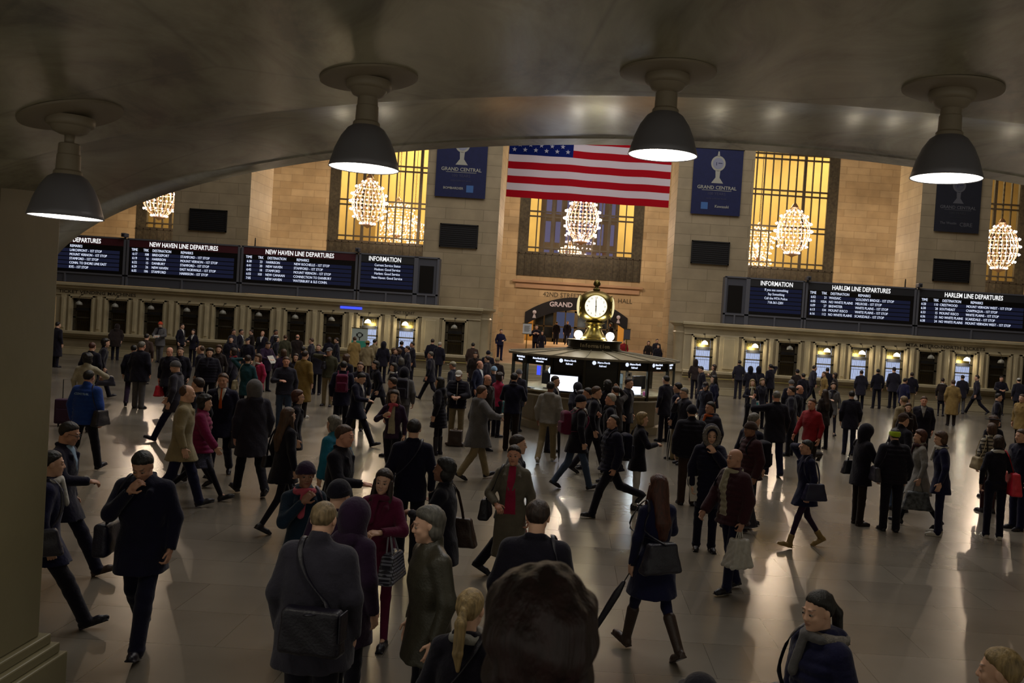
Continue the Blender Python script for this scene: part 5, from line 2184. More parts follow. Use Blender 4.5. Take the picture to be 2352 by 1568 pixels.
def shoe_mesh(g, J, n, kind, h):
    an, f = J['an' + n], J['fp' + n]
    sd = -1 if n == 'L' else 1
    hgt = {'shoe': 0, 'boot': .30, 'ankle': .10, 'sneaker': 0.01, 'heel': 0}[kind]
    lo = np.array(an) - (.14, .16, .16)
    hi = np.array(an) + (.14, .26, .12)
    if hgt:
        lo[1] -= .22
        hi[1] += .12
        hi[2] = an.z + hgt + .08
    s = SDF(lo, hi, h)
    fwd = Vector((sd * .12, math.cos(f), math.sin(f))).normalized()
    dn = Vector((0, math.sin(f), -math.cos(f)))
    heel = an + dn * .048 - fwd * .030
    ball = an + dn * .055 + fwd * .115
    toe = an + dn * .058 + fwd * .178
    s.cap(heel, ball, .036, .040, .01)
    s.cap(ball, toe, .038, .026, .02)
    s.cap(an + dn * .0, heel, .036, .034, .02)
    s.cap(heel + dn * .0, heel + dn * .028, .032, .03, .005)
    # cut a flat sole
    lat = fwd.cross(dn).normalized()
    Mx = [[lat[i], fwd[i], dn[i]] for i in range(3)]
    c = an + dn * (.084 + .06) + fwd * .06
    X, Y, Z = s.ax[0][:, None, None], s.ax[1][None, :, None], s.ax[2][None, None, :]
    pl = (X - an.x) * dn.x + (Y - an.y) * dn.y + (Z - an.z) * dn.z - .083
    s.D = np.maximum(s.D, pl).astype(np.float32)
    s.box(an + dn * .078 + fwd * .065, (.036, .125, .004), .004, .003, M=Mx)
    s.box(an + dn * .072 - fwd * .038, (.028, .024, .010), .003, .003, M=Mx)
    if hgt:
        u = (J['kn' + n] - an).normalized()
        s.cap(an, an + u * hgt, .046, .060 if hgt > .2 else .050, .02)
    V, F = s.mesh()
    return np_mesh('shoe', V, F)


def scarf_mesh(g, J, h):
    up = J['up']
    lo, hi = np.array(J['neck']) - .26, np.array(J['neck']) + .2
    s = SDF(lo, hi, h)
    pts = [up((.085 * math.sin(t), .01 + .088 * math.cos(t), 1.475 + .012 * math.cos(t * 2))) for t in [2 * PI * i / 14 for i in range(14)]]
    for i in range(14):
        s.cap(pts[i], pts[(i + 1) % 14], .030, .030, .006)
    s.cap(up((.02, .115, 1.47)), up((.05, .165, 1.27)), .032, .036, .01, fl=(1, 1.6, 1))
    V, F = s.mesh()
    return np_mesh('scarf', V, F)


CACHE = {}


def cached(key, fn):
    if key not in CACHE:
        CACHE[key] = fn()
    return CACHE[key]


def part(name, me, m, parent, label=None):
    o = bpy.data.objects.new(name, me)
    if len(me.materials) == 0:
        me.materials.append(m)
    C.objects.link(o)
    o.parent = parent
    if len(me.materials) == 1:
        o.material_slots[0].link = 'OBJECT'
        o.material_slots[0].material = m
    if label:
        o['label'] = label
    return o


PEOPLE = []
SPOTS = []
NAMES = {'jacket': 'jacket', 'coat': 'coat', 'long': 'long_coat', 'puffer': 'puffer_jacket', 'pufferlong': 'puffer_coat', 'suit': 'suit_jacket', 'sweater': 'sweater', 'parka': 'parka', 'flare': 'flared_coat', 'hoodie': 'hooded_sweatshirt'}


def p(pos, outfit, label, bags=(), group=None):
    t = pos.split()
    px, py, hgt, face = float(t[0]), float(t[1]), float(t[2]), float(t[3])
    g = dict(legs=t[4], armL=t[5], armR=t[6], lean=2, hy=0, hp=4, ht=0, fem=False, wide=1.0, beard='', base=0.0, collar='stand', dx=0, smile=0)
    for q in t[7:]:
        k, v = q.split('=')
        g[k] = v if k in ('beard', 'collar') else float(v)
    items = [q.split() for q in outfit.split(';')]
    g['top'], topc = items[0][0], items[0][1]
    botk, botc = items[1][0], items[1][1]
    style, hairc = items[2][0], items[2][1]
    skin = items[3][0]
    g['fem'] = len(items[3]) > 1 and items[3][1] == 'f'
    ex = {q[0]: q[1:] for q in items[4:]}
    if g['top'] in ('suit', 'long', 'coat') and 'collar=' not in pos:
        g['collar'] = 'lapel'
    if g['top'] == 'hoodie' or g['top'] == 'parka' or g['top'] == 'pufferlong':
        g['collar'] = 'hood' if 'collar=' not in pos else g['collar']
    if 'wide=' not in pos and not g['fem']:
        g['wide'] = 1.04
    J = skeleton(g)
    J['grip'] = bool(bags)
    sc = hgt / (1.745)
    R = Matrix.Rotation(rad(face), 3, 'Z')
    top = (R @ J['top']) * sc
    if 'Y' in g:
        w_ = P(px, py, g['Y'])
        base = g['base'] or .8 + .7 * min(1, max(0, (g['Y'] - 46.4) / 13.6))
        sc = (w_.z - base) / J['top'].z
        root_loc = Vector((w_.x, g['Y'], base))
    else:
        for f_ in (1, .98, 1.02, .96, 1.04, .94, 1.06, .92, 1.08, .90, 1.10, .88):
            sc_ = sc * f_
            tp_ = (R @ J['top']) * sc_
            w_ = G(px, py, tp_.z)
            root_loc = Vector((w_.x - tp_.x, w_.y - tp_.y, 0))
            need = .50
            bad = any((root_loc - q_).length < need * (1 if q_.y > 9 else .9) for q_ in SPOTS)
            bad = bad or root_loc.y > 43.3 or math.hypot(root_loc.x - BX, root_loc.y - BY) < 2.85
            if not bad:
                break
        else:
            print('CROWDED', label)
            sc_ = sc
            tp_ = (R @ J['top']) * sc_
            w_ = G(px, py, tp_.z)
            root_loc = Vector((w_.x - tp_.x, min(43.3, w_.y - tp_.y), 0))
        sc = sc_
        SPOTS.append(root_loc)
    dist = root_loc.y
    if dist < 10:
        hb, hf, hc = .03, .0052, .0105
    elif dist < 15:
        hb, hf, hc = .03, .0068, .013
    elif dist < 24:
        hb, hf, hc = .035, .0095, .017
    else:
        hb, hf, hc = .04, .0125, .022
    lod = hf
    gk = tuple(sorted((k, v) for k, v in g.items() if k not in ('base', 'beard', 'top', 'collar', 'wide', 'dx', 'Y')))
    key = (lod, gk, g['wide'])
    bm = cached(('body', key, g['beard'], J['grip']), lambda: (body_mesh(g, J, hb, hf), dict(J)))
    J = bm[1]
    r = bpy.data.objects.new('person', bm[0])
    if not bm[0].materials:
        bm[0].materials.append(skin_mat(skin))
    C.objects.link(r)
    r.material_slots[0].link = 'OBJECT'
    r.material_slots[0].material = skin_mat(skin)
    r.location = root_loc
    r.rotation_euler = (0, 0, rad(face))
    r.scale = (sc, sc, sc)
    tag(r, label, 'person', group)
    tk = (key, g['top'], g['collar'])
    part(NAMES[g['top']], cached(('top', tk), lambda: top_mesh(g, J, hc)), (leatherm if 'leather' in ex else cloth)(topc), r)
    bk = {'slacks': 'trousers', 'jeans': 'jeans', 'tights': 'leggings', 'baggy': 'trousers', 'skirt': 'skirt', 'pleat': 'skirt'}[botk]
    part(bk, cached(('legs', key, botk, TOPS[g['top']][0] < .75), lambda: legs_mesh(g, J, botk, hc)), cloth(botc), r)
    sk, scol = (ex['shoes'] + ['shoe', 'black'])[:2] if 'shoes' in ex else ('shoe', 'black')
    if sk in COL:
        sk, scol = 'shoe', sk
    for n in 'LR':
        part('boot' if sk in ('boot', 'ankle') else 'shoe', cached(('shoe', key, sk, n), lambda: shoe_mesh(g, J, n, sk, max(.008, hc * .7))), leatherm(scol), r)
    hatk = ex['hat'][0] if 'hat' in ex else None
    if style != 'none' and not (hatk in ('hood', 'furhood')):
        part('hair', cached(('hair', key, style), lambda: hair_mesh(g, J, style, max(.006, hf * 1.1))), hair_mat(hairc), r)
    if hatk in ('hood', 'furhood'):
        me, fur = cached(('hood', key, hatk), lambda: hood_mesh(g, J, hatk == 'furhood', max(.008, hf * 1.2)))
        part('hood', me, cloth(ex['hat'][1]), r)
        if fur:
            part('fur_trim', fur, mat('grey_fur', '#77716c', .9, var=.4, scale=40, bump=.5, bscale=120), r)
    elif hatk:
        part('hat' if hatk in ('flat', 'brim') else ('headband' if hatk == 'headband' else ('beanie' if hatk == 'beanie' else 'cap')),
             cached(('hat', key, hatk), lambda: hat_mesh(g, J, hatk, max(.006, hf))), cloth(ex['hat'][1]), r)
    for kind in ('shirt', 'open', 'tie'):
        if kind in ex:
            part({'shirt': 'shirt', 'open': 'top', 'tie': 'necktie'}[kind], cached((kind, tk), lambda: inset_mesh(g, J, min(hc, .010), kind)), cloth(ex[kind][0]), r)
    if 'scarf' in ex:
        part('scarf', cached(('scarf', key), lambda: scarf_mesh(g, J, hc)), cloth(ex['scarf'][0]), r)
    if 'glasses' in ex:
        mb = MB()
        for sd in (-1, 1):
            mb.tube([hpt(J, (sd * .031 + .021 * math.cos(t), .1, .003 + .016 * math.sin(t))) for t in [2 * PI * i / 12 for i in range(12)]], .0022, 4, close=True)
            mb.tube([hpt(J, (sd * .052, .1, .006)), hpt(J, (sd * .078, .0, .006))], .002, 4)
        mb.tube([hpt(J, (-.01, .104, .006)), hpt(J, (.01, .104, .006))], .0025, 4)
        mb.build('glasses', M['black'], r)
    if dist < 14.5 and abs(((face + g['hy']) % 360) - 180) < 115:
        for sd in (-1, 1):
            part('eye', cached(('eye', key, sd), lambda: eye_mesh(J, sd)), None, r)
    if 'badge' in ex:      # lettering on the back of a jacket
        mb = MB()
        text(mb, 'CENTRAL', 0, 0, .05, 0, 'CENTER', bold=.001, sx=1.2)
        o = mb.build('back_lettering', cloth('ltblue'), r)
        q = J['up']((0, -.158, 1.33))
        o.location = q
    if 'stripe' in ex:
        for n, sd in (('L', -1), ('R', 1)):
            mb = MB().tube([J['sh' + n] + Vector((sd * .02, 0, .07)), J['sh' + n] + Vector((sd * .07, 0, .0)), J['el' + n] + Vector((sd * .068, 0, 0)), J['wr' + n] + Vector((sd * .05, 0, 0))], .010, 6)
            mb.build('sleeve_stripe', cloth('white'), r)
        mb = MB().tube([J['up']((0, .142, 1.46)), J['up']((0, .168, 1.3)), J['up']((0, .160, 1.1)), J['up']((0, .16, .92))], .008, 6)
        mb.build('zip', cloth('white'), r)
    Mw = Matrix.Translation(root_loc) @ Matrix.Rotation(rad(face), 4, 'Z') @ Matrix.Scale(sc, 4)
    for b in bags:
        bag(b, J, g, Mw, face, sc, hc)
    PEOPLE.append((r, J))
    return r, J, Mw


def strap(name, pts, m, root, Mi, w_=.016, flat=.3):
    mb = MB()
    sm = []
    P_ = [Vector(q) for q in pts]
    for i in range(len(P_) - 1):
        p0, p1, p2, p3 = P_[max(i - 1, 0)], P_[i], P_[i + 1], P_[min(i + 2, len(P_) - 1)]
        for t in (0, .25, .5, .75):
            sm.append(.5 * ((2 * p1) + (-p0 + p2) * t + (2 * p0 - 5 * p1 + 4 * p2 - p3) * t * t + (-p0 + 3 * p1 - 3 * p2 + p3) * t ** 3))
    sm.append(P_[-1])
    mb.tube([Mi @ q for q in sm], w_, 8, flat=flat)
    o = mb.build(name, m, root, smooth=True)
    return o


def bag(spec, J, g, Mw, face, sc, hc):
    kind, side, col, label = spec[:4]
    opt = spec[4] if len(spec) > 4 else {}
    sd = 1 if side == 'R' else -1
    n = side if side in 'LR' else 'R'
    up = J['up']
    m = (leatherm if opt.get('lea', True) else cloth)(col)
    size = opt.get('s', 1.0)
    h = max(.007, hc * .7)
    name = {'tote': 'tote_bag', 'purse': 'handbag', 'hand': 'handbag', 'cross': 'messenger_bag', 'back': 'backpack', 'plastic': 'plastic_bag', 'duffel': 'duffel_bag', 'brief': 'briefcase',
            'phone': 'phone', 'paper': 'paper', 'umbrella': 'umbrella', 'folder': 'folder', 'cup': 'cup', 'camera': 'camera'}[kind]
    cat = name.replace('_', ' ')

    def mk(c):
        r = empty(name, Mw @ Vector(c), rad(face))
        r.scale = (sc,) * 3
        tag(r, label, cat, opt.get('group'))
        return r, Matrix.Translation(-Vector(c))

    def solid(c0, fn, ext, nm, m_):
        s = SDF(np.array(c0) - ext, np.array(c0) + ext, h)
        fn(s)
        V, F = s.mesh()
        return np_mesh(nm, V - np.array(base), F)
    palm = J.get('palm' + n, J['wr' + n])
    if kind == 'phone':
        d = J['hd' + n]
        r, Mi = mk(palm)
        T = Matrix.Translation((0, .01, .015)) @ Matrix.Rotation(rad(55), 4, 'X')
        MB().box((-.036, -.006, -.03), (.036, .004, .11), T).build('case', M['black'], r)
        MB().box((-.032, -.0075, -.02), (.032, -.006, .10), T).build('screen', emis('phone_screen', '#b8ccff', opt.get('glow', .25)), r)
        return
    if kind in ('paper', 'folder'):
        r, Mi = mk(palm)
        w_, hh = opt.get('wh', (.12, .16))
        T = Matrix.Translation((-sd * w_ * .5, .03, .02)) @ Matrix.Rotation(rad(opt.get('tilt', 40)), 4, 'X') @ Matrix.Rotation(rad(8), 4, 'Y')
        MB().box((-w_, -.003, -hh), (w_, .003, hh), T).box((-w_ * .96, -.008, -hh * .95), (w_ * .98, -.003, hh * .9), T).build('sheets', cloth(col), r)
        if kind == 'folder':
            MB().box((-w_ * .8, .0035, -hh * .7), (w_ * .8, .005, hh * .7), T).box((-w_ * .8, -.0095, -hh * .7), (w_ * .8, -.008, hh * .7), T).build('cover_print', cloth('tealbag'), r)
        return
    if kind == 'cup':
        r, Mi = mk(palm + Vector((0, .02, -.03)))
        MB().lathe([(.028, 0), (.036, .1), (.038, .105), (.034, .115)], 14).build('cup_body', cloth('white'), r)
        return
    if kind == 'umbrella':
        d = J['wr' + n] - J['el' + n]
        tip = Vector(opt.get('tip', (sd * .42, .30, .05)))
        top_ = palm + Vector((0, .01, 0))
        base = top_
        r, Mi = mk(base)
        u = (tip - top_).normalized()
        L = opt.get('L', .85)
        tp = top_ + u * L
        mb = MB()
        rr = [.012, .020, .036, .034, .028, .018, .010]
        k = [top_ + u * (L * q) for q in (.16, .18, .32, .5, .7, .88, .93)]
        mb.tube([Mi @ q for q in k], rr, 12)
        o = mb.build('furled_canopy', m, r, smooth=True)
        if opt.get('striped'):
            mb = MB()
            for a in range(4):
                an = a * PI / 2
                s1 = u.cross(Vector((1, 0, 0))).normalized()
                s2 = u.cross(s1)
                mb.tube([Mi @ (q + (s1 * math.cos(an + i * .35) + s2 * math.sin(an + i * .35)) * rr[i] * .92) for i, q in enumerate(k)], .0085, 5)
            mb.build('white_stripes', cloth('white'), o)
        mb = MB().tube([Mi @ (top_ - u * .03), Mi @ (tp + u * .02)], .006, 8)
        mb.build('shaft', M['black'], r)
        hk = [top_ + u * .02, top_ - u * .06, top_ - u * .09 + Vector((0, .03, .01)), top_ - u * .075 + Vector((0, .065, 0)), top_ - u * .03 + Vector((0, .07, 0))]
        strap('crook_handle', hk, mat('varnished_wood', '#4a2c1a', .3), r, Mi, .011, 1)
        return
    if kind in ('cross', 'tote', 'purse'):
        hemw = TOPS[g['top']][1] * g['wide']
        c = Vector((sd * (hemw + .075), opt.get('y', -.02), opt.get('z', .96) - J['dz']))
        if opt.get('behind'):
            c = Vector((sd * opt.get('x', .09), -.25, opt.get('z', 1.0) - J['dz']))
    elif kind == 'back':
        c = up((0, -.245, 1.22))
    elif kind in ('hand', 'plastic', 'duffel', 'brief'):
        z_ = {'hand': .20, 'plastic': .24, 'duffel': .22, 'brief': .20}[kind] * size
        c = Vector((palm.x, palm.y, palm.z - .06 - z_))
        if c.z < z_:
            c.z = z_ + .01
    if kind == 'hand' and opt.get('elbow'):
        e_ = J['el' + n].lerp(J['wr' + n], .55)
        palm = Vector((e_.x, e_.y, e_.z - .02))
        c = Vector((e_.x + sd * .03, e_.y, e_.z - .28 * size))
    dims = {'cross': (.055, .17, .125), 'tote': (.055, .155, .125), 'purse': (.05, .125, .09), 'back': (.14, .075, .20), 'hand': (.065, .16, .12), 'plastic': (.09, .12, .16), 'duffel': (.12, .25, .13), 'brief': (.045, .19, .13)}[kind]
    dims = tuple(q * size for q in dims)
    if opt.get('behind'):
        dims = (dims[1], dims[0], dims[2])
    base = (c.x, c.y, c.z - dims[2])
    r, Mi = mk(base)

    def fn(s):
        tp = {'plastic': .22, 'tote': .16, 'hand': .16, 'purse': .1, 'duffel': .1}.get(kind, .04)
        rr = min(.035, dims[0] * .6)
        s.box(c, (dims[0] - rr, dims[1] - rr, dims[2] - rr), rr, 0, taper=tp)
        X, Y, Z = s.ax[0][:, None, None], s.ax[1][None, :, None], s.ax[2][None, None, :]
        s.D = (s.D + .003 * np.sin(X * 35 + Z * 26) * np.sin(Y * 31 - Z * 17)).astype(np.float32)
        if kind in ('plastic', 'hand', 'duffel', 'tote'):
            s.ell(c - Vector((0, 0, dims[2] * .35)), (dims[0] * 1.15, dims[1] * 1.1, dims[2] * .65), .03)
        if kind == 'plastic':
            X, Y, Z = s.ax[0][:, None, None], s.ax[1][None, :, None], s.ax[2][None, None, :]
            s.D = (s.D + .006 * np.sin(X * 60 + Z * 30) * np.sin(Y * 70 - Z * 20)).astype(np.float32)
        if kind == 'back':
            s.box(c + Vector((0, -.08 * size, -.07 * size)), (.09 * size, .015, .08 * size), .02, .01)
            s.cap(c + Vector((-.06, 0, dims[2] * .8)), c + Vector((.06, 0, dims[2] * .8)), dims[1] * .9, dims[1] * .9, .03)
    me = solid(c, fn, max(dims) * 1.35 + .03, 'bag_body', m)
    part('bag_body', me, m, r)
    sm = m
    shx = .115
    if kind in ('tote', 'purse') or (kind == 'cross' and opt.get('same')):
        topz = c.z + dims[2] - .01
        q = up((sd * shx, 0, 1.497))
        for dy in ((-.07, .07),):
            strap('strap', [(c.x - sd * .01, c.y + dy[0], topz), (sd * .20, -.12 + q.y * .6, 1.25 - J['dz']), (sd * .145, -.085 + q.y, 1.43 - J['dz']), (q.x, q.y, q.z + .012), (sd * .15, .10 + q.y, 1.42 - J['dz']), (sd * .215, .12 + q.y * .6, 1.22 - J['dz']), (c.x - sd * .01, c.y + dy[1], topz)], sm, r, Mi, .015)
    elif kind == 'cross':
        topz = c.z + dims[2] - .01
        y0 = up((0, 0, 1.3)).y
        strap('strap', [(c.x, c.y - .12, topz), (sd * .15, -.17 + y0 * .5, 1.12 - J['dz']), (0, -.158 + y0, 1.29 - J['dz']), (-sd * .08, -.115 + y0 * 1.2, 1.43 - J['dz']), (-sd * .105, y0 * 1.2, 1.51 - J['dz']), (-sd * .09, .115 + y0 * 1.2, 1.42 - J['dz']),
                        (0, .158 + y0, 1.29 - J['dz']), (sd * .15, .16 + y0 * .5, 1.12 - J['dz']), (c.x, c.y + .12, topz)], sm, r, Mi, .019)
        mb = MB().box((c.x + sd * dims[0] - .004, c.y - dims[1] * .95, c.z - dims[2] * .3), (c.x + sd * dims[0] + .010, c.y + dims[1] * .95, c.z + dims[2] * .95), Mi)
        mb.build('flap', m, r, bevel=.006)
    elif kind == 'back':
        for s_ in (-1, 1):
            y0 = up((0, 0, 1.3)).y
            strap('strap', [(s_ * .09, c.y + .05, c.z + dims[2] * .8), (s_ * .105, -.09 + y0, 1.45 - J['dz']), (s_ * .11, y0, 1.515 - J['dz']), (s_ * .11, .11 + y0, 1.42 - J['dz']), (s_ * .13, .15 + y0, 1.28 - J['dz']), (s_ * .19, .03 + y0 * .6, 1.12 - J['dz']), (s_ * .12, c.y + .05, c.z - dims[2] * .7)], sm, r, Mi, .018)
    else:
        topz = c.z + dims[2] - .02
        if kind == 'plastic':
            for dy in (-.03, .03):
                strap('handle', [(c.x, c.y + dy * 2, topz - .02), (palm.x, palm.y + dy * .4, palm.z), (c.x, c.y + dy * .5, topz - .02)], sm, r, Mi, .010)
        else:
            for dx in (-.03, .03):
                strap('handle', [(c.x + dx, c.y - .09, topz), (palm.x + dx * .3, palm.y - .03, palm.z + .012), (palm.x + dx * .3, palm.y + .03, palm.z + .012), (c.x + dx, c.y + .09, topz)], sm, r, Mi, .008, 1)
    if 'pattern' in opt:
        o = r.children[0]
        o.material_slots[0].material = opt['pattern']

# ================================================================== the crowd
plaid = brick('plaid_check', '#8f887a', '#a39c8c', '#1d1b1e', .12, .07, 'xz', .85, .012, .05, 0, .0)
damask = mat('grey_patterned_bag', '#55585c', .6, var=.9, scale=14)
quilt = brick('quilted_silver', '#8b8d9c', '#777a8a', '#2c2c36', .035, .03, 'yz', .3, .006, .1, .6, .5)
sequin = mat('sequined_cloth', '#4a4c60', .18, .8, var=.7, scale=60, bump=1.0, bscale=90)

# ---- nearest people
p('1250 1347 1.72 4 s h h hp=6 Y=1.56 base=.99 wide=1.1', 'coat black; slacks black; curly plum; fair', 'person seen only as a large dark reddish head at the bottom centre, nearest of all')
p('1084 1352 1.63 -14 s h h', 'coat black; slacks black; pony blonde; fair f; scarf ltgrey', 'woman with long blonde ponytail over a pale collar, seen from behind', [('cross', 'L', 'black', 'black strap bag of the blonde woman with the ponytail', {'s': .8})])
p('1880 1357 1.66 118 s h h hp=8', 'pufferlong navy; slacks black; pony black; fair f; scarf grey', 'woman in navy hooded jacket with fur collar looking down, lower right', [('tote', 'R', 'black', 'dark glossy bag strap of the woman in the fur-collared navy jacket')])
p('2300 1488 1.66 60 s h h', 'coat dkbrown; slacks black; bun blonde; fair f', 'woman with blonde hair tied in a bun at the bottom right corner')
p('1610 1548 1.60 10 s h h', 'coat black; slacks black; short dkbrown; fair; hat cap dkgrey', 'person whose grey cap top just shows at the bottom edge')
p('748 1150 1.80 -8 s h h wide=1.28 hp=10 collar=stand', 'coat charcoal; slacks black; crop sandy; fair', 'broad man with cropped sandy hair in charcoal overcoat, seen from behind', [('cross', 'R', 'black', 'large black messenger bag on the back of the charcoal overcoat', {'behind': 1, 's': 1.15})])
p('982 1165 1.76 118 s h h hy=-8 hp=8 collar=stand', 'coat leather; slacks black; mid salt; fair; leather', 'man with wavy grey hair in olive brown leather coat, face in profile')
p('1238 1147 1.80 -4 s h h wide=1.12 hp=8', 'coat black; slacks black; short dkbrown; fair', 'man in black overcoat with grey shoulder strap, back of head above the nearest head', [('tote', 'R', 'dkgrey', 'dark bag hanging by a grey strap from the black overcoat')])
p('885 1078 1.64 172 s me ph hy=8 ht=-6 smile=1', 'coat wine; tights wine; long dkbrown; fair f; scarf wine', 'smiling woman in wine red coat turned to the camera', [('hand', 'L', 'silver', 'quilted silver grey handbag held by the smiling woman', {'elbow': 1, 's': 1.15, 'pattern': quilt})])
p('1024 1052 1.70 80 s me el hp=-2', 'coat black; slacks black; mid black; brown f', 'woman with dark bobbed hair and closed eyes in black coat, head turned left', [('tote', 'R', 'brown', 'big brown leather shoulder bag behind the grey-haired man', {'s': 1.2, 'y': -.05})])
p('952 962 1.80 8 wl h h lean=6 collar=lapel', 'suit dknavy; slacks black; short black; fair; shirt white', 'man in navy suit with black curly hair and bag strap, walking away', [('cross', 'L', 'dknavy', 'dark shoulder bag of the man in the navy suit walking away')])
p('1182 1022 1.66 176 s h el hp=2 collar=lapel', 'long greycoat; skirt black; short dkbrown; ruddy f; open fuchsia', 'short-haired woman in long grey coat open over a bright red top', [('tote', 'R', 'black', 'black shoulder bag of the woman in the long grey coat')])
p('1192 998 1.74 275 wl h h', 'coat dkgrey; slacks black; short dkbrown; fair', 'dark-haired man passing behind the woman in the long grey coat', [('hand', 'R', 'red', 'red bag beside the shoulder of the woman in the long grey coat', {'s': .8})])
p('1513 1090 1.72 28 wl h me hp=6 ht=4', 'flare navy; tights navy; long auburn; fair f; shoes boot brown', 'woman with long auburn hair in flared navy coat and brown boots', [('tote', 'L', 'dkgrey', 'large soft grey handbag on the arm of the woman in brown boots', {'s': 1.15, 'behind': 1, 'x': .10, 'z': 1.02}), ('umbrella', 'L', 'black', 'long furled black umbrella hanging beside the woman in brown boots', {'tip': (-.62, .15, .12), 'L': .86})])
p('322 1043 1.80 184 wl h ch hp=34', 'coat dknavy; slacks dknavy; short black; tan', 'man in navy coat with his hand on his face, looking down, lower left', [('cross', 'R', 'dknavy', 'boxy navy shoulder bag of the man covering his face', {'same': 1, 's': 1.1})])
p('167 970 1.76 278 Wl h ph hp=16 collar=lapel', 'coat dknavy; slacks dknavy; short black; tan; glasses; shirt ltblue; shoes shoe brown', 'man in glasses and navy suit striding right beside the left column', [('phone', 'R', 'black', 'phone held by the man in glasses beside the left column')])
p('122 1035 1.70 300 Wr h h', 'coat navy; slacks black; short black; fair; scarf white', 'dark figure in navy coat half hidden by the left column, white scarf', [('tote', 'R', 'charcoal', 'grey bag on the figure half hidden by the left column')])
p('1690 1030 1.70 118 sl h f hp=-2 ht=2 collar=lapel', 'puffer maroon; jeans navy; none black; tan; open cream; scarf cream', 'bald man in maroon leather jacket with cream fleece collar', [('plastic', 'L', 'white', 'white plastic bag with black marks held by the bald man', {'s': 1.1}), ('tote', 'R', 'dknavy', 'large navy bag swinging behind the bald man', {'s': 1.35, 'y': -.32, 'z': .86})])
p('1636 980 1.76 178 s ch h hp=14', 'pufferlong dknavy; slacks dknavy; long black; fair f; hat furhood dknavy', 'person in black puffer coat with grey fur-trimmed hood up', [('paper', 'R', 'white', 'folded white paper held by the person in the fur-trimmed hood', {'wh': (.12, .17), 'tilt': 10})])
p('704 1062 1.66 205 s h ch', 'coat dkteal; slacks black; short black; brown f; hat beanie purple; scarf pink', 'woman in purple knit hat, patterned scarf and dark teal coat', [('tote', 'L', 'purple', 'large dark purple leather shoulder bag on the left of the teal coat', {'s': 1.35})])
p('782 1103 1.70 -20 s h h', 'coat purple; slacks black; none black; fair; hat beanie black; scarf cream', 'person in round black hat seen from behind, beside the purple hat woman')
p('822 1150 1.62 -30 s h h', 'parka purple; slacks black; curly dkbrown; fair f; hat hood purple', 'person in dark purple hooded coat just behind the broad charcoal overcoat')
p('794 976 1.78 262 s h ph hp=6', 'coat black; slacks black; short brown; ruddy', 'man with brown thinning hair in black coat facing right, upper body near the purple hat')
p('766 955 1.66 60 wl h h lean=10', 'puffer cyan; slacks black; mid grey; fair f', 'woman in bright turquoise jacket with grey brown hair, mostly hidden')
# ---- second row
p('664 936 1.70 -40 wl h h', 'coat black; tights black; long brown; fair f', 'woman with long brown hair in black coat walking away, centre left', [('purse', 'L', 'black', 'small black purse of the long-haired woman in black coat')])
p('686 896 1.66 -70 s h h', 'coat black; slacks black; mid auburn; fair f; glasses', 'woman with dark red hair and glasses in black coat, facing right')
p('658 819 1.80 200 s h me wide=1.1', 'jacket dkgrey; jeans jeans; short brown; ruddy', 'man in dark jacket and grey jeans standing square, left of the mustard coat')
p('584 875 1.84 40 wl h h collar=hood', 'parka dkgrey; slacks black; short black; fair; hat hood grey', 'person in long grey hooded parka walking away')
p('513 857 1.84 190 wr h h', 'coat dknavy; slacks dknavy; short brown; tan; shirt white; tie orange', 'man in navy coat with white shirt and orange necktie', [('hand', 'L', 'black', 'black bag held low by the man with the orange necktie', {'s': .8})])
p('474 908 1.68 285 Wr h f hp=8', 'puffer magenta; tights black; curly black; fair f; shoes heel black', 'woman with big dark curls in magenta puffer jacket and sequined skirt', [])
p('432 884 1.80 290 wl h h', 'coat beige; slacks navy; thin brown; fair', 'man with thinning hair in beige trench coat, beside the magenta jacket')
p('455 867 1.76 80 wr h h', 'coat black; slacks black; short dkbrown; fair; shirt white', 'dark-haired man in black facing away behind the beige trench coat')
p('401 829 1.80 92 Wl h f hp=12', 'coat charcoal; slacks navy; none black; fair; hat beanie grey; scarf dkgrey', 'man in grey knit hat and charcoal coat walking left')
p('206 850 1.76 -6 wr h h', 'puffer blue; slacks black; short black; tan; badge', 'person in bright blue jacket with lettering on the back', [('tote', 'R', 'black', 'black shoulder bag of the person in the bright blue jacket', {'s': 1.1})])
p('203 812 1.72 10 s h hl', 'sweater cream; slacks black; curly black; brown', 'person in cream white sweater just above the blue jacket')
p('906 896 1.68 178 wl h st hp=6', 'jacket purple; slacks black; wavy dkbrown; fair f; open cream; scarf pink', 'woman with long dark hair, pale top and patterned scarf, facing camera')
p('836 858 1.74 262 Wl h ph hp=28', 'coat dknavy; slacks black; short black; fair; shirt white', 'man in long dark coat looking down at his phone, striding right', [('phone', 'R', 'black', 'phone in the hand of the striding man left of the booth')])
p('1054 851 1.76 180 sw ph ph hp=14', 'puffer black; slacks khaki; short dkbrown; tan; hat cap white; stripe', 'man in white cap, black jacket with white sleeve stripes and khaki trousers', [('phone', 'R', 'black', 'phone held by the man in the white cap', {'glow': .8})])
p('1108 885 1.80 300 wl h hl hp=2', 'parka grey; slacks khaki; short brown; ruddy', 'grey-jacketed man in khaki trousers with a raised cup, walking', [('cup', 'R', 'white', 'white cup held by the man in the grey jacket')])
p('1182 856 1.82 -5 s ph ph', 'jacket dknavy; slacks dkbrown; short black; fair; scarf dkgrey', 'man in dark jacket leaning towards the left side of the booth')
p('1266 876 1.78 -12 wr h h', 'hoodie ltgrey; slacks khaki; short black; brown; shoes sneaker white', 'person in light grey hooded sweatshirt and khaki trousers, seen from behind', [('umbrella', 'R', 'black', 'dark furled umbrella beside the grey hooded sweatshirt', {'tip': (.26, .1, .1), 'L': .8})])
p('1277 863 1.80 250 s h h', 'suit dkgrey; slacks dkgrey; short dkbrown; fair; shirt white', 'man in dark suit facing right in front of the bright display')
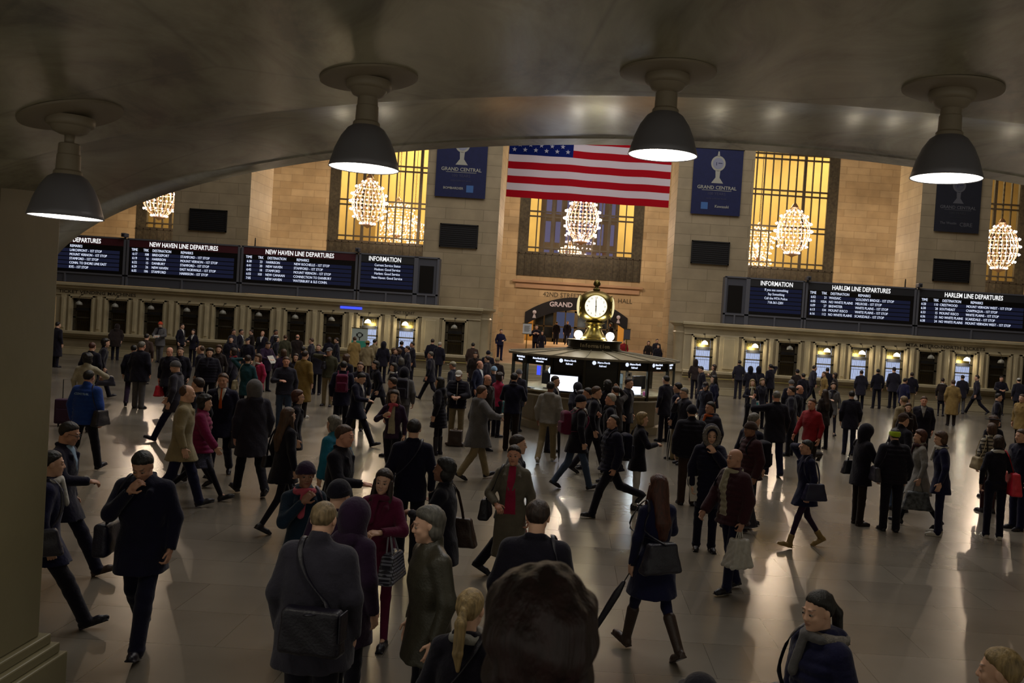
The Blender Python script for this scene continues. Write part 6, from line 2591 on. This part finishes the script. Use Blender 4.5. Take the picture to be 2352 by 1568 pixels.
p('1326 880 1.66 20 s h h lean=30', 'jacket dkgrey; slacks black; short dkbrown; fair; hat hood dkgrey', 'person in dark hooded jacket bending forward at the booth front', [('back', 'R', 'charcoal', 'charcoal backpack on the person bending at the booth')])
p('1336 907 1.77 290 wr h h', 'coat black; jeans jeans; none black; fair; hat beanie black; scarf white', 'man in black knit hat and black coat with blue jeans', [('back', 'R', 'wine', 'wine red and white backpack behind the black knit hat man', {'lea': False})])
p('1372 887 1.82 268 wl h h', 'coat black; slacks dkgrey; short brown; fair; shirt white', 'tall brown-haired man in black coat, second of the trio before the booth')
p('1350 890 1.72 95 s h h', 'coat dkgrey; slacks black; short black; tan', 'dark-haired man facing left between two men in black coats')
p('1404 903 1.74 82 s h st hp=0', 'coat black; slacks black; short white; ruddy; scarf black', 'grey white haired man in black coat facing left')
p('1396 874 1.74 10 s h h', 'coat black; slacks black; curly black; fair f', 'dark curly head just behind the grey white haired man')
p('1414 886 1.70 40 s h up', 'coat dkbrown; slacks black; short dkbrown; fair', 'brown-haired person with one hand raised against the booth glass')
p('1446 868 1.82 240 s h h', 'coat black; slacks black; short dkbrown; fair; open grey', 'man in open black coat over grey sweater at the booth front')
p('1412 953 1.70 110 rr h b ht=10 hp=-12', 'puffer dknavy; slacks black; short black; tan', 'man in black puffer jacket rushing left with his head tilted back', [('back', 'R', 'dknavy', 'dark backpack on the man rushing left', {'lea': False})])
p('1477 947 1.64 -80 s h me', 'coat black; tights white; mid blonde; fair f', 'blonde woman in black coat and white trousers', [('tote', 'L', 'black', 'glossy black shoulder bag beside the blonde woman', {'s': 1.15})])
p('1557 878 1.82 60 s h h', 'coat dknavy; slacks khaki; short black; fair', 'dark-haired man in navy coat and khaki trousers right of the booth', [('umbrella', 'L', 'black', 'black and white striped furled umbrella right of the booth', {'striped': 1, 'tip': (-.30, .05, .05), 'L': .95})])
p('1570 890 1.76 110 s h ch hp=12', 'coat dkgrey; slacks khaki; short grey; fair; glasses', 'greying man in glasses with his hand at his mouth')
p('1590 930 1.76 5 s h h wide=1.2', 'puffer black; slacks brown; short black; fair; hat beanie black', 'broad person in black jacket and brown trousers seen from behind')
p('1632 922 1.74 120 s h h collar=hood', 'puffer dkgrey; slacks black; short black; tan; scarf orange', 'man with orange strip at his neck and dark jacket, facing left')
p('1608 841 1.76 100 s h h hp=20', 'coat black; slacks black; short black; fair', 'dark-haired person looking down right of the booth')
p('1620 878 1.64 150 s h h hp=16', 'coat dkgrey; slacks black; mid dkbrown; fair f; hat cap dkgrey', 'woman in soft cap looking down beside the dark-haired woman')
p('1640 862 1.70 100 s h h', 'coat dknavy; slacks black; long black; fair f', 'black-haired woman in navy coat facing left', [('tote', 'R', 'tan', 'tan leather bag on the back of the black-haired woman')])
p('1640 837 1.70 80 s st h', 'coat dkbrown; slacks black; mid dkbrown; fair f', 'brown-haired woman with hand near her face behind the black-haired woman')
p('1598 826 1.76 0 s h h lean=14', 'jacket dkbrown; slacks black; short black; fair; hat hood dkbrown', 'hunched person in brown jacket before the first lit window on the right')
# ---- right half, middle distance
p('1724 969 1.70 110 sl h h', 'puffer maroon; slacks black; none black; brown; hat beanie brown', 'man in brown knit cap and maroon jacket above the bald man', [('back', 'R', 'black', 'black backpack on the man in the brown knit cap', {'lea': False})])
p('1734 948 1.80 -60 s h h', 'coat dknavy; slacks black; short grey; fair', 'grey-haired man in navy coat behind the brown knit cap')
p('1784 897 1.86 8 sl wave h wide=1.15', 'coat black; slacks navy; crop grey; ruddy', 'large grey-haired man in black overcoat with raised left hand')
p('1818 886 1.80 70 s h h', 'coat dkgrey; slacks black; short dkbrown; fair', 'dark-haired man facing the balding man, right of the large overcoat')
p('1838 884 1.76 250 s h h', 'coat black; slacks black; bald dkbrown; ruddy', 'balding man in black turned towards the red jacket')
p('1818 872 1.70 0 s h h', 'coat black; slacks black; none grey; fair; hat beanie grey', 'person in pale grey knit hat above the balding man')
p('1866 915 1.76 130 kr h f hp=0', 'jacket red; slacks dkbrown; short brown; ruddy', 'man in bright red jacket with one leg kicked back')
p('1895 894 1.66 20 s h h', 'coat dkbrown; slacks black; long dkbrown; fair f', 'long brown-haired woman in dark coat beside the red jacket', [('paper', 'L', 'ltgrey', 'pale paper in the hands of the long brown-haired woman', {'wh': (.08, .10)})])
p('1915 878 1.72 170 wl h me', 'coat grey; tights black; mid dkbrown; fair f; scarf dkgrey', 'woman in fuzzy grey coat facing camera behind the red jacket')
p('1957 897 1.72 -10 s h h wide=1.1', 'coat black; jeans dkjeans; short black; fair', 'man in black coat and blue jeans standing with his back turned')
p('1853 1010 1.60 100 wl h hd', 'coat navy; tights purple; short black; tan f; shoes ankle tan', 'woman in navy coat and tan ankle boots with hand at her ear', [('tote', 'L', 'navy', 'navy cape-like bag at the side of the woman in tan ankle boots', {'s': 1.1})])
p('1997 978 1.68 285 s me ph hp=20', 'coat black; slacks dkbrown; none black; fair; hat hood black; shoes ankle dkbrown', 'hooded person in black looking down, leftmost of the standing group', [('tote', 'L', 'dkgrey', 'dark green grey shoulder bag of the hooded person in black')])
p('2056 984 1.68 0 s h h wide=1.15', 'puffer black; slacks black; short black; fair; hat headband lime', 'person in black jacket with bright lime headband, seen from behind', [('tote', 'L', 'charcoal', 'dark grey bag beside the person with the lime headband')])
p('2077 949 1.80 -70 s h h', 'jacket black; jeans jeans; short brown; fair; hat cap brown', 'man in flat brown cap and jeans behind the lime headband')
p('2114 987 1.66 80 wr h h hp=4', 'flare ltgrey; tights black; mid auburn; fair f; scarf maroon', 'auburn-haired woman in light grey coat, standing with the group', [('hand', 'L', 'grey', 'grey bag with pale floral pattern held by the woman in light grey coat', {'s': 1.35, 'pattern': damask})])
p('2158 991 1.66 75 s h h hp=14', 'coat navy; slacks navy; mid brown; fair f; scarf white; shoes sneaker white', 'woman in navy coat and white shoes, rightmost of the standing group')
p('2278 972 1.68 5 s h h', 'coat plaid; pleat maroon; mid brown; fair f', 'woman in pale plaid coat over a maroon skirt', [('tote', 'L', 'khaki', 'khaki handbag beside the plaid coat')])
p('2294 1000 1.68 -8 s h h', 'sweater black; slacks dknavy; mid dkbrown; fair f; scarf white; shoes sneaker white', 'woman in black sweater carrying the red bag, right edge group', [('tote', 'R', 'hotred', 'shiny bright red handbag at the right edge', {'s': 1.5})])
p('2282 955 1.70 10 s h h', 'coat black; slacks black; curly brown; fair f; hat brim black', 'person in wide black hat above the plaid coat')
p('2346 985 1.74 110 s h h', 'coat dknavy; slacks navy; short brown; fair', 'person in navy jacket cut by the right edge')
p('2348 905 1.78 120 s h h', 'coat tan; slacks dkbrown; short brown; fair', 'person in light tan coat cut by the right edge, farther back')
p('2076 909 1.76 20 s h h', 'coat khaki; slacks black; short sandy; fair', 'person in bulky beige coat seen from behind, right of centre')
p('2087 926 1.62 170 s h h', 'coat dkbrown; slacks black; mid brown; fair f; scarf dkbrown', 'woman facing camera beside the bulky beige coat')
p('2123 910 1.80 165 s h h wide=1.12', 'coat black; slacks black; short brown; ruddy; shirt ltgrey', 'man in black coat with pale flower on his lapel')
p('2190 872 1.78 -12 s h h', 'long tan; slacks dkbrown; short brown; fair', 'person in long tan overcoat seen from behind, far right')
p('2166 868 1.66 -30 s h h', 'coat dkbrown; skirt black; short dkbrown; fair f; scarf white', 'woman with a white collar at the closed window, left of the long tan coat')
p('2295 903 1.74 250 s h h', 'coat black; slacks black; short black; fair', 'dark-haired man in profile facing right near the right edge')
p('2244 861 1.78 70 Wr h h', 'coat dkgrey; slacks black; short dkbrown; fair', 'man striding left in front of the far right windows')
p('2211 861 1.78 0 s h h', 'coat dkgrey; slacks grey; short dkbrown; fair', 'man in dark jacket at the last lit window on the right')
p('2301 864 1.74 170 s ph ph', 'coat black; slacks black; short dkbrown; tan', 'person facing camera before the dark window, far right')
p('2340 868 1.76 0 s h h', 'coat dkgrey; slacks black; short black; fair; hat cap white', 'person in pale cap at the right edge windows')
p('2095 855 1.78 -10 s h h', 'jacket black; slacks khaki; short dkbrown; fair', 'man in black jacket and khaki trousers waiting at the right windows')
p('2080 868 1.70 -60 s h h', 'coat navy; slacks black; short black; fair', 'shorter person beside the khaki trousers man')
p('2054 843 1.78 0 s h h wide=1.15', 'coat dkgrey; slacks black; short dkbrown; fair; hat cap dkgrey', 'man in grey cap leaning at the third bright window')
p('2017 847 1.82 0 sw h h', 'jacket black; slacks black; short black; fair', 'man in black standing legs apart, facing the right windows')
p('1979 850 1.74 0 s h h', 'parka dkgrey; slacks black; short dkbrown; fair', 'person in dark green parka at the middle bright window', [('plastic', 'L', 'white', 'white plastic bag hanging left of the dark green parka')])
p('1872 839 1.82 280 wl h h lean=6', 'suit dkgrey; slacks black; short dkbrown; fair', 'man in dark suit leaning right, left of the tan jacket woman')
p('1893 853 1.70 100 s h h', 'coat tan; slacks brown; short brown; fair f', 'person in ochre tan coat before the three bright windows')
p('1901 844 1.76 0 s h h', 'coat black; slacks black; short black; fair', 'dark head just behind the ochre tan coat')
p('1918 856 1.68 60 s h h', 'coat dkbrown; slacks black; mid dkbrown; fair f', 'brown-haired person right of the ochre tan coat')
p('1832 848 1.72 0 s h h', 'coat dkbrown; slacks black; short black; fair; hat cap dkgrey', 'person in dark cap at the dark window on the right')
p('1845 857 1.66 20 s h h', 'coat black; slacks black; short black; fair', 'shorter dark person beside the dark cap')
p('1699 827 1.80 0 s h h', 'jacket dkgrey; slacks dkgrey; short black; fair', 'man in dark clothes standing alone left of the second lit window')
p('1770 836 1.80 30 s h hd', 'coat black; slacks black; short black; tan', 'man with hand lifted to his head before the right counter')
p('1724 842 1.70 0 s h h lean=10', 'coat black; slacks black; short black; fair; hat hood black', 'left one of two hooded figures at the second lit window')
p('1743 842 1.70 0 s h h lean=10', 'coat black; slacks black; short black; fair; hat hood black', 'right one of two hooded figures at the second lit window')
p('1729 871 1.66 180 wl h me', 'jacket black; slacks black; wavy blonde; fair f; open cream; scarf cream', 'woman with long reddish blonde hair and pale scarf facing camera', [('folder', 'L', 'white', 'white and teal folder carried by the reddish blonde woman', {'wh': (.14, .17), 'tilt': 10})])
p('1752 869 1.64 200 s h h', 'coat dkgrey; slacks black; mid sandy; fair f', 'pale-haired person beside the reddish blonde woman')
# ---- left half, middle distance
p('702 805 1.84 -20 s h h', 'long mustard; slacks dkbrown; short dkbrown; fair; shoes shoe white', 'man in long mustard overcoat seen from behind')
p('757 798 1.82 175 sw h ear', 'jacket olive; slacks khaki; short sandy; tan; hat cap grey', 'man in olive vest and khaki trousers holding a phone to his ear', [('hand', 'R', 'black', 'black bag hanging beside the khaki trousers of the phone caller')])
p('680 812 1.66 190 s h h', 'coat dkgrey; slacks black; long dkbrown; fair f', 'long-haired woman between the dark jacket and the mustard coat')
p('592 813 1.66 150 s h ph hp=10', 'coat fuchsia; slacks black; bob brown; fair f; scarf white', 'woman in fuchsia coat looking at a glowing phone', [('phone', 'R', 'black', 'glowing phone held by the woman in the fuchsia coat', {'glow': 1.5})])
p('570 815 1.72 10 s hd h', 'coat teal; slacks black; short dkbrown; fair f', 'person in dark teal coat with one hand on the head, back turned', [('tote', 'L', 'beige', 'beige tote bag hanging from the dark teal coat')])
p('536 799 1.68 80 s h h', 'coat dkgrey; slacks black; mid dkbrown; fair f; scarf red', 'woman with red scarf in profile facing left')
p('482 800 1.76 200 s h h', 'puffer black; slacks black; curly black; fair; scarf dkgrey', 'dark-haired man in bulky black jacket, left group')
p('503 793 1.72 190 s h h', 'coat dkbrown; slacks black; curly brown; fair f', 'curly brown-haired person in dark brown coat, left group')
p('461 793 1.76 90 s h h', 'coat black; slacks black; thin brown; fair', 'man in profile facing left beside the bulky black jacket')
p('390 797 1.76 178 wl h h', 'coat black; slacks black; bald grey; ruddy; glasses', 'bald man with grey beard and glasses in black coat', [('plastic', 'R', 'hotred', 'bright red bag beside the bald bearded man', {'s': .9})])
p('415 797 1.76 190 s h h', 'coat black; slacks black; short brown; fair', 'dark-coated man right behind the bald bearded man')
p('327 784 1.82 -8 s h h wide=1.25', 'coat black; slacks grey; short grey; ruddy', 'large man in black coat and grey trousers seen from behind')
p('308 792 1.70 20 wr h h', 'coat black; slacks purple; short black; fair', 'person in black just left of the large man in grey trousers')
p('338 766 1.76 0 s h h lean=12', 'coat brown; slacks dkbrown; short black; fair', 'person in brown coat leaning at the left counter')
p('368 739 1.72 180 x ph ph hp=14', 'coat grey; slacks grey; short dkbrown; fair; hat beanie hotorange; scarf black', 'person in bright orange knit hat reading against the counter', [('paper', 'R', 'white', 'open white booklet held by the person in the orange hat', {'wh': (.12, .07)})])
p('419 743 1.78 260 s h h', 'suit black; slacks black; short dkbrown; fair; shirt white', 'man in black suit leaning on the left counter')
p('444 756 1.68 175 s h me', 'suit black; slacks black; mid dkbrown; fair f; shirt white', 'woman in black suit and white shirt at the left counter')
p('270 745 1.74 20 s h h lean=34', 'parka dkbrown; slacks black; short black; fair; hat hood dkbrown', 'hunched person in dark brown coat at the left windows')
p('244 778 1.76 -60 wl h h lean=8', 'coat black; slacks black; curly black; fair', 'dark person with a large sack over the shoulder, left', [('duffel', 'R', 'dkgrey', 'large dark sack carried by the person on the left', {'s': 1.1})])
p('213 786 1.74 0 s h h', 'coat black; slacks black; short auburn; fair', 'person in black above the cream white sweater')
p('134 739 1.80 -20 s h h', 'long black; slacks black; short black; fair', 'tall figure in long black coat beside the left column')
p('537 756 1.80 255 s h h', 'coat dkgrey; slacks black; short dkbrown; tan; glasses', 'man in glasses at the back of the left group, left one of two')
p('555 756 1.80 265 s h h', 'suit black; slacks black; short black; tan; glasses; shirt white', 'man in glasses and suit at the back of the left group, right one of two')
p('531 773 1.70 200 s h h', 'coat black; slacks black; short black; fair', 'dark-haired person below the two men in glasses')
p('569 776 1.72 170 s h h', 'coat black; slacks black; none black; fair; hat cap black', 'man in black cap in the left group')
p('577 757 1.76 120 s h h', 'coat dkbrown; slacks black; short dkbrown; fair', 'man at the back right of the two men in glasses')
p('604 760 1.78 175 s h h hp=-12', 'coat black; slacks black; bald dkbrown; tan; shirt white', 'man with white collar looking up, back of the left group')
p('634 757 1.80 250 s h h', 'jacket dkgrey; slacks black; short black; brown; scarf white', 'man with a pale hood collar at the back of the left group')
p('656 769 1.72 10 s h h', 'coat olive; slacks black; short brown; fair', 'person in olive coat at the back of the left group')
p('684 768 1.76 0 s h h', 'coat dkbrown; slacks black; bald grey; ruddy', 'bald-headed person facing the left windows')
p('618 785 1.76 230 s ph ph hp=28', 'coat purple; slacks black; short dkbrown; fair', 'man looking down at a sheet in his hands, left group', [('paper', 'R', 'white', 'small white sheet read by the man looking down')])
p('652 802 1.70 20 s h h', 'coat purple; slacks black; mid brown; fair f', 'brown-haired person in dark plum coat in the left group')
p('636 772 1.70 300 s h h', 'coat black; slacks black; mid black; fair f', 'dark-haired woman in black below the pale hood collar')
p('715 776 1.76 90 s h h', 'suit dkgrey; slacks black; short brown; fair', 'man in dark suit facing left before the dark windows')
p('732 790 1.76 180 s h h', 'coat dkgrey; slacks black; short brown; fair', 'man in dark coat left of the phone caller')
p('757 774 1.72 0 s h h', 'coat black; slacks black; mid dkbrown; fair f', 'person in black facing the last dark window of the left counter')
p('773 775 1.76 100 s h h', 'coat black; slacks black; short dkbrown; fair', 'person in black in profile before the last dark window')
p('697 795 1.74 0 s h h', 'coat black; slacks black; short black; fair', 'dark head just left of the mustard overcoat')
p('815 773 1.80 25 s h h', 'long tan; slacks dkbrown; short brown; fair', 'man in long tan coat in front of the white and green poster')
p('797 814 1.74 -20 s h h', 'coat black; slacks black; curly brown; fair', 'person in black beside the caller in the olive vest')
p('790 829 1.80 10 wr h h', 'coat dknavy; slacks black; short black; fair', 'person in navy coat carrying a wine red backpack', [('back', 'R', 'wine', 'wine red backpack left of the man in glasses', {'lea': False})])
p('828 831 1.74 185 s h st', 'jacket dkgrey; slacks olive; short brown; fair; glasses', 'man in heavy glasses with a hand near his open mouth')
p('862 829 1.72 120 Wr h h lean=12', 'coat black; slacks black; mid black; fair f', 'dark-haired woman leaning forward behind the phone reader', [('tote', 'R', 'black', 'black bag of the leaning dark-haired woman')])
p('845 783 1.74 0 s h h', 'coat khaki; slacks brown; short brown; fair; hat brim tan', 'person in tan hat between the poster and the bright window')
p('862 779 1.78 -30 s h h lean=10', 'jacket khaki; slacks black; short black; fair', 'person in khaki jacket at the first bright window on the left')
p('882 785 1.74 0 s h h', 'coat black; slacks black; none black; fair; hat hood black', 'person in black hood at the first bright window on the left')
p('923 783 1.78 0 s h h', 'coat black; slacks black; short black; fair', 'dark head in front of the second bright window on the left')
p('936 794 1.78 100 s h h', 'suit dkgrey; slacks black; short dkbrown; fair; shirt white', 'man in grey suit facing left below the second bright window')
p('947 785 1.80 110 s h h', 'coat black; slacks black; short black; tan', 'man in black coat right of the grey suit')
p('906 799 1.68 270 s h h', 'coat black; slacks black; mid brown; fair f', 'brown-haired woman in profile facing the curly-haired person')
p('916 801 1.66 80 s h h', 'coat dkgrey; slacks black; curly brown; fair f', 'curly brown-haired person below the second bright window')
p('922 822 1.68 20 s h h', 'coat dkgrey; slacks black; mid salt; fair f', 'grey-haired person in charcoal near the centre left')
p('904 834 1.66 120 s h h', 'coat black; slacks black; bob black; fair f; scarf white', 'woman in dark beret-like hair with white scarf')
p('902 866 1.68 80 s h h', 'jacket brown; slacks black; short dkbrown; ruddy', 'dark-haired person in brown facing left, above the pale top woman')
p('930 845 1.74 0 s h h lean=8', 'hoodie grey; slacks grey; short black; fair; hat hood black', 'person in grey hood with a large dark pack', [('back', 'R', 'dkgrey', 'large grey pack on the person in the grey hood', {'lea': False, 's': 1.15})])
p('994 778 1.78 0 s h h', 'coat black; slacks black; short dkbrown; fair', 'man in black facing the dark window at the end of the left counter')
p('1011 785 1.78 -15 s h h', 'coat black; slacks dkgrey; short white; ruddy', 'white-haired man in black beside the end of the left counter')
p('989 807 1.80 80 Wr h h', 'coat black; slacks black; short salt; ruddy', 'grey-haired man in long black coat striding left')
p('1010 866 1.70 80 s h h', 'pufferlong black; tights black; long black; fair f; shoes boot black', 'woman with long black hair in long black quilted coat')
p('1040 830 1.72 70 s h h', 'coat dkgrey; slacks black; short grey; ruddy; hat cap cream', 'man in cream baseball cap facing left behind the white cap')
p('1087 787 1.72 0 s h h', 'coat brown; slacks black; short black; fair', 'person in rust brown coat beside the left corner of the passage')
p('1103 828 1.78 250 s h h', 'coat dknavy; slacks black; bald brown; ruddy; shirt white', 'balding man in dark suit left of the booth')
p('1092 808 1.74 180 s h h hp=20', 'coat dkbrown; slacks black; short dkbrown; fair', 'person in brown looking down left of the balding man')
p('1122 805 1.74 0 s h h', 'coat black; slacks black; short black; fair; hat beanie black', 'person in black knit hat left of the booth')
p('1119 817 1.70 70 s h h', 'coat dkgrey; slacks black; short dkbrown; fair', 'dark-haired man in profile left of the booth')
p('1143 821 1.66 0 s h h', 'coat dkbrown; slacks black; none sandy; fair; hat beanie khaki', 'person in khaki knit hat beside the booth')
p('1135 841 1.68 20 s h h', 'coat dkgrey; slacks black; none black; fair; hat beanie ltblue', 'person in pale striped knit hat beside the booth')
p('1121 860 1.76 230 s h h', 'coat dkbrown; slacks black; bald dkbrown; ruddy; glasses', 'bald man in glasses just left of the fuchsia top')
p('1149 856 1.66 -40 s ph ph', 'jacket fuchsia; slacks black; curly dkbrown; fair f', 'woman in fuchsia top at the left side of the booth', [('plastic', 'L', 'tealbag', 'pale turquoise bag hanging beside the fuchsia top', {'s': 1.0})])
p('1193 848 1.70 -20 s h h', 'coat dkgrey; slacks black; none black; fair; hat beanie grey', 'person in grey knit hat close to the booth glass')
p('1530 862 1.80 40 s h h', 'coat black; slacks black; short black; fair', 'dark figure at the right corner of the booth')
# ---- on the rising floor of the central passage
p('1151 756 1.76 200 x ph h Y=47.5', 'jacket navy; slacks navy; short black; fair', 'man with a coat over his arm on the steps left of the passage')
p('1233 746 1.76 180 s st st Y=50', 'jacket black; slacks black; short black; fair', 'person in black with folded arms, left inside the passage')
p('1246 760 1.66 180 s h h Y=49.4', 'coat black; slacks black; long black; fair f', 'woman in black beside the folded-arms person in the passage')
p('1304 737 1.78 180 wl h h Y=61', 'coat black; slacks black; short brown; fair', 'man in black walking through the passage, right one of two')
p('1279 738 1.74 0 s h h Y=61.5', 'long black; slacks black; short black; fair', 'person in long black coat in the passage, left one of two')
p('1404 742 1.78 120 s h h Y=61', 'coat black; slacks black; curly black; fair', 'dark figure at the right side of the passage, right of the clock')
p('1434 780 1.66 180 s h h Y=48', 'jacket red; slacks black; short dkbrown; fair', 'person in dark red top right of the clock')
p('1490 783 1.66 180 s h h Y=46.9', 'coat dkbrown; slacks black; mid brown; fair f', 'woman in brown on the steps right of the booth')
p('1509 778 1.72 200 s h h Y=48.2', 'coat dkgrey; slacks black; short black; fair', 'person standing behind the steps right of the booth')
p('1512 791 1.66 180 s h h Y=46.8', 'coat black; slacks black; short brown; fair', 'person seated low on the steps right of the booth')

# sequined skirt of the woman in the magenta jacket
for r_, J_ in PEOPLE:
    if 'sequined skirt' in r_['label']:
        g_ = dict(legs='Wr', fem=True, wide=1.0, top='puffer')
        s_ = SDF((-.3, -.45, .5), (.3, .45, 1.0), .012)
        s_.prof([.60 - J_['dz'], .95 - J_['dz']], [0, 0], [.0, 0], [.205, .165], [.235, .14], 0, 2.1)
        V_, F_ = s_.mesh()
        part('skirt', np_mesh('skirt', V_, F_), sequin, r_, 'sequined glittering skirt')
    if 'pale plaid coat' in r_['label']:
        for ch in r_.children:
            if ch.name.startswith('coat'):
                ch.material_slots[0].material = plaid
    if 'fur collar' in r_['label']:
        s_ = SDF(np.array(J_['neck']) - .3, np.array(J_['neck']) + .2, .009)
        rs_ = random.Random(5)
        q_ = [J_['up']((.11 * math.sin(t), -.045 + .10 * math.cos(t), 1.46 + .015 * math.cos(t))) for t in [2 * PI * i / 18 for i in range(18)]]
        for i in range(18):
            s_.cap(q_[i], q_[(i + 1) % 18], .035, .035, .01)
        for i in range(160):
            a_ = q_[i % 18]
            d_ = Vector((rs_.gauss(0, 1), rs_.gauss(0, 1), rs_.gauss(0, .7))).normalized()
            s_.cap(a_ + d_ * .02, a_ + d_ * .055, .009, .002, .003)
        V_, F_ = s_.mesh()
        part('fur_collar', np_mesh('fur_collar', V_, F_), mat('grey_fur', '#77716c', .9, var=.4, scale=40, bump=.5, bscale=120), r_)

# ---- things standing on the floor
w_ = G(148, 978, 0)
r = tag(empty('suitcase', (w_.x, w_.y, 0), rad(10)), 'purple rolling suitcase with raised handle beside the blue jacket', 'suitcase')
MB().box((-.2, -.12, .06), (.2, .12, .62)).build('shell', mat('purple_fabric', '#3a1c3c', .7, bump=.2), r, bevel=.03)
MB().box((-.15, -.145, .12), (.15, -.12, .4)).build('front_pocket', mat('purple_fabric', '#3a1c3c', .7, bump=.2), r, bevel=.01)
mb = MB().tube([(-.1, .1, .6), (-.1, .1, 1.05), (.1, .1, 1.05), (.1, .1, .6)], .01, 8)
mb.build('handle', M['black'], r)
for sx in (-.16, .16):
    MB().tube([(sx - .015, .1, .035), (sx + .015, .1, .035)], .035, 14).build('wheel', M['black'], r)
w_ = G(1045, 1024, 0)
base = (0, 0, 0)
s_ = SDF((-.35, -.3, -.02), (.35, .3, .5), .012)
s_.box((0, 0, .19), (.12, .09, .16), .035, 0)
s_.ell((0, -.08, .14), (.10, .06, .10), .03)
s_.ell((-.15, -.02, .05), (.09, .07, .05), .03)
s_.ell((.15, -.02, .05), (.10, .07, .05), .03)
V_, F_ = s_.mesh()
r = tag(empty('backpack', (w_.x, w_.y, 0)), 'brown leather backpack standing on the floor at the feet of the white cap man', 'backpack')
part('bag_body', np_mesh('bag_body', V_, F_), leatherm('brown'), r)
MB().tube([(-.04, 0, .36), (-.03, 0, .42), (.03, 0, .42), (.04, 0, .36)], .01, 8).build('carry_loop', leatherm('brown'), r)
